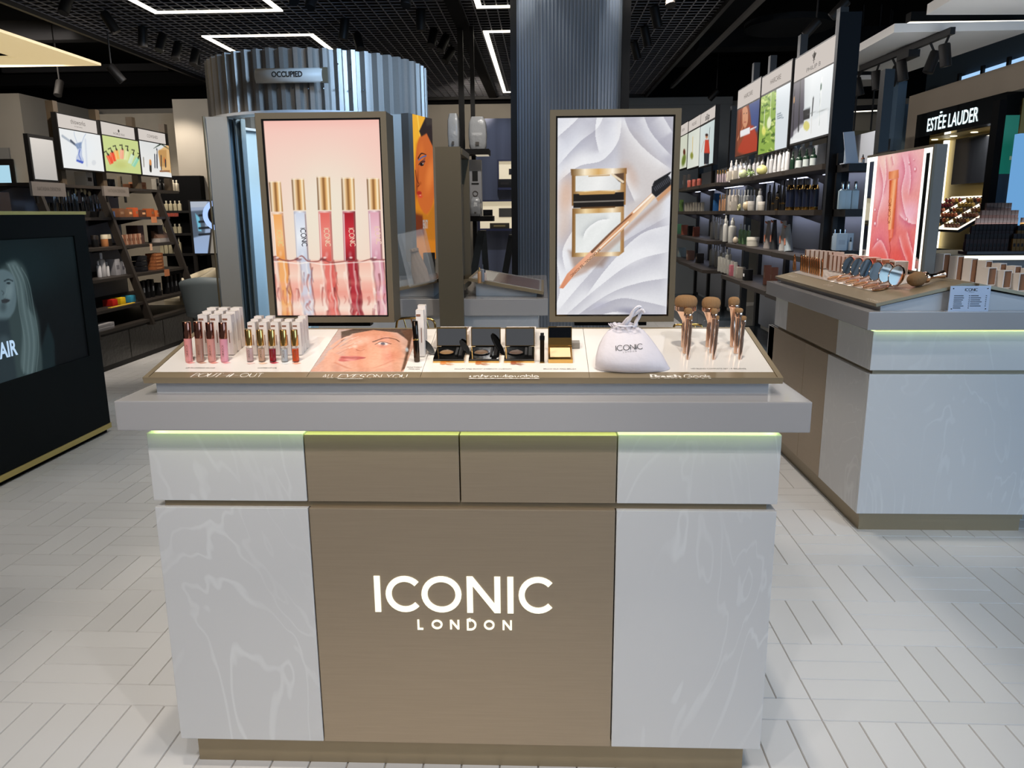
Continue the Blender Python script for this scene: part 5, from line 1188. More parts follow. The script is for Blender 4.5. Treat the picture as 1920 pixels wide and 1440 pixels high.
q0, q1 = at_x(51, 250, -4.2), at_x(99, 253, -4.2); zb = at_x(62, 340, -4.2).z
t = thing('blank_panel', 'plain grey framed panel left of the lit pipette poster', 'panel', (-4.2, q0.y, zb))
MB().box(-.04, 0, 0, q1.y-q0.y, 0, q0.z-zb).build('frame', M_blackmetal, t); MB().box(.0001, .004, .02, q1.y-q0.y-.02, .02, q0.z-zb-.03).build('sheet', mat('dull_white', '#a8a7a6', .6), t)
def plaque(label, pl, pr, yt, yb):
    a_, b_ = at_x(pl, yb, -4.02), at_x(pr, yb+3, -4.02); h = at_x(pl, yt, -4.02).z-a_.z
    t = thing('name_plaque', label, 'sign', (-4.02, a_.y, a_.z)); MB().box(-.02, 0, 0, b_.y-a_.y, 0, h).build('board', mat('taupe_board', '#6a625b', .55), t)
    MB().box(-.016, -.004, .05, .08, -.06, 0).box(-.016, -.004, b_.y-a_.y-.08, b_.y-a_.y-.05, -.06, 0).build('stand', M_blackmetal, t)
    text_part('NATASHA DENONA', (.0006, (b_.y-a_.y)/2, h*.38), (0, 1, 0), (0, 0, 1), (1, 0, 0), .034, mat('plaque_ink', '#4a433d', .5), t, width=(b_.y-a_.y)*.7)
plaque('taupe name board under the plain grey panel at left', 62, 125, 340, 367); plaque('taupe name board in the middle of the left shelving', 196, 243, 348.5, 367)

# goods on the left shelving
def LP(px, py, z, dx=0.0): q = at_x(px, py, fx(z)-.10+dx); return Vector((q.x, q.y, z))
def lgood(name, label, cat, px, z, kind, hpx, wpx, cols, group=None, dx=0.0, d=None, py=None):
    q = LP(px, py if py is not None else 404, z, dx)
    k = (project(q)[2])/F
    return good(name, label, cat, q, kind, hpx*k, wpx*k/2, cols, group, math.pi/2 if kind in ('box', 'flat') else 0, d)
G = 'goods on the top left shelf'
lgood('gift_box', 'pale upright box with a dark ribbon print on the top left shelf', 'box', 166, LZ[0], 'box', 26, 22, ('#b9b4ae', '#3b3432'))
lgood('slate_box', 'tall slate-blue box beside the pale upright box, top left shelf', 'box', 185, LZ[0], 'box', 29, 14, ('#3f454f', '#5a6069'))
for k, (x, h) in enumerate(((198, 22), (208, 16), (216.5, 16))): lgood('slate_box', ('taller', 'middle', 'right')[k]+' of the three small slate boxes on the top left shelf', 'box', x, LZ[0], 'box', h, 8, ('#30353d', '#474d56'))
lgood('tester_card', 'leaning cream card left of the peach boxes, top left shelf', 'card', 232, LZ[0], 'box', 22, 6, ('#c9b9a4', '#8a7a68'))
lgood('peach_box', 'wide peach box on the top left shelf', 'box', 264, LZ[0], 'box', 13, 22, ('#c0805c', '#a86a48'))
lgood('brown_box', 'flat brown box left of the wide peach box', 'box', 247, LZ[0], 'box', 9, 14, ('#8a5a40', '#a86a48'))
lgood('tester_card', 'leaning white card with a dark stroke before the black bottles', 'card', 297, LZ[0], 'box', 21, 9, ('#b5b0a6', '#2b2826'))
for k, x in enumerate((308, 315, 322)): lgood('black_bottle', 'black pump bottle in the row of three by the white card', 'bottle', x, LZ[0], 'bottle', 20, 8, ('#17171a', '#0f0f10'), 'black pump bottles, top left shelf')
for k, x in enumerate((331, 337)): lgood('ivory_bottle', 'ivory bottle at the right end of the top left shelf', 'bottle', x, LZ[0], 'bottle', 21, 7, ('#b9ae98', '#d8d0bc'), 'ivory bottles, top left shelf')
for k, x in enumerate((92, 99, 106)): lgood('ivory_jar', 'ivory jar with black lid before the plain grey panel', 'jar', x, LZ[0], 'jar', 13, 7.5, ('#b8b09a', '#1a1a1a'), 'ivory jars before the grey panel')
# brush rack with standing brushes
q0, q1 = LP(96, 392, 1.44, -.06), LP(198, 400, 1.44, -.06)
t = thing('brush_rack', 'black rack holding the long row of make-up brushes at left', 'rack', q0)
MB().box(-.03, .10, 0, q1.y-q0.y, 0, .06).box(-.03, -.02, 0, q1.y-q0.y, .06, .14).build('rack_body', M_blackgloss, t)
rr = np.random.RandomState(11)
M_steel = mat('steel', '#9aa0a6', .2, metal=1)
for k in range(24):
    x = 97+k*4.3; b0 = LP(x, 392, 1.44, -.06); h = .17+.05*rr.rand(); ln = rr.uniform(-.12, .12)
    t = thing('shelf_brush', 'black-handled make-up brush on the black rack, %s from left' % ORDW[k], 'brush', b0+Vector((.02+rr.uniform(-.01, .02), 0, .062)), group='brushes on the black rack'); t.rotation_euler = (ln, 0, 0)
    MB().lathe([(.005, 0), (.007, h*.45), (.006, h*.55)], 8).build('handle', M_blackgloss, t, 50); MB().lathe([(.007, h*.55), (.0085, h*.8)], 8).build('ferrule', M_steel, t, 50)
    w = rr.choice([.009, .012, .018]); MB().lathe([(.008, h*.8), (w, h*.93), (w*.6, h*1.05), (0, h*1.08)], 8).build('bristles', mat(('soft_black', 'cream_hair', 'brown_hair')[k % 3 if k % 5 else 1], ('#1b1815', '#c9b48a', '#3a2c20')[k % 3 if k % 5 else 1], .9), t, 60)
# palettes on the 1.44 shelf
for k, (x, h, w, c) in enumerate(((221, 16, 18, '#6a4630'), (237, 15, 15, '#7a5238'), (249, 17, 10, '#b8532c'), (262, 13, 18, '#5a3a2a'), (279, 15, 12, '#a8562e'), (289, 12, 9, '#c46a3a'), (299, 11, 9, '#8a4a30'))):
    lgood('palette_box', ('first', 'second', 'third', 'fourth', 'fifth', 'sixth', 'seventh')[k]+' copper or brown palette box along the upper palette shelf', 'box', x, LZ[1], 'box', h, w, (c, ('#8a6a50', '#e0a878')[k % 2]), d=.05)
def tag_card(label, px, z, hpx, wpx, c):
    q = LP(px, 404, z, .158); k = project(q)[2]/F; o = MB().box(-.002, .002, -wpx*k/2, wpx*k/2, -hpx*k, 0).box(-.012, -.002, -wpx*k/2, wpx*k/2, -.0012, 0).build('price_card', mat('card'+c, c, .6)); o.location = q+Vector((0, 0, .001)); tag(o, label, 'card')
tag_card('orange price card on the edge of the upper palette shelf', 288, LZ[1], 11, 20, '#c77e52'); tag_card('orange price card on the shelf of stacked copper palettes', 302, LZ[3], 12, 19, '#b9734a'); tag_card('small cream card in the middle of the nude palette shelf', 277, LZ[2], 12, 8, '#d0a88a')
for k, x in enumerate((318, 326, 333)): lgood('red_box', 'small red box at the right end of the upper palette shelf', 'box', x-4, LZ[1], 'box', 6.5, 8, ('#a04a3a', '#c8553a'), 'red boxes at the end of the palette shelf')
for k in range(9): lgood('nude_lipstick', 'slim nude lipstick box in the row on the nude palette shelf', 'box', 224+k*4.2, LZ[2], 'box', 19, 3.6, (('#b08a72', '#8a5c46')[k % 2], '#5a3a2c'), 'nude lipstick boxes')
lgood('palette_box', 'tall mauve-brown palette behind the nude lipstick boxes', 'box', 250, LZ[2], 'box', 33, 22, ('#5c443c', '#6a5048'), dx=-.1)
lgood('palette_box', 'dark leaning palette on the right of the nude palette shelf', 'box', 288, LZ[2], 'box', 31, 20, ('#3a302c', '#463a34'), dx=-.1)
q = LP(301, 404, LZ[2], -.02); t = thing('palette_book', 'long brown palette book with gold lettering on the nude palette shelf', 'box', q)
MB().box(-.06, .04, -.16, .17, 0, .045, c=.002).build('tray', mat('pale_tray', '#a8a09a', .5), t); MB().ext([(-.06, -.15, .047), (.03, -.15, .047), (-.06, -.15, .13)], (0, .30, 0)).build('cover', mat('brown_cover', '#6d5040', .5), t)
text_part('HUDA', (-.008, .04, .078), (0, 1, 0), (-.73, 0, .67), (.67, 0, .73), .04, M_gold, t, width=.13)
for k in range(5): lgood('copper_palette', 'copper palette in the stack of five on the middle shelf', 'box', 281, LZ[3], 'box', 5.6, 34, ('#8f5634', '#c98a5a'), 'stacked copper palettes', d=.05)
st = [o for o in COL.objects if o.name.startswith('copper_palette')]
for k, o in enumerate(st): o.location.z += k*.0365
for k in range(3):
    lgood('black_palette', 'black palette in the stack left of the copper stack', 'box', 252, LZ[3], 'box', 9, 24, ('#16161a', '#26262a'), 'stacked black palettes', d=.05)
for k, o in enumerate([o for o in COL.objects if o.name.startswith('black_palette')]): o.location.z += k*.058
for k, x in enumerate((250, 259, 268, 281, 297, 305, 313, 322)): lgood('window_pack', 'black pack with a clear window on the lower left shelf', 'box', x, LZ[4], 'box', 33 if k != 3 else 24, 8, ('#121214', ('#6a6c70', '#3c3e42')[k % 2]), 'black window packs', d=.03)
# nearer bay
for k, (x, h, w, kd, c) in enumerate(((180, 44, 12, 'bottle', '#b4b2b4'), (189, 26, 7, 'bottle', '#d0ced0'), (173, 30, 8, 'bottle', '#cfcdd0'), (202, 30, 16, 'box', '#9a989c'), (214, 24, 13, 'box', '#a4a2a6'))):
    lgood('white_skincare', ('tall grey-white bottle', 'small white bottle before the boxes', 'white bottle at the cabinet edge', 'left of two clear-fronted white boxes', 'right of two clear-fronted white boxes')[k]+' in the nearer left bay', 'bottle' if kd == 'bottle' else 'box', x, LZ[3], kd, h, w, (c, '#dcdce0' if kd == 'bottle' else '#6c6a70'), dx=-.02)
for x, c, n in ((187, '#b8241a', 'red'), (203, '#e0b81c', 'yellow'), (223, '#3e9ab8', 'light blue')):
    lgood('colour_box', n+' box in the bright trio on the lower shelf of the nearer left bay', 'box', x, LZ[4], 'box', 12, 18, (c, c), d=.05)
tt = LP(205, 404, LZ[4], .09); o = MB().box(-.0, .03, -.22, .24, .0, .006).build('shelf_talker', mat('yellow_card', '#d8b030', .6)); o.location = tt; tag(o, 'yellow card strip lying before the bright trio of boxes', 'card')
for k, x in enumerate((172, 190, 197)): lgood('brush_cup', ('black cup', 'rose gold cup', 'dark cup')[k]+' of small brushes in the nearer left bay', 'cup', x, LZ[2], 'jar', 22, 13, (('#101012', '#b87a4c', '#26201c')[k], ('#26201c', '#d8cbb0', '#d8cbb0')[k]))
for k in range(3):
    o = good('white_slab', 'white flat pack in the pile under the nearer left bay', 'box', Vector((-3.99, 5.35, .375+.028*k)), 'box', .026, .17, ('#a09c9c', '#8c8888'), 'white flat packs', math.pi/2, .06)
# brown card on the cabinet shelf, left edge
p = at_x(27, 391, -3.6); o = MB().box(-.01, .01, -.30, .26, 0, .11).build('brown_board', mat('pinkish_brown', '#7d5e50', .6)); o.location = Vector((-2.98, 2.62, 1.4822)); tag(o, 'pinkish-brown board standing on the black cabinet at the far left', 'board')
# ------------------------------------------------------------------ corrugated booth
BC = Vector((-1.60, 4.82, 0)); BR_ = .84
t = thing('consultation_booth', 'round corrugated metal booth with blue curtains and an engaged sign', 'booth', BC)
M_corr = mat('perforated_metal', '#85807a', .42, metal=.45, var=.05, scale=160)
def corr(a0, a1, z0, z1, nw, amp=.022, r=BR_):
    n = int(abs(a1-a0)/360*54*10); rows = []
    prof = []
    for i in range(n+1):
        a = a0+(a1-a0)*i/n; ph = (a/360*54) % 1; w = min(1, max(-1, 2.2*math.sin(2*math.pi*ph)))
        rr_ = r+amp*w; prof.append((rr_*math.cos(R(a)), rr_*math.sin(R(a))))
    return [[(x, y, z0) for x, y in prof], [(x, y, z1) for x, y in prof]]
solid(MB().grid(corr(0, 360, 2.175, 2.59, 54)).build('drum', M_corr, t), .003)
wall = corr(-38, 200, 0.0, 2.174, 54); solid(MB().grid(wall).build('curved_wall', M_corr, t), .003)
ring = MB()
n = 72
for (r0, r1, z0, z1) in ((BR_-.10, BR_+.03, 2.155, 2.1745),):
    vs = []; fs = []
    for k in range(n):
        a = 2*math.pi*k/n; c, s = math.cos(a), math.sin(a); vs += [(r0*c, r0*s, z0), (r1*c, r1*s, z0), (r1*c, r1*s, z1), (r0*c, r0*s, z1)]
    for k in range(n):
        a, b = 4*k, 4*((k+1) % n); fs += [(a, b, b+1, a+1), (a+1, b+1, b+2, a+2), (a+2, b+2, b+3, a+3), (a+3, b+3, b, a)]
    ring.add(vs, fs)
ring.build('rim', mat('pale_rim', '#b9bcc0', .5), t)
MB().lathe([(0, 2.45), (BR_-.03, 2.45), (BR_-.03, 2.46), (0, 2.46)], 40).build('inner_ceiling', mat('dim_inner', '#4a5a68', .7), t)
# inner lining, pale side panels, curtains
lin_ = [[((BR_-.05)*math.cos(R(a)), (BR_-.05)*math.sin(R(a)), z) for a in range(-30, 205, 5)] for z in (0, 2.15)]
MB().grid(lin_).build('lining', mat('blue_lining', '#a9bcc6', .6), t, 60)
a_, b_ = at_y(391, 300, 4.15)-BC, at_y(431, 300, 4.05)-BC
for (q0, q1, y) in (((391, 300), (432, 300), 4.12), ((727, 300), (764, 300), 4.12)):
    a_, b_ = at_y(*q0, y)-BC, at_y(*q1, y)-BC
    MB().box(a_.x, b_.x, y-BC.y, y-BC.y+.03, 0, 2.155).build('side_panel', mat('grey_panel', '#8f8d88', .6), t)
a_ = at_y(391, 300, 4.10)-BC; MB().tube([(a_.x-.012, 4.10-BC.y, 0), (a_.x-.012, 4.10-BC.y, 2.155)], .008, 6).build('edge_strip', mat('bronze_strip', '#6a5c44', .4, metal=.5), t)
def curtain(name, px0, px1, y, folds, amp, m, seed, lean=0):
    a_, b_ = at_y(px0, 400, y)-BC, at_y(px1, 400, y)-BC; rr = np.random.RandomState(seed); ph = rr.uniform(0, 6, 4)
    P = []
    for z in np.linspace(.02, 2.15, 14):
        row = []
        for i in range(90):
            u = i/89; k = z/2.15
            x = a_.x+(b_.x-a_.x)*u + lean*(1-k)*.1
            row.append((x, y-BC.y+.02+amp*(.7+.3*k)*math.sin(2*math.pi*folds*u+ph[0]+.5*math.sin(3*k+ph[1]))+amp*.35*math.sin(2*math.pi*folds*2.3*u+ph[2]), z))
        P.append(row)
    solid(MB().grid(P).build(name, m, t, 80), .004)
M_curt = mat('dark_teal_curtain', '#64737a', .9); M_curt2 = mat('teal_curtain', '#64737a', .9)
curtain('curtain', 428, 469, 4.22, 3.6, .032, M_curt, 1); curtain('curtain', 742, 766, 4.26, 2.5, .03, M_curt2, 3, .6)
# engaged sign
p0, p1 = at_y(478, 141, 3.87), at_y(604, 141, 3.87); hs = at_y(540, 127, 3.87).z-at_y(540, 155, 3.87).z; cz = (at_y(540, 127, 3.87).z+at_y(540, 155, 3.87).z)/2
P = []; 
for k in range(9):
    v = -1+k/4; P.append([(p0.x-BC.x+(p1.x-p0.x)*u, 3.87-BC.y-.026*(1-v*v)*1.0+.012, cz+v*hs/2) for u in (0, .5, 1)])
sg = solid(MB().grid(P).build('sign_plate', mat('sign_white', '#b9b5ae', .45), t, 60), .004)
MB().box(p0.x-BC.x+.02, p1.x-BC.x-.02, 3.87-BC.y+.012, 3.90-BC.y+.03, cz-.03, cz+.03).box(p1.x-BC.x-.012, p1.x-BC.x+.035, 3.875-BC.y, 3.90-BC.y, cz-.05, cz+.05).build('sign_bracket', M_bronzedark, t)
q0, q1 = at_y(509, 139, 3.855), at_y(567, 139, 3.855)
text_part('OCCUPIED', Vector(((q0.x+q1.x)/2, 3.8545, q0.z-.0185))-BC, (1, 0, 0), (0, 0, 1), (0, -1, 0), .037, M_print, t, width=q1.x-q0.x, bold=.03)
# rivets on the drum
for k, (px, py) in enumerate([(492+i*28.5, 166) for i in range(5)]+[(633+i*25, 120+i*1.0) for i in range(6)]+[(632+i*25, 165+i*2.2) for i in range(6)]):
    p = at_y(px, py, 4.0); v = Vector((p.x-BC.x, 0, 0)); s_ = math.sqrt(max(.01, (BR_+.024)**2-v.x**2)); p = at_y(px, py, BC.y-s_)-BC
    MB().lathe([(0, -.004), (.006, -.004), (.006, .003), (0, .005)], 8, p, Matrix.Rotation(math.atan2(p.y, p.x), 3, 'Z') @ Matrix.Rotation(math.pi/2, 3, 'Y')).build('rivet', M_steel, t)
# booth seat just visible through the opening
p = Vector((-1.98, 4.75, 0)); t2 = thing('booth_chair', 'pale blue moulded chair inside the booth, beside the left lit sign', 'chair', p)
MB().lathe([(.17, 0), (.18, .01), (.025, .03), (.025, .40), (0, .40)], 20).build('pedestal', M_chrome, t2, 40)
rows = []
for k in range(9):
    a = k/8; rows.append([(.22*math.cos(R(b)), .22*math.sin(R(b)), .42+a*.36*max(0, .3+.7*math.cos(R(b-80)))) for b in range(-60, 241, 12)])
solid(MB().grid(rows).build('shell_back', mat('pale_blue_shell', '#a9c0cc', .5), t2, 70), .015); MB().lathe([(0, .405), (.21, .41), (.215, .44), (0, .45)], 24).build('seat', mat('pale_blue_shell', '#a9c0cc', .5), t2, 40)

# ------------------------------------------------------------------ treatment corner behind the booth
t = thing('standing_mirror', 'tall mirror reflecting bright shelves, behind the left shelving', 'mirror', (-3.86, 8.3, 0))
a_, b_ = at_y(352, 375, 8.3), at_y(412, 372, 8.3); zb = at_y(362, 478, 8.3).z; w = b_.x-a_.x
MB().box(a_.x+3.86, b_.x+3.86, 0, .04, zb, a_.z).box(a_.x+3.86, a_.x+3.9, .0, .04, 0, zb).box(b_.x+3.82, b_.x+3.86, .0, .04, 0, zb).build('frame', M_blackmetal, t)
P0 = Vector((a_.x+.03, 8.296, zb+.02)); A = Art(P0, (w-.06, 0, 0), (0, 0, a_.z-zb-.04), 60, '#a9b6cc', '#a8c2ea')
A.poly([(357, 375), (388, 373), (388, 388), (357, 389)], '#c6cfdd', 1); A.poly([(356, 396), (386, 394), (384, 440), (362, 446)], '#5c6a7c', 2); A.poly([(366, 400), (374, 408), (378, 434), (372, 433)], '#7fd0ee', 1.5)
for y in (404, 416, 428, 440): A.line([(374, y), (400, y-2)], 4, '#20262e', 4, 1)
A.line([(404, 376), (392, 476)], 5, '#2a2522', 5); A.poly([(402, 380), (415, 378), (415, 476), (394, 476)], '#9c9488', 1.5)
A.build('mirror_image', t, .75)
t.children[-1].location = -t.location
p = at_y(408, 404, 7.7); t = thing('ring_light', 'glowing round ring lamp in front of the tall mirror', 'ring light', (p.x, 7.7, 0)); rad = (at_y(408, 380, 7.7)-p).length
MB().tube([(0, 0, .02), (0, 0, p.z-rad)], .012, 8).lathe([(0, 0), (.18, 0), (.18, .02), (0, .02)], 20).build('stand', M_blackmetal, t, 40)
MB().tube([(rad*math.cos(q), 0, p.z+rad*math.sin(q)) for q in [2*math.pi*k/40 for k in range(41)]], .03, 8).build('ring', glow('ring_blue', '#a8c4ff', 1.2), t, 60)
MB().lathe([(0, 0), (rad*.92, 0), (rad*.92, .01), (0, .01)], 30, (0, .02, p.z), Matrix.Rotation(math.pi/2, 3, 'X')).build('disc', mat('dark_glass', '#05070b', .15), t)
def tub_chair(label, x, y, rz, m, s=1.0):
    t = thing('tub_chair', label, 'chair', (x, y, 0), rz)
    MB().lathe([(.2*s, 0), (.22*s, .01), (.22*s, .03), (.06*s, .06), (.06*s, .3), (0, .3)], 24).build('pedestal', M_blackmetal, t, 40)
    MB().lathe([(0, .30), (.26*s, .30), (.29*s, .33), (.29*s, .42), (.26*s, .45), (0, .46)], 28).build('seat', m, t, 40)
    rows = []
    for k in range(7):
        a = k/6; rows.append([((.30+.05*a)*s*math.cos(R(b)), (.30+.05*a)*s*math.sin(R(b)), .36+a*(.30+.14*math.sin(R(max(0, min(180, b)))))) for b in range(-20, 201, 10)])
    o = solid(MB().grid(rows).build('backrest', m, t, 70), .05, 1); return t
q = at_y(346, 545, 7.88); tub_chair('cream tub chair at the end of the left shelving', q.x+.02, 7.90, R(-60), mat('cream_leather', '#b7ab92', .5), .95)
q = at_y(393, 500, 6.7); tub_chair('grey tub chair seen from behind beside the booth', q.x, 6.9, R(180), mat('grey_leather', '#5d666a', .55), 1.05)
q = at_y(400, 560, 6.22); t = thing('hammered_stool', 'black hammered block under the grey tub chair', 'stool', (q.x, 6.22, 0)); MB().box(-.10, .11, 0, .2, 0, .34, c=.006).build('block', mat('hammered_black2', '#24211e', .3, bump=.8, scale=40), t); MB().box(-.12, .13, -.01, .2, .342, .37).build('top', M_blackmetal, t)
# black recess with shelves of ivory bottles
a_, b_ = at_y(297, 330, 8.55), at_y(374, 332, 8.55); MB_ = MB().box(a_.x, b_.x, 8.55, 8.69, 0, a_.z)
t = thing('bottle_cabinet', 'black wall cabinet of ivory bottles beyond the left shelving', 'cabinet', (a_.x, 8.5, 0)); MB().box(0, b_.x-a_.x, .05, .19, 0, a_.z).build('body', M_black, t)
for k, y in enumerate((395, 437, 475)):
    z = at_y(330, y, 8.45).z; MB().box(0, b_.x-a_.x, -.15, .05, z-.03, z).build('shelf', M_blackmetal, t)
    for j in range(5):
        x = at_y(305+j*8.2, y, 8.42).x; good('ivory_flask', 'ivory bottle in the black wall cabinet, %s shelf, %s from left' % (('upper', 'middle', 'lower')[k], ORDW[j]), 'bottle', Vector((x, 8.42, z)), 'flat', (18, 17, 30)[k]*10.15/F, 3.3*10.15/F, ('#a59c82', '#b5ad98'), 'ivory bottles in the black wall cabinet')
# lit doorway at the far left
a_, b_ = at_y(0, 310, 8.85), at_y(20, 310, 8.85); t = thing('lit_doorway', 'bright bluish opening at the left edge of the picture', 'opening', (a_.x, 8.85, 0))
MB().box(-.5, b_.x-a_.x, .0, .04, 1.2, a_.z).build('light_panel', glow('sky_blue_panel', '#b4dff2', .9), t); MB().box(-.55, b_.x-a_.x+.05, -.03, 0.0, a_.z, a_.z+.08).box(b_.x-a_.x, b_.x-a_.x+.05, -.03, .0, 0, a_.z).box(-.5, b_.x-a_.x, 0, .04, 0, 1.2).build('frame', M_blackmetal, t)
struct(MB().box(at_y(0, 277, 8.87).x-.6, at_y(16, 277, 8.87).x, 8.86, 8.89, at_y(8, 305, 8.87).z, at_y(8, 277, 8.87).z).build('trim_1', mat('grey_soffit', '#6c6a66', .8)))

# ------------------------------------------------------------------ rear counter with bronze totem
RX0, RX1, RY0, RY1 = -1.02, .226, 2.19, 3.7
t = thing('rear_counter', 'white counter standing behind the two lit signs', 'counter', ((RX0+RX1)/2, RY0, 0)); o3 = Vector(((RX0+RX1)/2, RY0, 0)); hw = (RX1-RX0)/2
MB().box(-hw, hw, 0, RY1-RY0, .9386, 1.0254, c=.003).build('countertop', M_white, t); MB().box(-hw+.05, hw-.05, .045, RY1-RY0-.05, .08, .934).build('body', M_marble, t); MB().box(-hw+.07, hw-.07, .07, RY1-RY0-.07, 0, .08).build('plinth', M_bronze2, t)
TX0, TX1 = at_y(819, 400, 2.1).x, at_y(865.5, 400, 2.1).x; zt = at_y(842, 275, 2.1).z
t = thing('bronze_totem', 'tall narrow bronze panel standing between the two lit signs', 'totem', ((TX0+TX1)/2, 2.10, 0)); hw = (TX1-TX0)/2
MB().box(-hw, hw, 0, .03, 0, zt).build('front_plate', M_bronzedark, t)
D_ = .46; yb = .031; zb = 1.07
MB().box(-hw, hw, yb+.06, D_, zt-.03, zt-.0005).box(-hw, hw, D_-.03, D_, zb, zt-.031).box(-hw, hw, yb+.06, D_-.031, zb, zb+.03).box(-hw, hw-.035, yb+.06, D_-.031, zb+.031, zt-.031).build('frame', M_bronzedark, t)
MB().box(hw-.034, hw-.03, yb+.08, D_-.04, zb+.05, zt-.16).build('side_screen', mat('dark_screen', '#3b3d42', .12, coat=.5), t)
MB().box(hw-.034, hw-.026, yb+.065, yb+.085, zt-.22, zt-.12).build('side_lamp', glow('dim_lamp', '#e8e4d4', .8), t)
def wedge_tray(label, pts_top, th=.016, base=None):
    o = pts_top[0].copy(); o.z = 1.0254; t = thing('tester_tray', label, 'display tray', o)
    n = (pts_top[1]-pts_top[0]).cross(pts_top[3]-pts_top[0]).normalized(); n = n if n.z > 0 else -n
    MB().ext([q-o for q in pts_top], -n*th).build('frame', M_bronze2, t)
    c = sum(pts_top, Vector())/4; ins = [c+(q-c)*.93+n*.0004-o for q in pts_top]
    MB().ext(ins, n*.002).build('tester_panel', mat('tray_grey', '#b9b5b0', .2, coat=.4), t)
    f = [c+(q-c)*.82-n*(th+.001) for q in pts_top]; vs = [q-o for q in f]+[Vector((q.x-o.x, q.y-o.y, .0005)) for q in f]
    MB().add(vs, [(0, 1, 2, 3), (4, 5, 6, 7), (0, 1, 5, 4), (1, 2, 6, 5), (2, 3, 7, 6), (3, 0, 4, 7)]).build('base_block', M_whitematt, t)
    return t, ins, n, o
xr_, xl_ = -.10, .19
xa_ = TX1+.012
pt = [Vector((xa_, 2.27, 1.125)), Vector((.205, 2.25, 1.055)), Vector((.205, 2.95, 1.055)), Vector((xa_, 2.95, 1.125))]
t, ins, n, o = wedge_tray('grey tester tray sloping right beside the bronze totem', pt)
u, v = (ins[1]-ins[0]), (ins[3]-ins[0])
for (a0, a1, c) in ((.02, .3, '#cfccc8'), (.32, .97, '#7f6a66')):
    MB().add([ins[0]+u*a0+v*.03+n*.0024, ins[0]+u*a1+v*.03+n*.0024, ins[0]+u*a1+v*.9+n*.0024, ins[0]+u*a0+v*.9+n*.0024], [(0, 1, 2, 3)]).build('printed_sheet', mat('sheet'+c, c, .2), t)
for k, (px, py, h, c) in enumerate(((899, 532, 28, '#b98a5a'), (905, 529, 31, '#7c7f86'), (909, 527, 20, '#c9b0a0'))):
    q = at_plane(px, py, pt[0], n); good('tester_bottle', ('gold lipstick', 'slim grey tube', 'small pink bottle')[k]+' standing on the tray beside the bronze totem', 'tester', q+n*.0026, 'bottle', h*4/F, 3.2*4/F*1.0, (c, ('#c99a58m', '#3a3f48', '#2b2d33')[k]))
pt = [Vector((-.62, 2.10, 1.04)), Vector((-.215, 2.13, 1.115)), Vector((-.215, 2.9, 1.115)), Vector((-.62, 2.9, 1.04))]
xb_ = TX0-.03
pt = [Vector((-.66, 2.24, 1.055)), Vector((xb_, 2.24, 1.12)), Vector((xb_, 2.95, 1.12)), Vector((-.66, 2.95, 1.055))]
t, ins, n, o = wedge_tray('bronze-edged tray left of the totem carrying the clear box', pt)
# clear acrylic box with a beige pouch
a_ = at_plane(768, 538, pt[0], n); b_ = at_plane(816, 530, pt[0], n)
c = (a_+b_)/2+n*.003; k = project(c)[2]/F; w = 48*k; h = 98*k
t = thing('acrylic_box', 'clear acrylic box with a beige pouch inside, left of the bronze totem', 'display box', c+Vector((0, .05, 0))); ang = math.atan2(n.x, n.z); t.rotation_euler = (0, ang, 0)
m = MB(); e = .004
m.box(-w/2, w/2, -w/2, -w/2+e, 0, h).box(-w/2, w/2, w/2-e, w/2, 0, h).box(-w/2, -w/2+e, -w/2+e, w/2-e, 0, h).box(w/2-e, w/2, -w/2+e, w/2-e, 0, h).box(-w/2, w/2, -w/2, w/2, h, h+e)
m.build('clear_walls', mat('acrylic_thin', '#eef2f4', .04, alpha=.10, spec=.8), t)
rows = []
for i in range(12):
    v = i/11; ww = w*.33*(1-.62*max(0, v-.35)/.65)*(1 if v < .93 else 1.5); rows.append([(ww*math.cos(q), ww*.5*math.sin(q)+.002*math.sin(9*q+i), v*h*.66) for q in [2*math.pi*j/28 for j in range(29)]])
rows = [[(0, 0, 0)]*29]+rows+[[(0, 0, h*.67)]*29]
t = thing('beige_pouch', 'beige tied pouch inside the clear acrylic box', 'pouch', c+Vector((-.008, .05, .004))); t.rotation_euler = (0, ang, 0)
MB().grid(rows).build('bag', mat('beige_cloth', '#9c8672', .7), t, 70); MB().tube([(w*.14*math.cos(q), w*.09*math.sin(q), h*.6) for q in [2*math.pi*j/16 for j in range(17)]], .004, 6).build('tie', mat('brown_tie', '#5c4634', .7), t)
# orange portrait poster
a_, b_ = at_y(776, 300, 3.30), at_y(812, 300, 3.56); zt = at_y(776, 213.5, 3.3).z; zb = 1.15
U = Vector((b_.x-a_.x, b_.y-a_.y, 0)); P0 = Vector((a_.x, a_.y, zb)); t = thing('portrait_poster', 'orange backlit portrait of a woman with blue eye liner beside the booth', 'lit sign', (a_.x, a_.y, 0))
A = Art(P0, U, (0, 0, zt-zb), 90, '#e08a1e', '#c9781a')
A.poly([(770, 210), (800, 210), (796, 240), (780, 270), (776, 330), (770, 330)], '#f0b030', 6); A.line([(782, 212), (788, 260)], 4, '#ffd860', 2, 3)
A.poly(curve([(779, 300), (783, 268), (792, 250), (802, 248), (812, 270), (816, 330), (812, 380), (800, 402), (790, 392), (782, 370), (778, 340)]), '#c9662a', 2.5)
A.ell((806, 330), 12, 46, '#e8863e', 8, .9, .75); A.ell((790, 285), 8, 26, '#d9752f', 0, .9, .7); A.ell((782, 345), 4, 40, '#7c3614', 4, .9, .7)
A.poly([(786, 246), (797, 222), (815, 216), (818, 300), (812, 276), (800, 250), (790, 256)], '#2c1e18', 2.0); A.poly([(796, 214), (820, 214), (820, 232), (800, 236)], '#3a3028', 3)
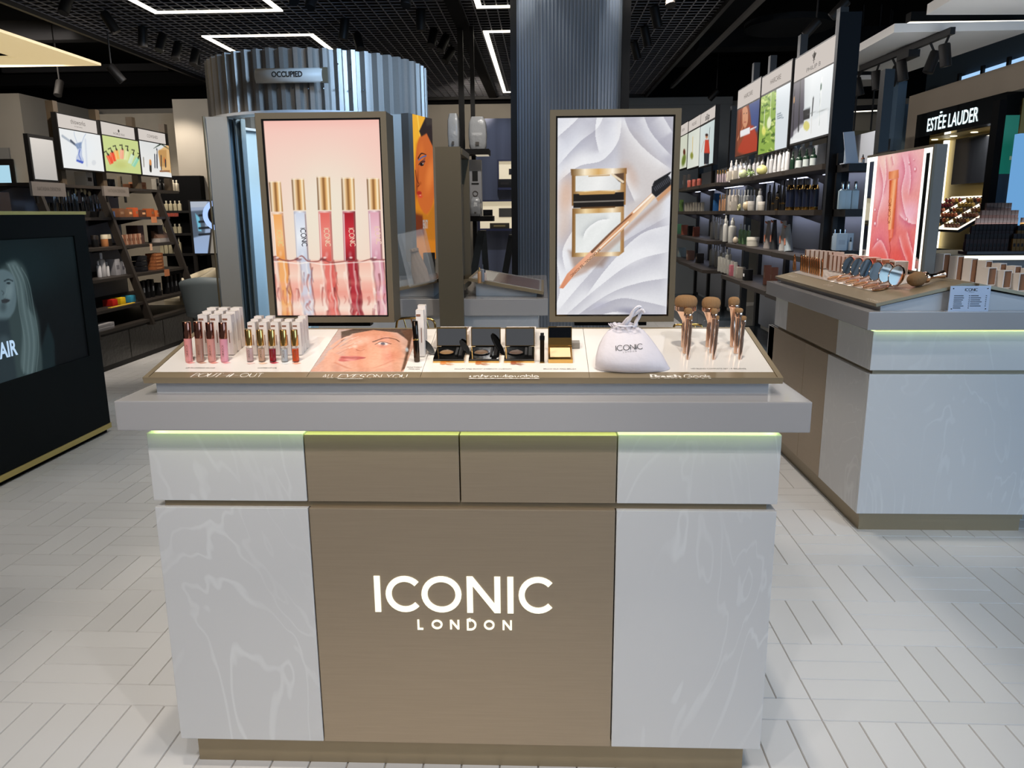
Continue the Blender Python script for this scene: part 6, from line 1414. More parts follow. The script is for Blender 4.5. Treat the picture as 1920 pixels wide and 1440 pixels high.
A.line(curve([(784, 297), (790, 288), (799, 290)]), 3.4, '#3a1a0c', 1.5); A.line(curve([(785, 300), (791, 295), (799, 292)]), 2.2, '#3a62a8', 2.2); A.poly([(785, 308), (790, 302), (798, 294), (796, 306), (790, 312)], '#8a4a3c', 1.2)
A.ell((791, 308), 4.5, 4, '#1a0f0c', 0, .4); A.ell((793, 307), 1.2, 1.4, '#f0e0d0', 0, .6); A.line(curve([(785, 309), (790, 303), (797, 303)]), 1.4, '#120a08')
A.line(curve([(779, 320), (781, 336), (786, 346), (783, 350)]), 3, '#6c2c10', 2); A.ell((788, 344), 3.5, 5, '#b0521e', 0, .8); A.ell((786, 362), 6, 5, '#a8281c', 10, .5); A.ell((788, 368), 6, 4.5, '#d04a30', 8, .6); A.ell((788, 366), 2.6, 1.6, '#f4b09a', 0, .8, .8)
A.poly([(776, 392), (790, 398), (802, 404), (815, 380), (820, 450), (776, 450)], '#b8701c', 4); A.poly([(778, 400), (792, 404), (796, 440), (778, 445)], '#6e2f14', 4)
A.build('backlit_print', t, .95).location = -t.location
n = U.cross(Vector((0, 0, 1))).normalized(); Pl = P0-t.location; nb = -n*.03
MB().ext([Pl-n*.004, Pl+U-n*.004, Pl+U-n*.05, Pl-n*.05], (0, 0, zt-zb)).build('frame', mat('grey_frame', '#6a6864', .5), t)
MB().ext([Pl-U.normalized()*.055-n*.0, Pl-U.normalized()*.001-n*.0, Pl-U.normalized()*.001-n*.05, Pl-U.normalized()*.055-n*.05], (0, 0, zt-zb)).build('side_edge', mat('grey_frame', '#6a6864', .5), t)
MB().box(.03, .1, .06, .12, 1.0256, zb+.05).build('stand', M_blackmetal, t)
q = at_plane(797, 428, P0, n); text_part('BEAUTY', q+n*.004-t.location, U.normalized(), (0, 0, 1), n, .055, M_printwhite, t, width=.075*1.0, bold=.04)
MATS['print_white'].node_tree.nodes['Principled BSDF'].inputs['Emission Strength'].default_value = 0.0

# ------------------------------------------------------------------ hanging shelf tower and lit niches behind
Yt = 6.2
a_ = at_y(866, 100, Yt); b_ = at_y(886, 100, Yt)
t = thing('shelf_tower', 'black post shelf tower hung with wrapped goods behind the bronze totem', 'shelf unit', (a_.x, Yt, 0)); ax = a_.x
for q, w in ((866, .026), (887, .02)): x = at_y(q, 250, Yt).x-ax; MB().box(x-w, x+w, 0, .05, 0, 3.74).build('post', M_blackmetal, t)
zs = [at_y(895, 283, Yt).z, at_y(900, 405, Yt).z]
for z, x0, x1 in ((zs[0], 842, 920), (zs[1], 868, 926)): MB().box(at_y(x0, 300, Yt).x-ax, at_y(x1, 300, Yt).x-ax, -.26, .0, z-.05, z).build('shelf', M_blackmetal, t)
MB().box(at_y(895, 300, Yt).x-ax, at_y(918, 300, Yt).x-ax, -.2, -.04, zs[0]-.056, zs[0]-.0505).build('shelf_lamp', glow('shelf_lamp', '#e8dcc4', .6), t)
def bag(label, x0, x1, z, hpx, y):
    p0, p1 = at_y(x0, 250, y), at_y(x1, 250, y); w = (p1.x-p0.x)/2; h = hpx*project((p0.x, y, z))[2]/F
    t = thing('wrapped_bag', label, 'wrapped pack', ((p0.x+p1.x)/2, y, z)); rows = []; rr = np.random.RandomState(int(x0))
    for i in range(12):
        v = i/11; s = (1-.10*abs(v-.45)*2)*(.75+.25*min(1, (1-v)*6))*(1 if i else .9); rows.append([(w*s*math.copysign(abs(math.cos(q))**.3, math.cos(q)), .09*s*math.copysign(abs(math.sin(q))**.4, math.sin(q)), h*v) for q in [2*math.pi*j/26 for j in range(27)]])
    rows = [[(0, 0, 0)]*27]+rows+[[(0, 0, h)]*27]
    MB().grid(rows).build('wrapping', mat('clear_wrap', '#a5a6a8', .12, coat=.8, bump=.5, scale=30), t, 60)
    MB().box(-w*.2, w*.2, -.095, -.092, h*.12, h*.22).build('printed_mark', M_printgrey, t)
bag('left one of two plastic-wrapped white packs on the shelf tower', 840, 862, zs[0]+.001, 64, Yt-.13); bag('right one of two plastic-wrapped white packs on the shelf tower', 879, 913, zs[0]+.001, 58, Yt-.13)
p0, p1 = at_y(880, 350, Yt-.1), at_y(903, 350, Yt-.1); w = (p1.x-p0.x)/2
t = thing('tall_white_box', 'tall white box with two printed symbols on the shelf tower', 'box', ((p0.x+p1.x)/2, Yt-.07, zs[1]+.001)); h = at_y(890, 300, Yt-.1).z-zs[1]
MB().box(-w, w, -.06, .06, 0, h).build('carton', mat('grey_white_card', '#a6a4a6', .5), t); MB().box(-w*.45, w*.45, -.062, -.0605, h*.62, h*.80).box(-w*.6, w*.6, -.062, -.0605, h*.56, h*.59).build('dark_symbol', M_print, t)
MB().tube([(w*.4*math.cos(q), -.062, h*.4+w*.4*math.sin(q)) for q in [k*.4488 for k in range(15)]], .004, 6).build('round_symbol', M_printgrey, t)
bag('small plastic-wrapped pack before the tall white box', 880, 900, zs[1]+.001, 34, Yt-.228)
p = at_y(915, 400, Yt-.1); good('black_block', 'black block at the end of the lower tower shelf', 'box', Vector((p.x, Yt-.12, zs[1]+.001)), 'box', .06, .045, ('#121214', '#1a1a1c'))
struct(MB().box(at_y(890, 250, 9.0).x, at_y(985, 250, 9.0).x, 9.0, 9.1, 0, at_y(930, 222, 9).z).build('wall_blue', mat('slate_textile', '#4b4f5e', .8, var=.25, scale=2.2, stretch=(3, 1, .15))))
def niche(label, x0, x1, y0, y1):
    a_, b_ = at_y(x0, y0, 8.9), at_y(x1, y1, 8.9); t = thing('lit_niche', label, 'wall niche', (a_.x, 8.9, b_.z)); w = b_.x-a_.x; h = a_.z-b_.z
    MB().box(0, w, .07, .098, 0, h).build('back', mat('cream_lit', '#d8c9aa', .7, emit=.55, emit_col='#ecdcba'), t); MB().box(0, w, -.12, .07, -.03, 0).box(0, w, 0, .07, h, h+.02).box(-.02, 0, 0, .07, -.03, h+.02).build('frame', mat('navy_frame', '#232641', .5), t); return t, w, h
t1, w, h = niche('upper cream lit niche on the slate wall left of the column', 935, 968, 302, 352); t2, w2, h2 = niche('lower wide cream lit niche on the slate wall left of the column', 899, 968, 378, 428)
p = t1.location; good('black_case', 'small black case standing in the upper lit niche', 'case', p+Vector((.08, -.03, .001)), 'box', .11, .09, ('#1c1a18', '#2a2622'), d=.03); MB().box(w-.1, w, .055, .0695, h*.5, h*.72).build('picture', M_print, t1)
p = t2.location; good('gold_tray', 'small dark clutch lying in the lower lit niche', 'case', p+Vector((.27, -.04, .001)), 'box', .07, .13, ('#3b3428', '#8a7a50'), d=.04); MB().box(w2*.52, w2*.95, .055, .0695, h2*.42, h2*.75).build('picture', mat('niche_picture', '#4a453c', .5), t2)
for k, (x0, y0, x1, y1) in enumerate(((902, 432, 884, 520), (960, 440, 946, 525))):
    a_, b_ = at_y(x0, y0, 6.0+k*.6), at_z(x1, y1+110, 0); yy = 6.0+k*.6; b_ = Vector((at_y(x1, y1, yy).x-.15, yy+.05, 0))
    t = thing('easel', ('left', 'right')[k]+' black leaning easel below the lower lit niche', 'easel', b_); d = Vector((a_.x, yy, a_.z))-b_
    MB().ext([(-.035, 0, 0), (.035, 0, 0), (.035, .03, 0), (-.035, .03, 0)], d).build('leg', M_blackgloss, t); MB().ext([(.30, .1, 0), (.36, .1, 0), (.36, .13, 0), (.30, .13, 0)], d+Vector((-.31, -.08, 0))).build('leg', M_blackgloss, t); MB().box(-.0, .3, .02, .06, .5, .55).build('crossbar', M_blackgloss, t)
# ------------------------------------------------------------------ the right-hand counter
CX0, CX1, CY0, CY1 = 1.592, 2.47, 1.615, 3.16
rc = thing('display_counter', 'white cosmetics counter at right seen at an angle, with open hand compacts on top', 'counter', (2.03, CY0, 0)); o3 = Vector((2.03, CY0, 0))
def rbox(name, x0, x1, y0, y1, z0, z1, m, lab=None, c=.002):
    o = MB().box(x0-o3.x, x1-o3.x, y0-o3.y, y1-o3.y, z0, z1, c=c).build(name, m, rc)
    if lab: o['label'] = lab
rbox('countertop', CX0, CX1, CY0, CY1, .947, 1.0254, M_white, c=.003)
bx0, bx1, by0, by1 = CX0+.05, CX1-.05, CY0+.055, CY1-.05
rbox('body', bx0+.02, bx1-.02, by0+.02, by1-.02, .06, .946, M_bronze2, c=0)
rbox('upper_panel', bx0, bx1, by0, by0+.021, .76, .934, M_marble, 'swirled white upper panel on the end'); rbox('lower_panel', bx0, bx1, by0, by0+.021, .088, .742, M_marble, 'swirled white lower panel on the end')
ys = [by0, X_a if False else at_x(1572, 600, bx0).y, at_x(1478, 560, bx0).y, by1]
for k in range(3):
    a, b = (ys[k] if k else by0+.0215), ys[k+1]-.002
    m_ = (M_marble, M_bronze, M_marble)[k]
    rbox('upper_panel' if k != 1 else 'drawer', bx0, bx0+.0195, a+.002, b, .76, .934, m_, ('swirled white', 'dark bronze', 'swirled white')[k]+' upper front on the aisle side')
y_ = [by0, at_x(1548, 720, bx0).y, (at_x(1548, 720, bx0).y+at_x(1470, 680, bx0).y)/2, at_x(1440, 640, bx0).y, by1]
for k in range(4):
    a, b = (y_[k] if k else by0+.0215), y_[k+1]-.002
    rbox('lower_panel', bx0, bx0+.0195, a+.002, b, .088, .742, (M_marble, M_bronze, M_bronze, M_marble)[k], ('swirled white', 'bronze', 'bronze', 'swirled white')[k]+' lower panel on the aisle side')
rbox('plinth', bx0+.025, bx1-.025, by0+.025, by1-.025, 0, .087, M_bronze2, c=0)
MB().box(bx0+.01-o3.x, bx1-.01-o3.x, by0+.012-o3.y, by0+.03-o3.y, .938, .9465).box(bx0+.008-o3.x, bx0+.019-o3.x, by0+.031-o3.y, by1-.02-o3.y, .938, .9465).box(bx0-o3.x, bx1-o3.x, .038, .045, .9425, .9468).build('led_strip', MATS['led_lime'], rc)
# two-sided sloping tray
RXL, RXR, RYF, RYB = 1.63, 2.44, 1.645, 3.12
ZL, ZT, XT = 1.058, 1.142, 1.985
XR2 = 2.045
t = thing('tester_tray', 'two-sided sloping bronze-edged tray on the right counter', 'display tray', (XT, RYF, H)); o4 = Vector((XT, RYF, H))
def rt(u, y, lift=0.0):                                   # point on the slope facing the aisle
    d = Vector((XT-RXL, 0, ZT-ZL)); n = Vector((-(ZT-ZL), 0, XT-RXL)).normalized(); return Vector((RXL, y, ZL))+d*u+n*lift
SN = Vector((-(ZT-ZL), 0, XT-RXL)).normalized(); SD = Vector((XT-RXL, 0, ZT-ZL)).normalized(); SL = math.hypot(XT-RXL, ZT-ZL)
MB().ext([v-o4 for v in (rt(0, RYF), rt(1, RYF), rt(1, RYF, -.014), rt(0, RYF, -.014))], (0, RYB-RYF, 0)).build('frame', M_bronze2, t)
q0, q1 = Vector((XR2+.01, RYF, ZT)), Vector((RXR+.06, RYF, 1.055))
MB().ext([v-o4 for v in (q0, q1, q1-Vector((0, 0, .014)), q0-Vector((0, 0, .014)))], (0, RYB-RYF, 0)).build('frame', M_bronze2, t)
MB().ext([v-o4 for v in (Vector((XT+.001, RYF+.02, ZT-.001)), Vector((XR2+.009, RYF+.02, ZT-.001)), Vector((XR2+.009, RYF+.02, ZT-.02)), Vector((XT+.001, RYF+.02, ZT-.02)))], (0, RYB-RYF-.04, 0)).build('ridge', M_bronze2, t)
MB().ext([v-o4 for v in (Vector((RXL+.03, RYF+.02, H)), Vector((RXR, RYF+.02, H)), Vector((RXR+.0, RYF+.02, 1.047)), Vector((XR2, RYF+.02, ZT-.022)), Vector((XT, RYF+.02, ZT-.022)), Vector((RXL+.03, RYF+.02, 1.044)))], (0, RYB-RYF-.04, 0)).build('base_block', mat('grey_white2', '#bfc0c2', .35), t)
M_rtray = mat('white_tester_panel', '#e9e3db', 0.12)
MB().ext([v-o4 for v in (rt(.27, 1.93, .0003), rt(.985, 1.93, .0003), rt(.985, RYB-.03, .0003), rt(.27, RYB-.03, .0003))], SN*.002).build('tester_panel', M_rtray, t)
d2 = (q1-q0).normalized(); n2 = Vector((-d2.z, 0, d2.x)); n2 = n2 if n2.z > 0 else -n2
MB().ext([v-o4 for v in (q0+d2*.02+Vector((0, .1, 0)), q0+d2*.36+Vector((0, .1, 0)), q0+d2*.36+Vector((0, 1.4, 0)), q0+d2*.02+Vector((0, 1.4, 0)))], n2*.002).build('tester_panel', M_rtray, t)
for (txt, y, w, u, h) in (('BE BOLD', 2.95, .13, .12, .02), ('LIT UP', 2.36, .10, .12, .02), ('BRUSH OFF', 1.84, .16, .5, .022), ('ICONIC', 1.72, .13, .04, .012)):
    text_part(txt, rt(u, y, .0012)-o4, Vector((0, -1, 0)), SD, SN, h, mat('soft_white_ink', '#d9cfbd', .5), t, width=w)

def RP(px, py, lift=0.0): return at_plane(px, py, rt(0, RYF), SN)+SN*lift
SA = math.atan2(ZT-ZL, XT-RXL)
# pencils and cartons at the far end of the tray
M_copperT = mat('copper_tube', '#c08a5c', .18, metal=1)
tm = MB().lathe([(0, 0), (.004, 0), (.0065, .012), (.0062, .085), (.003, .098), (0, .1)], 12).mesh('brow_gel', M_copperT, 50)
for k, (px, py) in enumerate(((1488, 508), (1491, 508), (1502, 509), (1506, 510.5), (1510, 511.5), (1514, 512.5), (1519, 514), (1523, 515), (1527, 516), (1531, 517), (1535, 518), (1541, 519.5))):
    p = RP(px, py, .0028); o = link('copper_wand', tm); o.location = p; o.rotation_euler = (.12*((-1)**k if k < 2 else 0), -.05, 0); o.scale = (1, 1, 1.0)
    tag(o, 'slim copper wand on the right tray', 'wand', 'copper wands on the right tray')
cmr = MB().box(-.03, .03, -.0125, .0125, 0, .098).add([(-.0303, -.0108, .004), (-.0303, .0108, .004), (-.0303, .0108, .094), (-.0303, -.0108, .094)], [(0, 1, 2, 3)], 1).add([(-.03, -.0127, 0.0), (.03, -.0127, 0), (.03, -.0127, .098), (-.03, -.0127, .098)], [(0, 1, 2, 3)], 2).mesh('carton', [mat('pink_carton', '#cfb4a6', .4), mat('copper_face', '#b98565', .3, metal=.6), mat('pale_side', '#d9cdc6', .4)])
for k in range(7):
    p = RP(1500+k*8.2, 503+k*1.3, .003); o = link('wand_carton', cmr); o.location = p+SD*.06; tag(o, 'slim copper-faced carton in the row behind the copper wands', 'box', 'cartons behind the copper wands')
for k in range(7):
    p = RP(1548+k*7.4, 511+k*1.4, .003); o = link('blush_carton', cmr); o.location = p+SD*.045; o.scale = (1, .85, .9); tag(o, 'slim pink carton between the wands and hand compacts', 'box', 'pink cartons on the right tray')
# six open round compacts
def round_compact(label, bx, by, brx, lx, ly, lrx, lry, tone):
    p = RP(bx, by, .0028); k = project(p)[2]/F; r = brx*k*.72
    t = thing('hand_compact', label, 'compact', p, group='open round compacts'); t.rotation_euler = (0, -SA, 0)
    MB().lathe([(0, 0), (r*.96, 0), (r, .003), (r, .007), (r*.94, .0085), (r*.9, .0072), (0, .0072)], 30).build('base', M_rose, t, 40)
    MB().lathe([(r*.86, .0073), (r*.8, .0083), (0, .0088)], 28).build('powder', mat('powder'+tone, tone, .7), t, 60)
    Lc = at_x(lx, ly, p.x+r*1.02); inv = Matrix.Rotation(SA, 3, 'Y'); c = inv @ (Lc-p); rl = lry*k*1.0
    ax = inv @ Vector((-.93, -.25, .2)).normalized(); q = ax.to_track_quat('Z', 'Y').to_matrix()
    l = MB().lathe([(0, -.004), (rl*.97, -.004), (rl, -.002), (rl, .004), (rl*.93, .005), (rl*.9, .003), (0, .003)], 30, c, q).build('lid', M_rose, t, 40)
    MB().lathe([(0, .0032), (rl*.88, .0032), (rl*.88, .0036), (0, .0036)], 30, c, q).build('mirror', M_mirror, l)
    hb = Vector((r*.98, 0, .006)); MB().tube([hb+Vector((0, -.012, 0)), hb+Vector((0, .012, 0))], .004, 8).tube([hb, c-Vector((0, 0, rl*.9))], .004, 8).build('hinge', M_rose, t, 50)
RCs = [((1564, 523), 17, (1591, 498), 13, 17), ((1581, 526), 17, (1607, 501), 13, 17.5), ((1598, 530), 18, (1624, 503), 13, 18), ((1613, 535), 19, (1643, 509), 13, 18.5), ((1632, 539), 20, (1662, 512), 13, 19), ((1650, 543), 21, (1681, 517), 14, 20)]
for k, (b, br, l, lr, lry) in enumerate(RCs):
    round_compact(('farthest', 'second farthest', 'third farthest', 'third nearest', 'second nearest', 'nearest')[k]+' open rose gold hand compact in the row on the right counter', *b, br, *l, lr, lry, ('#c08a52', '#b98048', '#b9824e', '#a8703f', '#a06a45', '#7d5444')[k])
cmb = MB().box(-.032, .032, -.033, .033, 0, .078, 0, c=.001).add([(-.0323, -.028, .006), (-.0323, .028, .006), (-.0323, .028, .072), (-.0323, -.028, .072)], [(0, 1, 2, 3)], 1).add([(-.03, -.0333, .003), (.03, -.0333, .003), (.03, -.0333, .075), (-.03, -.0333, .075)], [(0, 1, 2, 3)], 1).mesh('carton', [M_carton, mat('bronze_face', '#a1765a', .25, metal=.7)])
for k, (px, py) in enumerate(((1626, 512), (1645, 518), (1665, 523), (1684, 528), (1712, 536))):
    p = RP(px, py, .003); o = link('compact_carton', cmb); o.location = Vector((XT-.045, p.y, rt((XT-.045-.034-RXL)/(XT-RXL), 0).z+.006)); o.location.y = 2.78-k*.155
    tag(o, 'square white and bronze carton behind the hand compacts', 'box', 'cartons behind the hand compacts')
# kabuki brush lying at the near corner
a_, b_ = RP(1716, 538, .034), RP(1752, 529, .028); d = (b_-a_).normalized(); L = .105
t = thing('kabuki_brush', 'thick round brush lying on the near corner of the right tray', 'brush', a_); q = d.to_track_quat('Z', 'Y').to_matrix()*1.35
MB().lathe([(0, -.022), (.012, -.019), (.021, -.008), (.0245, .006), (.023, .024), (.017, .032)], 26, M=q).build('bristles', M_hair, t, 80)
MB().lathe([(.0175, .032), (.0185, .034), (.0185, .044), (.016, .046)], 24, M=q).build('ferrule', M_rose, t, 40)
MB().lathe([(.015, .046), (.009, .056), (.008, .075), (.013, .092), (.014, .1), (0, .104)], 20, M=q).build('handle', M_rose, t, 50)
# acrylic price sign
pA, pB = at_z(1777, 585.5, H), at_z(1852, 585.5, H); yy = CY0+.016; pA, pB = at_y(1777, 584, yy), at_y(1852, 586, yy); hz = at_y(1815, 536, yy).z-H
t = thing('price_sign', 'small acrylic price list standing at the front of the right counter', 'sign', ((pA.x+pB.x)/2, yy, H)); hw = (pB.x-pA.x)/2
MB().box(-hw, hw, -.0015, .0015, .0, hz, c=.0005).box(-hw, hw, .0016, .03, 0, .003).build('acrylic', mat('acrylic_panel', '#c6d2e6', .08, spec=.6), t)
NBk = Vector((0, -1, 0)); XU = Vector((1, 0, 0)); ZU = Vector((0, 0, 1))
write([('ICONIC', 'sans')], (0.004, -.0022, hz*.80), XU, ZU, NBk, .011, .15, .2, width=hw*.62).build('lettering', M_print, t)
write([('LONDON', 'sans')], (0.004, -.0022, hz*.745), XU, ZU, NBk, .003, .14, .8, width=hw*.3).build('lettering', M_print, t)
m = MB(); rr = np.random.RandomState(2)
for r_ in range(7):
    z = hz*(.60-.08*r_)
    for (x0, wmax) in ((-hw*.78, .62), (.03*hw+.002, .68)):
        if r_ == 6 and x0 > 0: continue
        w = hw*wmax*rr.uniform(.55, 1.0); m.box(x0, x0+w, -.0024, -.0016, z, z+.0028)
        m.box(x0+hw*.74, x0+hw*.79, -.0024, -.0016, z, z+.0028)
tag(m.build('price_lines', M_print, t), kind='stuff')
for (sx, sz) in ((-.85, .9), (.85, .9), (-.85, .1), (.85, .1)): MB().lathe([(0, -.003), (.0022, -.003), (.0022, .004), (0, .004)], 10, (hw*sx, 0, hz*sz), Matrix.Rotation(math.pi/2, 3, 'X')).build('screw', M_blackmetal, t)
# lit sign with mirror strips
PXs = 2.0
yN, yF = at_x(1741, 380, PXs).y, at_x(1617, 400, PXs).y
zt, zb = 1.745, 1.152
t = thing('light_box', 'pink lit sign of a lip tube with glowing mirror strips on the right counter', 'lit sign', (PXs, yN, zb)); o5 = Vector((PXs, yN, zb)); Lw = yF-yN; hh = zt-zb
MB().box(0.012, .06, 0, Lw, 0, hh).build('body', mat('grey_sign_body', '#6c6b66', .5), t)
MB().box(0, .0119, 0, Lw, hh-.012, hh).box(0, .0119, 0, Lw, 0, .01).box(0, .0119, 0, .012, .01, hh-.012).build('frame', M_bronzedark, t)
MB().box(.02, .05, Lw*.3, Lw*.7, -.012, 0).build('foot', M_blackmetal, t)
ya, yb = at_x(1722, 380, PXs).y-yN, at_x(1637, 380, PXs).y-yN    # the picture's near and far edges
M_strip = glow('mirror_led', '#fbfff4', 1.6)
for (a, b, inner) in ((.013, ya-.002, 0), (yb+.002, Lw-.002, 1)):
    w = min(.035, (b-a)*.26)
    MB().box(.002, .0118, a+w, b-w, .02, hh-.035).build('mirror_strip', M_mirror, t)
    MB().box(.001, .0118, a, a+w, .01, hh-.012).box(.001, .0118, b-w, b, .01, hh-.012).box(.001, .0118, a+w, b-w, hh-.034, hh-.012).build('led_border', M_strip, t)
P0 = Vector((PXs+.003, yN+yb, zb+.010)); A = Art(P0, (0, -(yb-ya), 0), (0, 0, hh-.022), 130, '#efb9b4', '#e0605a')
A.ell((1700, 320), 40, 60, '#e79cb0', 0, .9, .8); A.ell((1650, 360), 30, 60, '#f2b7bd', 0, .9, .9); A.ell((1665, 300), 26, 30, '#f6d3c4', 0, .9, .9); A.ell((1705, 400), 30, 40, '#f0b8c8', 20, .9, .9); A.ell((1650, 440), 30, 40, '#e8818c', 0, .9, .7); A.ell((1690, 480), 50, 26, '#e0564e', 0, .9, .8)
for a in (([(1690, 285), (1697, 320), (1690, 360), (1700, 410), (1712, 420)], 9, 1), ([(1702, 285), (1708, 330), (1704, 370)], 8, -1), ([(1648, 300), (1656, 350), (1646, 400), (1642, 430)], 9, 1), ([(1660, 290), (1662, 330), (1655, 370)], 7, -1), ([(1684, 400), (1700, 416), (1722, 422)], 8, 1), ([(1632, 470), (1650, 450), (1662, 470), (1668, 495)], 8, -1), ([(1684, 440), (1692, 470), (1702, 495)], 8, 1), ([(1700, 430), (1708, 460), (1716, 490)], 8, -1), ([(1672, 290), (1676, 310)], 6, 1)):
    A.fold(a[0], a[1], '#c4546a', '#fbd9de', .55, .6, a[2])
A.poly([(1672, 330), (1684, 330), (1680, 440), (1672, 450), (1668, 400)], '#b8484a', 5, .5)
A.shade([(1666.5, 322), (1685, 318), (1685, 334), (1666, 337)], ['#d9744a', '#f0a270', '#cf6a44'], ((1667, 325), (1685, 333))); A.shade([(1667.5, 338), (1683.5, 335), (1676, 430), (1665.5, 432)], ['#c8522f', '#f09a62', '#f7b98a', '#d9683e', '#b8482c'], ((1666, 380), (1682, 380)))
A.shade([(1666, 431), (1676, 429), (1674, 446), (1666.5, 448)], ['#e0624a', '#f08a70', '#c8462f'], ((1666, 440), (1676, 440))); A.poly([(1666.5, 447), (1672, 446), (1670, 453), (1667, 454)], '#d05a42'); A.line(curve([(1668, 453), (1669.5, 468), (1667.5, 482), (1669, 490)]), 2.0, '#a83228', 1.4)
for x, y, r in ((1705, 306, 2.6), (1716, 318, 3.4), (1641, 394, 2.6), (1641, 420, 3.4), (1646, 450, 2.2), (1714, 300, 1.6), (1700, 412, 3.0)): A.ell((x, y), r, r*1.8, '#d0707c', 0, .3, .8); A.ell((x-.5, y-1), r*.6, r*1.1, '#ffe6ea', 0, .6)
A.noise(.015, 60); A.build('backlit_print', t, .95).location = -o5
a_, b_ = at_x(1673.2, 371, PXs-.001), at_x(1671, 417, PXs-.001); d = (b_-a_).normalized(); vv = Vector((0, -1, 0)); vv = (vv-d*vv.dot(d)).normalized()
write([('ICONIC', 'sans')], b_-vv*.012-o5, -d, -vv*-1 if False else vv*-1, Vector((-1, 0, 0)), .03, .12, .2, width=(b_-a_).length, centre=False).build('lettering', glow('ink_brown', '#8a3a20', 1), t)
# goods on the far slope: cartons in two rows, jars
def FP(px, py): return at_plane(px, py, q0, n2)
cw = MB().box(-.04, .04, -.022, .022, 0, .125, 0, c=.001).add([(-.033, -.0223, .004), (.033, -.0223, .004), (.033, -.0223, .121), (-.033, -.0223, .121)], [(0, 1, 2, 3)], 1).mesh('carton', [M_carton, mat('bronze_face', '#a1765a', .25, metal=.7)])
for k in range(7):
    o = link('primer_carton', cw); x = 2.13+.052*k; o.location = (x+.02, 2.16-k*.028, ZT-(x+.035-XR2)*.195+.012-.008); o.rotation_euler = (0, 0, R(25)); o.scale = (.55, 1, .95)
    tag(o, 'tall ivory and bronze carton on the right counter', 'box', 'tall cartons on the far slope')
for k in range(6):
    o = link('powder_carton', cw); x = 2.265+.0555*(k % 3)*1.2; o.location = (2.20+.062*k, 1.85-k*.012, ZT-(2.20+.062*k-XR2)*.195+.006); o.rotation_euler = (0, 0, R(20)); o.scale = (.6, 1, .62)
    tag(o, 'short ivory and bronze carton on the right counter', 'box', 'short cartons on the far slope')
for k, (px, py) in enumerate(((1864, 505), (1875, 506))):
    p = at_y(px, py, 2.25); good('black_pot', ('left', 'right')[k]+' black box standing behind the short cartons on the right counter', 'box', Vector((p.x, 2.25, ZT-(p.x-XR2)*.195+.012)), 'box', .095, .03, ('#101012', '#1a1a1c'))
# ------------------------------------------------------------------ haircare shelving at right
GX0, GXB = 2.0, 2.34                         # shelf front, back panel
RZ = [1.745, 1.455, 1.145, .84]
def hair_shelving(label, y0, bays, bw, posts, detail=True):
    t = thing('shelving_unit', label, 'shelf unit', (GXB, y0, 0)); L = bays*bw; o = Vector((GXB, y0, 0))
    for b in range(bays):
        ya, yb = b*bw+.004, (b+1)*bw-.004
        for i, z in enumerate(RZ):
            x0 = GX0-.03*i+(.0, .02, .05)[b % 3]*(i > 1)-o.x; r = .05
            pts = [Vector((0, ya, z-.035)), Vector((x0+r, ya, z-.035)), Vector((x0, ya+r, z-.035)), Vector((x0, yb-r*.3, z-.035)), Vector((x0+r*.3, yb, z-.035)), Vector((0, yb, z-.035))]
            MB().ext(pts[::-1], (0, 0, .035)).build('shelf', M_darkbrown, t)
            MB().ext([(0, yb-.03, z-.036), (x0+.06, yb-.03, z-.036), (x0+.16, yb-.03, z-.045), (-.05, yb-.03, z-.10), (0, yb-.03, z-.10)], (0, .02, 0)).build('bracket', M_darkbrown, t)
        MB().box(.0, .012, ya+.05, yb-.05, .36, 1.95).build('back_panel', M_ribgrey, t)
        for z in RZ[:3]: MB().box(-.075, -.04, ya+.06, yb-.06, z-.0385, z-.0355).build('shelf_light', glow('shelf_led', '#dfe4ff', 3.6), t)
        MB().box(-.30, 0, ya, yb, .0, .30, c=.003).build('drawer', mat('slate_drawer', '#4c545c', .35), t)
        MB().lathe([(0, 0), (.008, 0), (.01, .012), (0, .016)], 10, (-.30, (ya+yb)/2, .24), Matrix.Rotation(-math.pi/2, 3, 'Y')).build('knob', M_chrome, t)
        MB().box(-.31, 0, ya, yb, .301, .33).build('base_top', mat('slate_top', '#333b42', .25), t)
    for b in range(bays+1):
        MB().box(-.03, .03, b*bw-.035, b*bw+.035, 0, posts[b % len(posts)]).build('upright', mat('black_post', '#17181a', .5), t)
    return t
Y0 = 3.46; BW = .86
hs1 = hair_shelving('black haircare shelving of three bays under the lit posters at right', Y0, 3, BW, [2.3, 2.86, 2.86, 2.86])
hs2 = hair_shelving('farther black shelving unit of three bays beside the right lit sign', 6.62, 3, .86, [2.9, 2.6, 2.6, 2.6])
px_ = at_y(1571, 300, 3.40); pr_ = at_y(1594, 300, 3.40)
t = thing('end_post', 'tall blue-black end post of the haircare shelving, reaching to the ceiling', 'post', (pr_.x, 3.40, 0))
w_ = at_y(1548, 300, 3.40).x-at_y(1588, 300, 3.40).x
MB().box(w_, 0, 0, .045, 0, at_y(1585, 22, 3.4).z).build('post_plate', mat('blue_black', '#0c1016', .6, spec=.25), t)
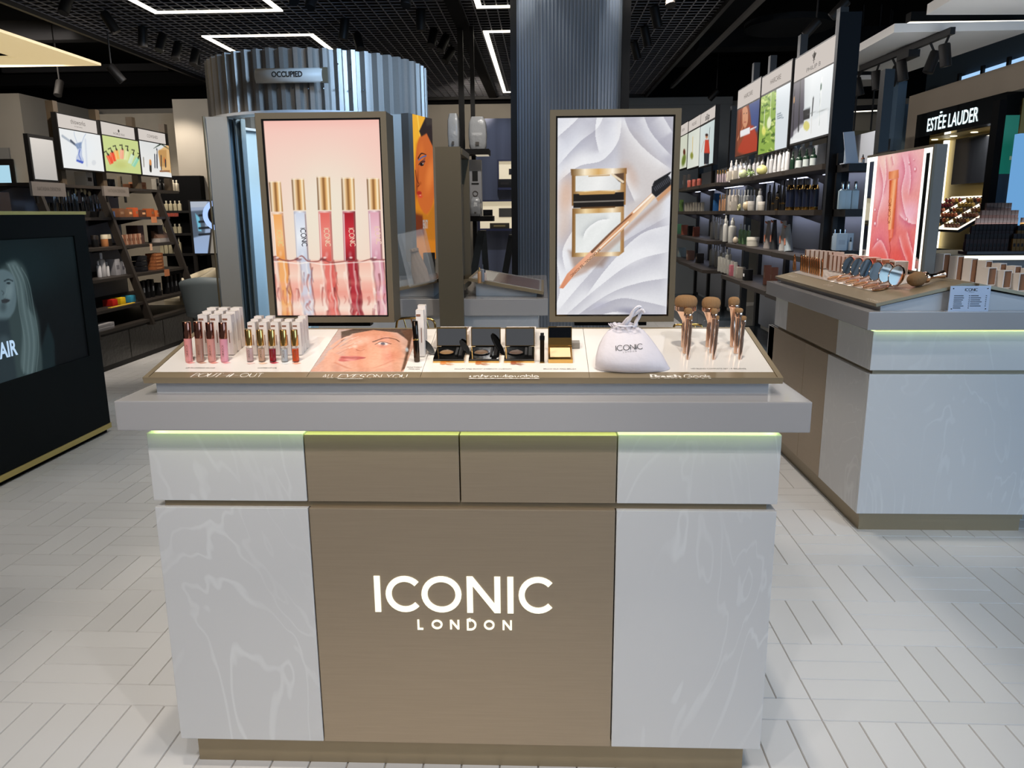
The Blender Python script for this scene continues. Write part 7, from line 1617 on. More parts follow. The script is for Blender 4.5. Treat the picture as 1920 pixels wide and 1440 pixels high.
def artP(A):
    A.shade([(1484, 120), (1563, 120), (1563, 260), (1484, 260)], ['#b9bfc2', '#e3e7e8', '#dfe4e6'], ((1484, 180), (1563, 180)))
    A.poly([(1480, 138), (1509, 128), (1507, 235), (1480, 262)], '#4a4652', 2); A.poly([(1488, 246), (1500, 234), (1530, 222), (1552, 205), (1552, 255), (1486, 265)], '#f2f3f2', 3, .7)
    A.line([(1490, 170), (1487, 245)], 5, '#1a1a20', 5); A.line([(1501, 150), (1497, 245)], 6, '#141418', 7); A.line([(1489, 184), (1489, 190)], 5, '#d59a4e', 6); A.ell((1512, 236), 6.5, 10, '#d8cf7a', 0, .2); A.poly([(1506, 206), (1519, 201), (1518, 222), (1506, 226)], '#17171b', .8); A.line([(1507, 205), (1518, 202)], 3, '#b9c0c4')
    A.line([(1525, 184), (1522, 220)], 5.5, '#26262b', 5.5); A.line([(1522, 220), (1521, 248)], 5, '#e0e0dc', 5); A.line([(1541, 147), (1535, 236)], 5.5, '#f5f7f5', 6); A.line([(1539.5, 160), (1539, 166)], 6.5, '#1f4a33', 6.5); A.line([(1538, 175), (1536, 235)], 1.5, '#9aa6a2', 1.5); A.line([(1510, 215), (1555, 204)], 1.5, '#8d9290', 1.5, 1, .7)
def artG(A):
    A.put(np.ones_like(A.X), '#8fae4a'); rr = np.random.RandomState(5)
    for k in range(90):
        x, y = rr.uniform(1424, 1460), rr.uniform(165, 285); a = rr.uniform(-1, 1); A.line([(x, y), (x+7*math.cos(a), y+7*math.sin(a))], 3, ('#4d6f22', '#b9cf62', '#d6e08a', '#33521a')[k % 4], 2, 1)
    A.poly([(1456, 160), (1485, 150), (1485, 290), (1452, 290)], '#d9e0e4', 1); A.ell((1442, 230), 5, 14, '#e6ecc8', 6, .4); A.line([(1446, 172), (1444, 220)], 2.4, '#eef2d8', 2); A.ell((1432, 245), 5, 12, '#e0e070', 0, .5); A.line([(1434, 206), (1432, 240)], 3, '#f0f3e0', 3)
    for k, (y, w) in enumerate(((212, 7), (216, 10), (220, 12))): A.line([(1457, y+2), (1457+w, y)], 1.6, '#6a7a86', 1.6)
def artW(A):
    A.put(np.ones_like(A.X), '#6a3420'); A.poly([(1404, 190), (1425, 180), (1425, 245), (1404, 250)], '#3c4f86', 5); A.poly(curve([(1385, 200), (1394, 188), (1404, 200), (1408, 240), (1398, 285), (1382, 285)]), '#8e4426', 4); A.poly(curve([(1404, 235), (1415, 240), (1420, 285), (1385, 285), (1392, 262)]), '#b23a1e', 3)
    A.poly(curve([(1392, 205), (1397, 198), (1402, 206), (1402, 228), (1397, 240), (1392, 232)]), '#d49672', 2); A.line([(1383, 262), (1392, 240), (1396, 222)], 5, '#c88460', 3, 2); A.line([(1389, 212), (1386, 260)], 4, '#54261a', 4, 2); A.ell((1395, 213), 1.6, 1, '#2a1410', 0, .5); A.ell((1400, 212), 1.6, 1, '#2a1410', 0, .5); A.line([(1395, 229), (1399, 229)], 1.6, '#a03a34'); A.poly([(1388, 246), (1406, 238), (1406, 250), (1388, 257)], '#f0eef0', .8); A.line([(1407, 243), (1418, 238)], 3, '#e8e4e4', 2)
def wall_sign_r(*a, **k): return wall_sign(*a, **k)
XS = 2.13
tt, c, hh, L, Ud, N = wall_sign('lit poster of slim dark and white bottles, nearest of the three big haircare posters', XS, 1486, 1562, (111, 70), (144, 117), (148, 120), (262, 248), [('PHILIP B', .030, .34, -.26, .01)], artP, -1, hl='#e2d8d0', estr=.95)
m = MB()
for k in range(-3, 4): m.tube([c+Ud*(.002*k)+Vector((0, 0, .01)), c+Ud*(.013*k)+Vector((0, 0, .055-.004*abs(k)))], .0022, 5)
m.tube([c+Vector((0, 0, -.02)), c+Vector((0, 0, .06))], .003, 5).tube([c-Ud*.02+Vector((0, 0, .004)), c+Ud*.02+Vector((0, 0, .004))], .003, 5); m.build('crest', M_print, tt)
wall_sign('lit poster of green leaves with white spoons, middle of the three big haircare posters', XS, 1425, 1479, (142, 117), (175, 152), (178, 156), (285, 275), [('HAIRCARE', .042, .36, 0, 0)], artG, -1, hl='#e2d8d0', estr=.95)
wall_sign('lit poster of a long-haired woman in red, farthest of the three big haircare posters', XS, 1381, 1422, (166, 149), (199, 184), (202, 187), (287, 282), [('HAIRCARE', .042, .38, 0, 0)], artW, -1, hl='#e2d8d0', estr=.9)
def artS(A):
    A.shade([(1310, 220), (1340, 220), (1340, 315), (1310, 315)], ['#dfe6e2', '#c9d8d8'], ((1310, 230), (1338, 300))); A.poly([(1322, 262), (1329, 262), (1331, 288), (1320, 288)], '#c9422e', 1); A.poly([(1320, 287), (1330, 287), (1329, 308), (1320, 308)], '#20222a', 1); A.line([(1329, 264), (1331, 240)], 3, '#2a2a30', 3); A.line([(1320, 265), (1315, 285)], 2.6, '#c98a66', 2); A.ell((1325, 256), 3, 5, '#c98a66', 0, .4); A.ell((1325, 253), 3.4, 3.4, '#3a2018', 0, .4); A.line([(1322, 308), (1321, 315)], 3, '#c98a66')
def artY(A): A.shade([(1288, 240), (1312, 240), (1312, 320), (1288, 320)], ['#d6dccf', '#e4e6da'], ((1288, 240), (1310, 310))); A.line([(1299, 258), (1298, 290)], 4, '#d9a82e', 3, 1.2); A.ell((1297, 292), 4, 9, '#8a8f3a', 0, .6); A.line([(1303, 262), (1301, 300)], 3, '#f0efe6', 3)
def artZ(A): A.put(np.ones_like(A.X), '#d6d9c6'); A.ell((1282, 300), 5, 16, '#6a7a2e', 10, .6); A.ell((1283, 285), 3, 8, '#5a2a1a', 0, .6)
wall_sign('small lit poster of a standing figure, nearest of the far posters', XS, 1312.5, 1338.5, (214, 200), (231, 221), (233, 225), (309, 305), [('slip', .07, .3, -.05, .02)], artS, -1, hl='#e2d8d0', estr=.9)
wall_sign('small lit poster with a yellow bottle, middle of the far posters', XS, 1290, 1311.5, (226, 216), (245, 236), (248, 239), (313, 310), [('WELLNESS', .04, .4, 0, 0)], artY, -1, hl='#e2d8d0', estr=.9)
wall_sign('small lit poster partly behind the right lit sign, farthest of the far posters', XS, 1272, 1288.5, (236, 229), (252, 249), (254, 251), (316, 313), [('SKIN', .04, .3, 0, 0)], artZ, -1, hl='#e2d8d0', estr=.9)

def hgood(name, label, cat, px, sh, kind, hpx, wpx, cols, group=None, back=0.0, d=None, dz=0.0, rz=None):
    x = GX0+.10+back; q = at_x(px, 396, x); p = Vector((q.x, q.y, RZ[sh]+.0005+dz)); k = project(p)[2]/F
    return good(name, label, cat, p, kind, hpx*k, wpx*k/2, cols, group, rz if rz is not None else (math.pi/2 if kind in ('flat', 'tube', 'spray') else 0), d)
# top shelf, far to near
for k in range(5): hgood('perfume_bottle', 'lilac bottle with gold cap, top haircare shelf', 'bottle', 1342.5+k*4.6, 0, 'flat', 24-k*.3, 4.6, ('#b7a3a8', '#c99b4am'), 'gold-capped lilac bottles', back=.03*(k % 2))
for k, x in enumerate((1367, 1376, 1385)): hgood('white_spray', 'white spray bottle with gold collar, top haircare shelf', 'bottle', x, 0, 'spray', 40, 8.5, ('#cfcac6', '#d5cfca'), 'white sprays with gold collars', back=.08)
for k, x in enumerate((1364, 1374.5)): hgood('pale_carton', ('farther', 'nearer')[k]+' pale carton with a small gold mark on the top haircare shelf', 'box', x, 0, 'boxx', 17, 9, ('#c9c0b0', '#bfae90'), back=-.05)
def fruit(label, px, hpx, wpx, c, sh=0, back=0.0):
    x = GX0+.07+back; q = at_x(px, 396, x); p = Vector((x, q.y, RZ[sh])); k = project(p)[2]/F; r = wpx*k/2; h = hpx*k
    t = thing('melon', label, 'fruit', p); MB().lathe([(0, .0)]+[(r*math.sin(R(a)), h/2-h/2*math.cos(R(a))) for a in range(12, 180, 12)]+[(0, h)], 20).build('rind', mat('melon'+c, c, .4, coat=.3), t, 80); MB().tube([(0, 0, h-.002), (.004, 0, h+.012)], .004, 6).build('stem', mat('stem_brown', '#6a5a38', .8), t)
fruit('pale green melon, left of the leafy sprig on the top haircare shelf', 1390, 17, 17, '#c9d0a0'); fruit('round yellow melon on the top haircare shelf', 1424, 19, 20, '#d6d28a', back=-.02)
q = at_x(1405, 396, GX0+.06); t = thing('leaf_sprig', 'green leafy sprig lying between the two melons', 'sprig', (GX0+.06, q.y, RZ[0])); rr = np.random.RandomState(3); m = MB()
for k in range(26):
    c = Vector((rr.uniform(-.03, .03), rr.uniform(-.06, .06), rr.uniform(.01, .07))); d = Vector(rr.normal(size=3)).normalized(); s = d.orthogonal().normalized()
    m.add([c-d*.022, c+s*.007, c+d*.022, c-s*.007], [(0, 1, 2, 3)])
tag(m.build('leaves', mat('sprig_green', '#7c9a4a', .5), t), kind='stuff'); MB().tube([(0, -.06, .012), (.01, 0, .02), (0, .06, .012)], .004, 6).build('twig', mat('twig', '#5d6a34', .7), t)
for k, x in enumerate((1393, 1401, 1410, 1417, 1425)): hgood('white_pump', 'white pump bottle behind the melons on the top haircare shelf', 'bottle', x, 0, 'bottle', 36+k*1.2, 8, ('#c6c4c4', '#d6d4d4'), 'white pumps behind the melons', back=.10)
for k, x in enumerate((1434, 1441, 1448, 1456, 1463, 1470)): hgood('white_tube', 'tall white tube in the middle, top haircare shelf', 'tube', x, 0, ('tube', 'bottle')[k % 2], 38+3.0*k, 8.5, ('#c9c9ca', '#dadada'), 'tall white tubes, top haircare shelf', back=.05)
for k, x in enumerate((1483, 1497, 1511)): hgood('clear_pump', 'clear-capped white bottle standing behind the green bottles', 'bottle', x, 0, 'bottle', 62, 12, ('#c0c2c4', '#d2d6d8'), 'tall bottles behind the green bottles', back=.13)
for k, x in enumerate((1480, 1492, 1505, 1518)): hgood('green_bottle', ('slim dark green dropper bottle at the left of the green row' if k == 0 else 'dark green bottle with a white label, top haircare shelf'), 'bottle', x, 0, 'dropper', 36, (8.5, 12, 12, 12)[k], ('#12301f', '#0e2418', ('#12301f', '#c9d2d0', '#c9d2d0', '#c9d2d0')[k]), None if k == 0 else 'labelled green bottles')
# second shelf
q = at_x(1343, 396, GX0+.12); good('blue_book', 'upright blue box at the far end of the second haircare shelf', 'box', Vector((GX0+.12, q.y, RZ[1])), 'boxx', .19, .05, ('#1c4a78', '#27649c'), d=.03)
for k, x in enumerate((1349, 1354, 1358)): hgood('amber_bottle', 'peach glass bottle with a gold cap on the second haircare shelf', 'bottle', x, 1, 'flat', 30, 5, ('#b08462', '#b98a48m'), 'peach bottles, second haircare shelf')
for k, x in enumerate((1361, 1367, 1374, 1380)): hgood('cream_bottle', 'tall cream pump bottle on the second haircare shelf', 'bottle', x, 1, 'bottle', 39, 8, ('#b2aaa0', '#bdb5ac'), 'tall cream bottles, second haircare shelf', back=.05)
hgood('cream_carton', 'small cream carton before the tall cream bottles, second haircare shelf', 'box', 1374, 1, 'boxx', 17, 11, ('#b5aca0', '#8c8072'), back=-.06)
for k in range(6): hgood('frosted_bottle', 'frosted white bottle behind the jars, second haircare shelf', 'bottle', 1384+k*5.6, 1, 'bottle', 38, 6, ('#aeb0b0', '#bcbebe'), 'frosted bottles, second haircare shelf', back=.10)
x = GX0+.08; q = at_x(1384, 396, x); t = thing('glass_coil', 'clear glass bangles lying on the second haircare shelf', 'glass ornament', (x, q.y, RZ[1]+.03)); m = MB()
m.tube([(.012, .03*math.cos(a), .03*math.sin(a)) for a in [k*.3142 for k in range(21)]], .008, 8).tube([(-.01, -.05+.026*math.cos(a), .026*math.sin(a)-.004) for a in [k*.3142 for k in range(21)]], .008, 8); m.build('bangle', mat('olive_glass', '#a8a478', .1, coat=.6), t, 60)
fruit('small pale peach on the second haircare shelf', 1399, 17, 14, '#c9b694', 1)
for k, (x, w, h) in enumerate(((1408, 13, 17), (1427, 13, 16))): hgood('cream_jar', ('farther', 'nearer')[k]+' white cream jar on the second haircare shelf', 'jar', x, 1, 'jar', h, w, ('#b9b4aa', '#c6c1b8'), back=-.03)
hgood('glass_pump', 'clear pump bottle with a long white neck before the black bottles', 'bottle', 1423, 1, 'spray', 40, 12, ('#b4b4b2', '#c9c9c8'), back=-.02)
for k, (x, h, w, kd) in enumerate(((1441, 46, 8, 'bottle'), (1449, 54, 8, 'cone'), (1457, 46, 8, 'bottle'), (1461, 54, 7, 'cone'), (1468, 55, 8, 'cone'))): hgood('black_bottle', ('farthest', 'second', 'third', 'fourth', 'nearest')[k]+' black and gold bottle left of the four gold-topped cans', 'bottle', x, 1, kd, h, w, ('#0f0e0d', ('#0f0e0d', '#b08d55m')[kd == 'cone']), back=.02)
hgood('gold_can', 'slim black can with gold bands before the black cone bottles', 'can', 1455.5, 1, 'can', 30, 8, ('#15120f', '#b08d55m', '#15120f'), back=-.05)
for k, x in enumerate((1480, 1497, 1511, 1525)): hgood('hairspray_can', 'navy hairspray can with gold top, second haircare shelf', 'can', x, 1, 'can', 57, 15.5, ('#10182c', '#b8914em', '#5a5c60'), 'navy hairspray cans')
for k, x in enumerate((1489, 1504)): hgood('black_bottle', 'tall black bottle standing behind the navy hairspray cans', 'bottle', x, 1, 'bottle', 58, 10, ('#0c0c10', '#101014'), 'tall black bottles behind the cans', back=.12)
# third shelf
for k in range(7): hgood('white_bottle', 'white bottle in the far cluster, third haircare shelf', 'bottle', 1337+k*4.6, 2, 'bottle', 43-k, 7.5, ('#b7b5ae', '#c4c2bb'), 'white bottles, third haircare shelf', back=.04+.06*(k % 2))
for k, (x, w, h, kd) in enumerate(((1362, 9, 48, 'spray'), (1375, 14, 46, 'spray'))): hgood('white_spray', ('slim', 'wide')[k]+' white spray bottle at the front of the third haircare shelf', 'bottle', x, 2, kd, h, w, ('#bdbbb4', '#c9c7c0'), back=-.02)
fruit('small pale egg-shaped fruit on the third haircare shelf', 1382, 13, 10, '#c9b8a0', 2, -.02)
for k, x in enumerate((1391, 1398, 1406)): hgood('green_tonic', 'clear bottle with green liquid on the third haircare shelf', 'bottle', x, 2, 'bottle', 36, 7.5, ('#6c8f62', '#b4bab6'), 'green tonic bottles')
hgood('wide_jar', 'wide white jar at the right of the green bottles, third haircare shelf', 'jar', 1415, 2, 'jar', 17, 22, ('#b9b5a8', '#c6c2b5'), back=-.04)
for k, (x, c, ln, h) in enumerate(((1443, '#8a8480', .05, 50), (1455, '#2a2c30', -.03, 54), (1473, '#a9a8a6', -.02, 55), (1488, '#9aa6ac', -.28, 50))):
    x0 = GX0+.08; q = at_x(x-4*(k == 3), 396, x0); p = Vector((x0, q.y, RZ[2]+.001)); kk = project(p)[2]/F; w = 15*kk/2; hh = h*kk
    t = thing('gift_pouch', ('first', 'second', 'third', 'fourth')[k]+' slanted hair gift pouch from the far side on the third haircare shelf', 'pouch', p); t.rotation_euler = (ln*1.0, 0, 0)
    rows = []
    for i in range(9):
        v = i/8; th = .03*(1-.75*v)+.004; ww = w*(1-.25*math.sin(v*2.4)) * (1 if v < .85 else .8+.4*v); rows.append([(th*math.cos(a), ww*math.sin(a)*1.0+.25*w*v*math.sin(k+1), hh*v) for a in [2*math.pi*j/18 for j in range(19)]])
    rows = [[(0, 0, 0)]*19]+rows+[[(0, 0, hh)]*19]
    MB().grid(rows).build('pouch_body', mat('pouch'+c, c, .45, var=.15, scale=12), t, 70); MB().tube([(-.02, -w*.6, hh*.92), (-.03, 0, hh*.98), (-.02, w*.6, hh*.92)], .005, 6).build('ribbon', mat('coral_ribbon', '#c07a5c', .5), t); MB().box(-.031, -.028, -w*.5, w*.3, hh*.25, hh*.5).build('coral_label', mat('coral_label', '#b8735a', .5), t)
# fourth shelf
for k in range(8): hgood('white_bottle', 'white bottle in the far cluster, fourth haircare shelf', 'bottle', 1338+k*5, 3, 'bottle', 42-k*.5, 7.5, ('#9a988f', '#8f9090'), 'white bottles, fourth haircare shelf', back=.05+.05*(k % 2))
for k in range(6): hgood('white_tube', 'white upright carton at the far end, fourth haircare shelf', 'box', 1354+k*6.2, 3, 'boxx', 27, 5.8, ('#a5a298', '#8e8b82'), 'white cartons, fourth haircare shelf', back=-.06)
for k, (x, c, n) in enumerate(((1382, '#a8606a', 'pink'), (1395, '#8c857a', 'beige'), (1409, '#101012', 'black'))): hgood('gift_box', n+' square box on the fourth haircare shelf', 'box', x, 3, 'boxx', 20, 15, (c, ('#b87a82', '#9c958a', '#e0e0e0')[k]), back=-.05)
for k, x in enumerate((1446, 1459)): hgood('coral_bag', ('farther', 'nearer')[k]+' coral gift bag beside the far end of the right counter', 'bag', x, 3, 'boxx', 36, 12, ('#b47a66', '#c89a86'), d=.025)
# farther unit
def fgood(name, label, cat, px, sh, kind, hpx, wpx, cols, group=None): return hgood(name, label, cat, px, sh, kind, hpx, wpx, cols, group, back=.02)
for k in range(3): fgood('coral_candle', 'coral candle glass on the top shelf of the farther unit', 'candle', 1291+k*9, 0, 'jar', 15, 8.5, ('#a8584a', '#9c5044'), 'coral candles on the farther unit')
for k, x in enumerate((1282, 1290)): fgood('dotted_box', 'dark box with pale dots on the farther unit, top shelf', 'box', x-1, 0, 'boxx', 26, 5, ('#3a3634', '#8c8884'), 'dotted dark boxes')
fgood('green_box', 'green dotted box on the second shelf of the farther unit', 'box', 1277, 1, 'boxx', 21, 7, ('#4f6a3a', '#8fae6a'))
for k in range(7): fgood('cream_tin', 'small cream carton, second shelf of the farther unit', 'box', 1286+k*5.2, 1, 'boxx', 16, 4.8, ('#9c9688', '#8a8476'), 'cream cartons on the farther unit')
for k, (x, c, n) in enumerate(((1273, '#3f6a52', 'green'), (1285, '#9a5a48', 'rust'), (1297, '#141414', 'black'), (1307, '#7c4638', 'brown'))): fgood('square_box', n+' square box on the third shelf of the farther unit', 'box', x, 2, 'boxx', 18, 11, (c, c))
for k, (x, c) in enumerate(((1281, '#7f8f92'), (1298, '#8a6a5c'), (1316, '#3a3634'))): fgood('soft_pack', ('grey box', 'striped pink pack', 'dark soft pack')[k]+' on the lowest shelf of the farther unit', 'pack', x, 3, 'boxx', 17, 13, (c, '#a8988c'))

# ------------------------------------------------------------------ end-cap shelves behind the right counter
YE = 3.172
xa, xb = at_y(1592, 310, YE).x, at_y(1668, 310, YE).x
t = thing('end_shelves', 'black end shelves with clear bottles seen between the dark post and the pink sign', 'shelf unit', (xa, YE, 0)); ez = []
for y in (306, 392, 470):
    z = at_y(1610, y, YE).z; ez.append(z); MB().box(0, xb-xa, 0, .215, z-.045, z).build('shelf', M_blackmetal, t)
MB().box(xb-xa, xb-xa+.03, .0, .215, 0, 1.8).box(0, .03, .19, .215, 0, 1.8).box(0.03, xb-xa, .0, .2, 0, .12).build('upright', M_blackmetal, t)
def egood(name, label, cat, px, sh, kind, hpx, wpx, cols, group=None, dy=.08):
    q = at_y(px, 400, YE+dy); p = Vector((q.x, YE+dy, ez[sh]+.0005)); k = project(p)[2]/F; return good(name, label, cat, p, kind, hpx*k, wpx*k/2, cols, group)
egood('white_cylinder', 'white cylinder bottle beside the leaning white card, top end shelf', 'bottle', 1579, 0, 'jar', 30, 10, ('#9fb0c0', '#aab8c6'))
q = at_y(1597, 306, YE+.06); t = thing('leaning_card', 'leaning white card stand before the lit brand name, top end shelf', 'card', (q.x, YE+.06, ez[0])); MB().ext([(-.035, 0, .006), (.04, 0, .006), (.0, .0, .19), (-.065, 0, .185)], (0, .006, 0)).box(-.05, .06, -.02, .06, 0, .0055).build('card', mat('card_white', '#aeb4be', .5), t)
egood('amber_vial', 'small amber vial right of the leaning white card', 'bottle', 1609, 0, 'dropper', 17, 7, ('#7a4a34', '#2a2624', '#b0a8a0'))
for k, x in enumerate((1576, 1586, 1600)): egood('clear_bottle', 'clear bottle with chrome cap on the middle end shelf', 'bottle', x, 1, 'flat', 50, 13, ('#8fa3ae', '#c4ccd2m'), 'clear chrome-capped bottles')
for k, x in enumerate((1568, 1578, 1587)): egood('chrome_bottle', 'slim white bottle with chrome cap behind the large white jar', 'bottle', x, 2, 'flat', 38, 8, ('#8796a2', '#b9c2c8m'), 'slim chrome-capped bottles', dy=.12)
egood('white_block', 'large pale blue-white box on the lowest end shelf', 'box', 1579, 2, 'box', 31, 20, ('#90a4b6', '#8598aa'), dy=.06); egood('white_block', 'smaller pale box beside the dropper on the lowest end shelf', 'box', 1596, 2, 'box', 31, 12, ('#8a9cae', '#7f92a4'), dy=.09); egood('dropper_bottle', 'small white dropper bottle on the lowest end shelf', 'bottle', 1599.5, 2, 'dropper', 24, 7.5, ('#a4b4c2', '#15161a', '#a4b4c2'), dy=.03)
# screens seen through the end shelves
def screen(label, px0, py0, px1, py1, y, fn, estr=1.0, name='video_screen'):
    a_, b_ = at_y(px0, py1, y), at_y(px1, py0, y); t = thing(name, label, 'screen', (a_.x, y, 0)); h = b_.z-a_.z
    P0 = Vector((a_.x, y, a_.z)); A = Art(P0, (b_.x-a_.x, 0, 0), (0, 0, h), 70); fn(A); A.build('display', t, estr).location = -t.location
    MB().box(-.02, b_.x-a_.x+.02, .004, .05, a_.z-.02, b_.z+.02).box((b_.x-a_.x)/2-.04, (b_.x-a_.x)/2+.04, .01, .045, 0, a_.z-.0201).build('case', M_blackmetal, t); return t
def fnB(A): A.shade([(1570, 395), (1650, 395), (1650, 445), (1570, 445)], ['#3560e0', '#4a78ee', '#3a66e6'], ((1570, 400), (1640, 440)))
screen('plain bright blue screen behind the lower end shelf', 1575, 398, 1636, 441, 5.0, fnB)
def fnF(A):
    A.put(np.ones_like(A.X), '#6e7478'); A.poly([(1583, 314), (1640, 308), (1640, 330), (1590, 345)], '#8f8f7e', 4); A.poly(curve([(1600, 340), (1612, 328), (1626, 332), (1634, 350), (1634, 395), (1604, 395)]), '#2c2a34', 3); A.poly(curve([(1612, 350), (1618, 342), (1634, 346), (1636, 385), (1620, 388), (1612, 372)]), '#6f78a8', 3); A.line([(1618, 354), (1628, 352)], 2.4, '#3a3f62'); A.poly([(1583, 388), (1640, 380), (1640, 396), (1583, 396)], '#4a56a8', 4)
tS = screen('backlit portrait behind the clear bottles on the middle end shelf', 1583, 312, 1640, 393, 5.1, fnF, .8)
a_ = at_y(1615, 380, 5.095); text_part('WI', a_-tS.location, XU, ZU, NBk, .05, M_printwhite, tS, width=.11)
# goods seen through the mirror gap: bright boxes on a far rack
q0 = at_y(1622, 480, 4.75); t = thing('bright_rack', 'far rack of orange and pink packs seen beside the mirror strip', 'rack', (q0.x, 4.75, 0))
MB().box(0, .02, 0, .2, 0, 1.55).box(.40, .42, 0, .2, 0, 1.55).build('upright', M_blackmetal, t)
for z in (.9, 1.13, 1.36): MB().box(.02, .40, 0, .2, z-.02, z).build('shelf', M_blackmetal, t)
for k in range(4):
    for j, (z, c, n) in enumerate(((1.36, '#d8742e', 'orange'), (1.13, '#b83a78', 'magenta'), (.9, '#3f5a48', 'green'))): good(n+'_pack', n+' pack in its row on the far rack beside the mirror strip', 'box', Vector((q0.x+.07+k*.09, 4.81, z+.0005)), 'box', .12, .035, (c, c), n+' packs on the far rack')
# ------------------------------------------------------------------ the big brand shop at far right
XE = 4.6
def EX(px, py): return at_x(px, py, XE)
yN_, yF_ = 4.6, 8.25
zt = 2.78
fac = struct(MB().build('wall_right', mat('taupe_facade', '#a39686', .7)))
yo1, yo0 = EX(1716, 300).y, EX(1880, 300).y            # far and near edges of the opening
zo = 2.53
m = MB(); m.box(XE, XE+.12, yN_, yN_+.3, 0, zo).box(XE, XE+.12, yo1, yF_, 0, zt).box(XE, XE+.12, yN_, yo1, zo, zt)
fac.data = m.mesh('wall_right', mat('taupe_facade', '#a39686', .7))
t = thing('brand_shopfront', 'dark shopfront with white lit brand lettering and gold interior at far right', 'shopfront', (XE, yo0, 0)); o6 = Vector((XE, yo0, 0)); Ly = yo1-yo0
zs = 2.27
MB().box(-.03, .10, .0, Ly, zs, zo-.001).build('sign_board', M_blackgloss, t)
MB().box(-.03, .10, .0, .07, 0, zs-.001).box(-.03, .10, Ly-.09, Ly, 0, zs-.001).build('side_frame', M_black, t)
a_, b_ = EX(1743, 242), EX(1842, 212)
text_part('EST\u0112E LAUDER', Vector((XE-.034, (a_.y+b_.y)/2, (a_.z+b_.z)/2-.05))-o6, (0, -1, 0), ZU, (-1, 0, 0), .145, glow('cool_letter', '#e4fbff', 1.5), t, width=abs(a_.y-b_.y)*.985, bold=.012)
M_goldwall = mat('gold_panel', '#a8935a', .4, metal=.6, var=.05, scale=3)
MB().box(.42, .46, .0, Ly+1, .0, zs+.2).build('back_wall', M_goldwall, t)
for y in (0.0, Ly+.78): MB().box(.121, .42, y, y+.02, 0, zs+.2).build('side_wall', M_goldwall, t)
MB().box(.121, .42, .021, Ly+.77, zs-.0, zs+.04).build('soffit', mat('gold_soffit', '#b5a268', .5), t)
for k in range(5): MB().lathe([(0, 0), (.035, 0), (.035, .006), (0, .006)], 14, (.27, Ly*(.12+.24*k), zs-.008)).build('downlight', glow('downlight', '#fff2d0', 3), t)
yl = EX(1771, 300).y
q = at_x(1771, 300, XE+.39); MB().box(.37, .415, q.y-yo0-.03, q.y-yo0+.03, 1.0, zs-.02).build('light_bar', glow('bar_white', '#fffbe8', 2.2), t)
q0, q1 = at_x(1788, 330, XE+.38), at_x(1868, 300, XE+.38)
MB().box(.36, .38, q1.y-yo0, q0.y-yo0, at_x(1790, 346, XE+.38).z, at_x(1790, 262, XE+.38).z).build('dark_screen', mat('navy_screen', '#23262e', .15, coat=.4), t)
MB().box(.121, .42, .021, Ly-.02, .0, 1.02).build('base', M_blackgloss, t)
area_light('shop_gold_light', (XE+.26, (yo0+yo1)/2, zs-.05), (XE+.3, (yo0+yo1)/2, 0), .2, 14, (1, .9, .7), 1.0)
# sloping lit testers
zA, zB = at_x(1800, 370, XE+.35).z, at_x(1790, 431, XE-.2).z
yc = sorted([at_x(px, 400, XE+.05).y-yo0 for px in (1735, 1772, 1812, 1852)])
for k in range(3):
    ya, yb = yc[k]+.01, yc[k+1]-.01; O = Vector((-.22, ya, zB)); U = Vector((0, yb-ya, 0)); V = Vector((.55, 0, zA-zB)); N = U.cross(V).normalized(); N = N if N.z > 0 else -N
    c = O+o6; r_ = thing('lit_tester_panel', ('near', 'middle', 'far')[k]+' sloping lit tester panel of lipsticks and powders in the gold shop', 'tester display', c); W = yb-ya; Ls = V.length; Vn = V.normalized(); Un = U.normalized()
    MB().frame((0, 0, 0), Un, Vn, N, 0, W, 0, Ls, -.03, 0).build('tray', M_blackmetal, r_)
    f = MB(); e = .02
    for (a0, a1, b0, b1) in ((0, W, 0, e), (0, W, Ls-e, Ls), (0, e, e, Ls-e), (W-e, W, e, Ls-e)): f.frame((0, 0, 0), Un, Vn, N, a0, a1, b0, b1, .0004, .012)
    f.build('light_border', glow('tester_led', '#fff4da', 1.5), r_)
    cols = (('#7a4a38', '#b08a44', '#8a5a48', '#9a7a58'), ('#a88a3c', '#8a6a2c', '#b8603c', '#4a3430'), ('#5c1c24', '#7a2a30', '#b08a3c', '#c07a60'))[k]
    for r in range(6):
        for j in range(5):
            w = (W-.06)/5; o = link('tester', shape_mesh('bottle', .05, .016, (cols[(r+j*(r % 2)) % 4], ('#b89a50m', '#1c1614')[r % 2])), r_)
            o.location = Un*(.03+w*(j+.5))+Vn*(.05+(Ls-.1)*r/5.5)+N*.001; o.rotation_euler = (0, -.4, 0)
# perfume at the shop edge
for k, (px, py) in enumerate(((1823, 424), (1834, 420))):
    p = at_x(px, 430, XE+.06); good('perfume_flask', ('clear', 'gold')[k]+' perfume flask on the ledge right of the lit testers', 'bottle', Vector((XE+.06, p.y, 1.0205)), 'bottle', .2, .055, (('#8f9a96', '#b89a50')[k], '#b09a6am'))
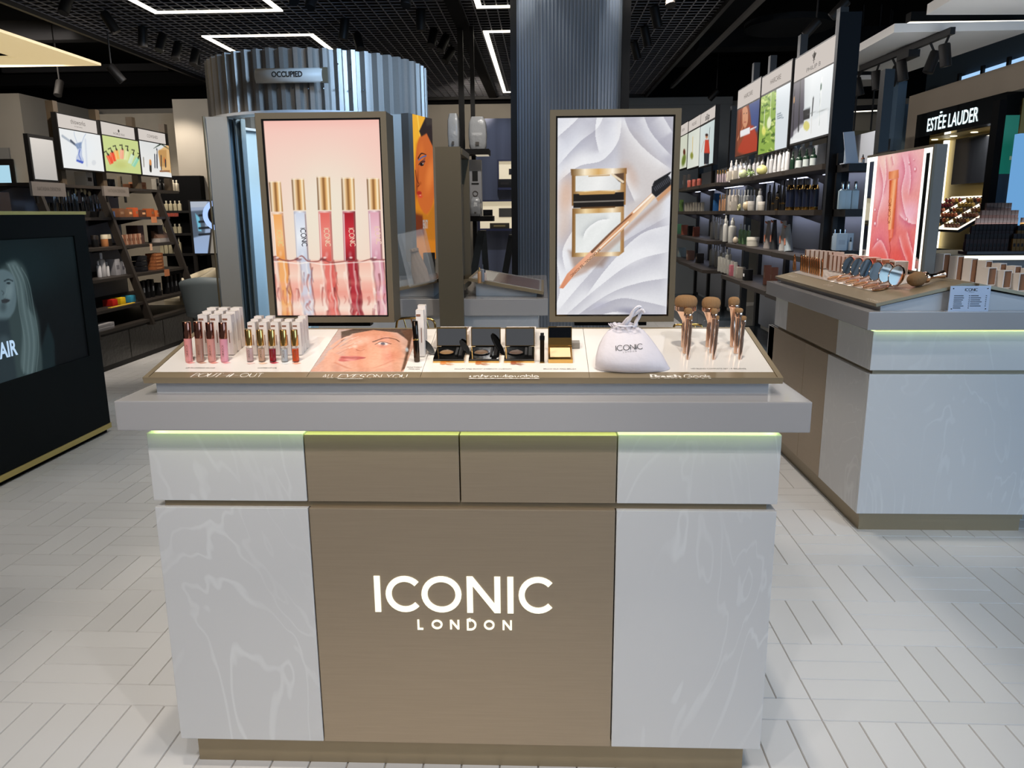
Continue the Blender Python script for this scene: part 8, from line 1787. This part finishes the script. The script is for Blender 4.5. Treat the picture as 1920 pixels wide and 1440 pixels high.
# upper band, pillar and clerestory
struct(MB().box(5.4, 5.5, 3, 9.6, 2.4, 3.75).build('wall_clerestory', mat('blue_grey_board', '#33424e', .7)))
g_ = thing('clerestory_window', 'narrow high window of blue daylight above the brand shop', 'window', (5.36, 4, 2.95)); 
MB().box(0, .02, 1.0, 4.6, 0, .10).build('glass', glow('daylight_glass', '#a9d4ff', 1.0), g_)
for k in range(8): MB().box(-.03, -.0, .95+k*.52, 1.0+k*.52, -.02, .14).build('mullion', M_blackmetal, g_)
MB().box(-.02, .03, .9, 4.7, -.06, -.001).build('sill', M_blackmetal, g_)
p0, p1 = at_y(1681, 200, 8.4), at_y(1697, 200, 8.4)
struct(MB().box(p0.x, p1.x, 8.4, 8.6, 0, at_y(1690, 152, 8.4).z).build('pillar_blue', mat('steel_blue', '#5f7890', .5)))
p2 = at_y(1709, 200, 8.35); struct(MB().box(p1.x+.002, p2.x+.1, 8.5, 8.6, 0, at_y(1700, 195, 8.5).z).build('pillar_side', mat('steel_blue2', '#7a93ab', .5)))
# dark sign board with part of the brand name, behind the end shelves
Yd = 7.9
a_, b_ = at_y(1570, 300, Yd), at_y(1672, 240, Yd)
t = thing('hanging_sign', 'dark hanging board with part of the brand name in white, left of the pink sign', 'sign', (a_.x, Yd, 0)); 
MB().box(0, b_.x-a_.x, 0, .12, a_.z-.12, b_.z-.12).build('board', mat('dark_board', '#16171b', .5), t); MB().box(.0, b_.x-a_.x, .05, .25, b_.z-.119, b_.z-.02).build('bronze_cap', mat('dim_bronze', '#5a5038', .5, metal=.3), t); MB().tube([(.2, .1, b_.z-.02), (.2, .1, 3.75)], .01, 6).build('hanger', M_blackmetal, t); MB().tube([(b_.x-a_.x-.2, .1, b_.z-.02), (b_.x-a_.x-.2, .1, 3.75)], .01, 6).build('hanger', M_blackmetal, t)
q0, q1 = at_y(1590, 281, Yd), at_y(1657, 277, Yd); text_part('EST\u0112E LAUDER', Vector(((at_y(1568, 281, Yd).x+q1.x)/2, Yd-.003, q0.z-.04))-t.location, XU, ZU, NBk, .075, glow('white_letter', '#f4f6f6', 1.1), t, width=q1.x-at_y(1568, 281, Yd).x)
# green pillar and glowing blue panel at the right edge
q0, q1 = at_y(1876, 300, 5.0), at_y(1902, 300, 5.0)
t = thing('lit_column', 'green lit panel on a dark stand right of the gold shop', 'panel', (q0.x, 5.0, 0)); z0, z1 = at_y(1888, 326, 5).z, at_y(1888, 216, 5).z
MB().box(0, q1.x-q0.x, 0, .08, z0, z1).build('green_face', mat('emerald_panel', '#12775a', .35, emit=.10), t); MB().box(0, q1.x-q0.x, .0, .08, 0, z0-.001).build('stand', mat('dark_stand', '#1a2028', .4), t); MB().box((q1.x-q0.x)*.62, (q1.x-q0.x)*.9, -.004, -.0005, z0+.11, z0+.14).build('emblem', mat('pale_gold', '#a8b48a', .4), t); MB().box(-.06, -.001, -.0, .1, 0, z1+.12).build('frame', M_black, t)
q0, q1 = at_y(1908, 300, 4.6), at_y(1990, 300, 4.6); t = thing('lit_wall', 'tall glowing pale blue panel at the right edge of the picture', 'panel', (q0.x, 4.6, 0)); MB().box(0, q1.x-q0.x, 0, .08, at_y(1910, 442, 4.6).z, at_y(1915, 250, 4.6).z).build('glow_face', glow('pale_blue_panel', '#74aee4', .85), t); MB().box(.0, q1.x-q0.x, .01, .07, 0, at_y(1910, 442, 4.6).z-.001).build('stand', M_blackmetal, t)
# make-up bar with stepped rows of dark lipsticks and a light strip
YB = 3.9
a_, b_ = at_y(1778, 480, YB), at_y(1990, 480, YB); zt_ = at_y(1850, 478, YB).z
t = thing('makeup_bar', 'stepped make-up bar with a bright light strip at the right edge', 'display stand', (a_.x, YB, 0)); Lx = b_.x-a_.x
MB().box(0, Lx, .01, .75, zt_-.03, zt_).build('top', M_blackmetal, t); MB().box(-.0, Lx, -.012, .0095, zt_-.034, zt_-.006).build('light_strip', glow('bar_led', '#fffbe6', 2.0), t); MB().box(.05, Lx, .06, .72, 0, zt_-.031).build('body', mat('grey_bar', '#55575a', .4), t)
MB().box(-.30, -.01, .25, .72, 0, zt_-.02).build('side_cabinet', mat('dark_wine', '#17100f', .35), t)
st = []
for k in range(5):
    yy = .08+.13*k; z = zt_+.02+.055*k; x0 = .19+.10*k; MB().box(x0-.02, Lx, yy, yy+.125, zt_+.0005, z).build('step', mat('step_brown', '#3a2a24', .4), t); st.append((x0, yy+.06, z))
lm = {}
for k, (x0, yy, z) in enumerate(st):
    n = 0; x = x0
    while x < Lx-.02 and n < 26:
        gap = n == 11
        if not gap:
            o = good('dark_lipstick', 'dark lipstick tube on the make-up bar, %s step up, %s from left' % (ORDW[k], ORDW[n]), 'lipstick', Vector((a_.x+x, YB+yy, z+.0005)), 'box', .085, .0125, (('#2e1d19', '#6a4c20')[n > 11], '#140d0b'), 'lipsticks on the make-up bar'); 
            c = good('dark_lipstick_cap', '', '', o.location+Vector((0, 0, .0855)), 'box', .035, .0125, ('#1c1210', '#1c1210')); c.parent = o; c.location = (0, 0, .0855); c.name = 'cap'
            for kk in ('label', 'category'): 
                if kk in c: del c[kk]
        x += .0275; n += 1
# ------------------------------------------------------------------ rows of look-alikes: say which one, counted along the row
ORD = ('first second third fourth fifth sixth seventh eighth ninth tenth eleventh twelfth thirteenth fourteenth fifteenth sixteenth seventeenth '
       'eighteenth nineteenth twentieth twenty-first twenty-second twenty-third twenty-fourth').split()
bpy.context.view_layer.update()
same = {}
for o in COL.objects:
    if o.parent is None and 'label' in o and 'category' in o: same.setdefault(o['label'], []).append(o)
for lb, obs in same.items():
    if 1 < len(obs) <= 24 and len(lb.split()) <= 12:
        row = sorted((project(o.matrix_world.translation)[0], o.name) for o in obs)
        if all(b[0]-a[0] > 2.5 for a, b in zip(row, row[1:])):
            for k, (_, n) in enumerate(row): COL.objects[n]['label'] = '%s, %s from left' % (lb, ORD[k])
        elif all(abs(a[0]-b[0]) < 40 for a, b in zip(row, row[1:])):
            col = sorted((-o.matrix_world.translation.z, o.name) for o in obs)
            if all(b[0]-a[0] > .01 for a, b in zip(col, col[1:])):
                for k, (_, n) in enumerate(col): COL.objects[n]['label'] = '%s, %s from the top' % (lb, ORD[k])
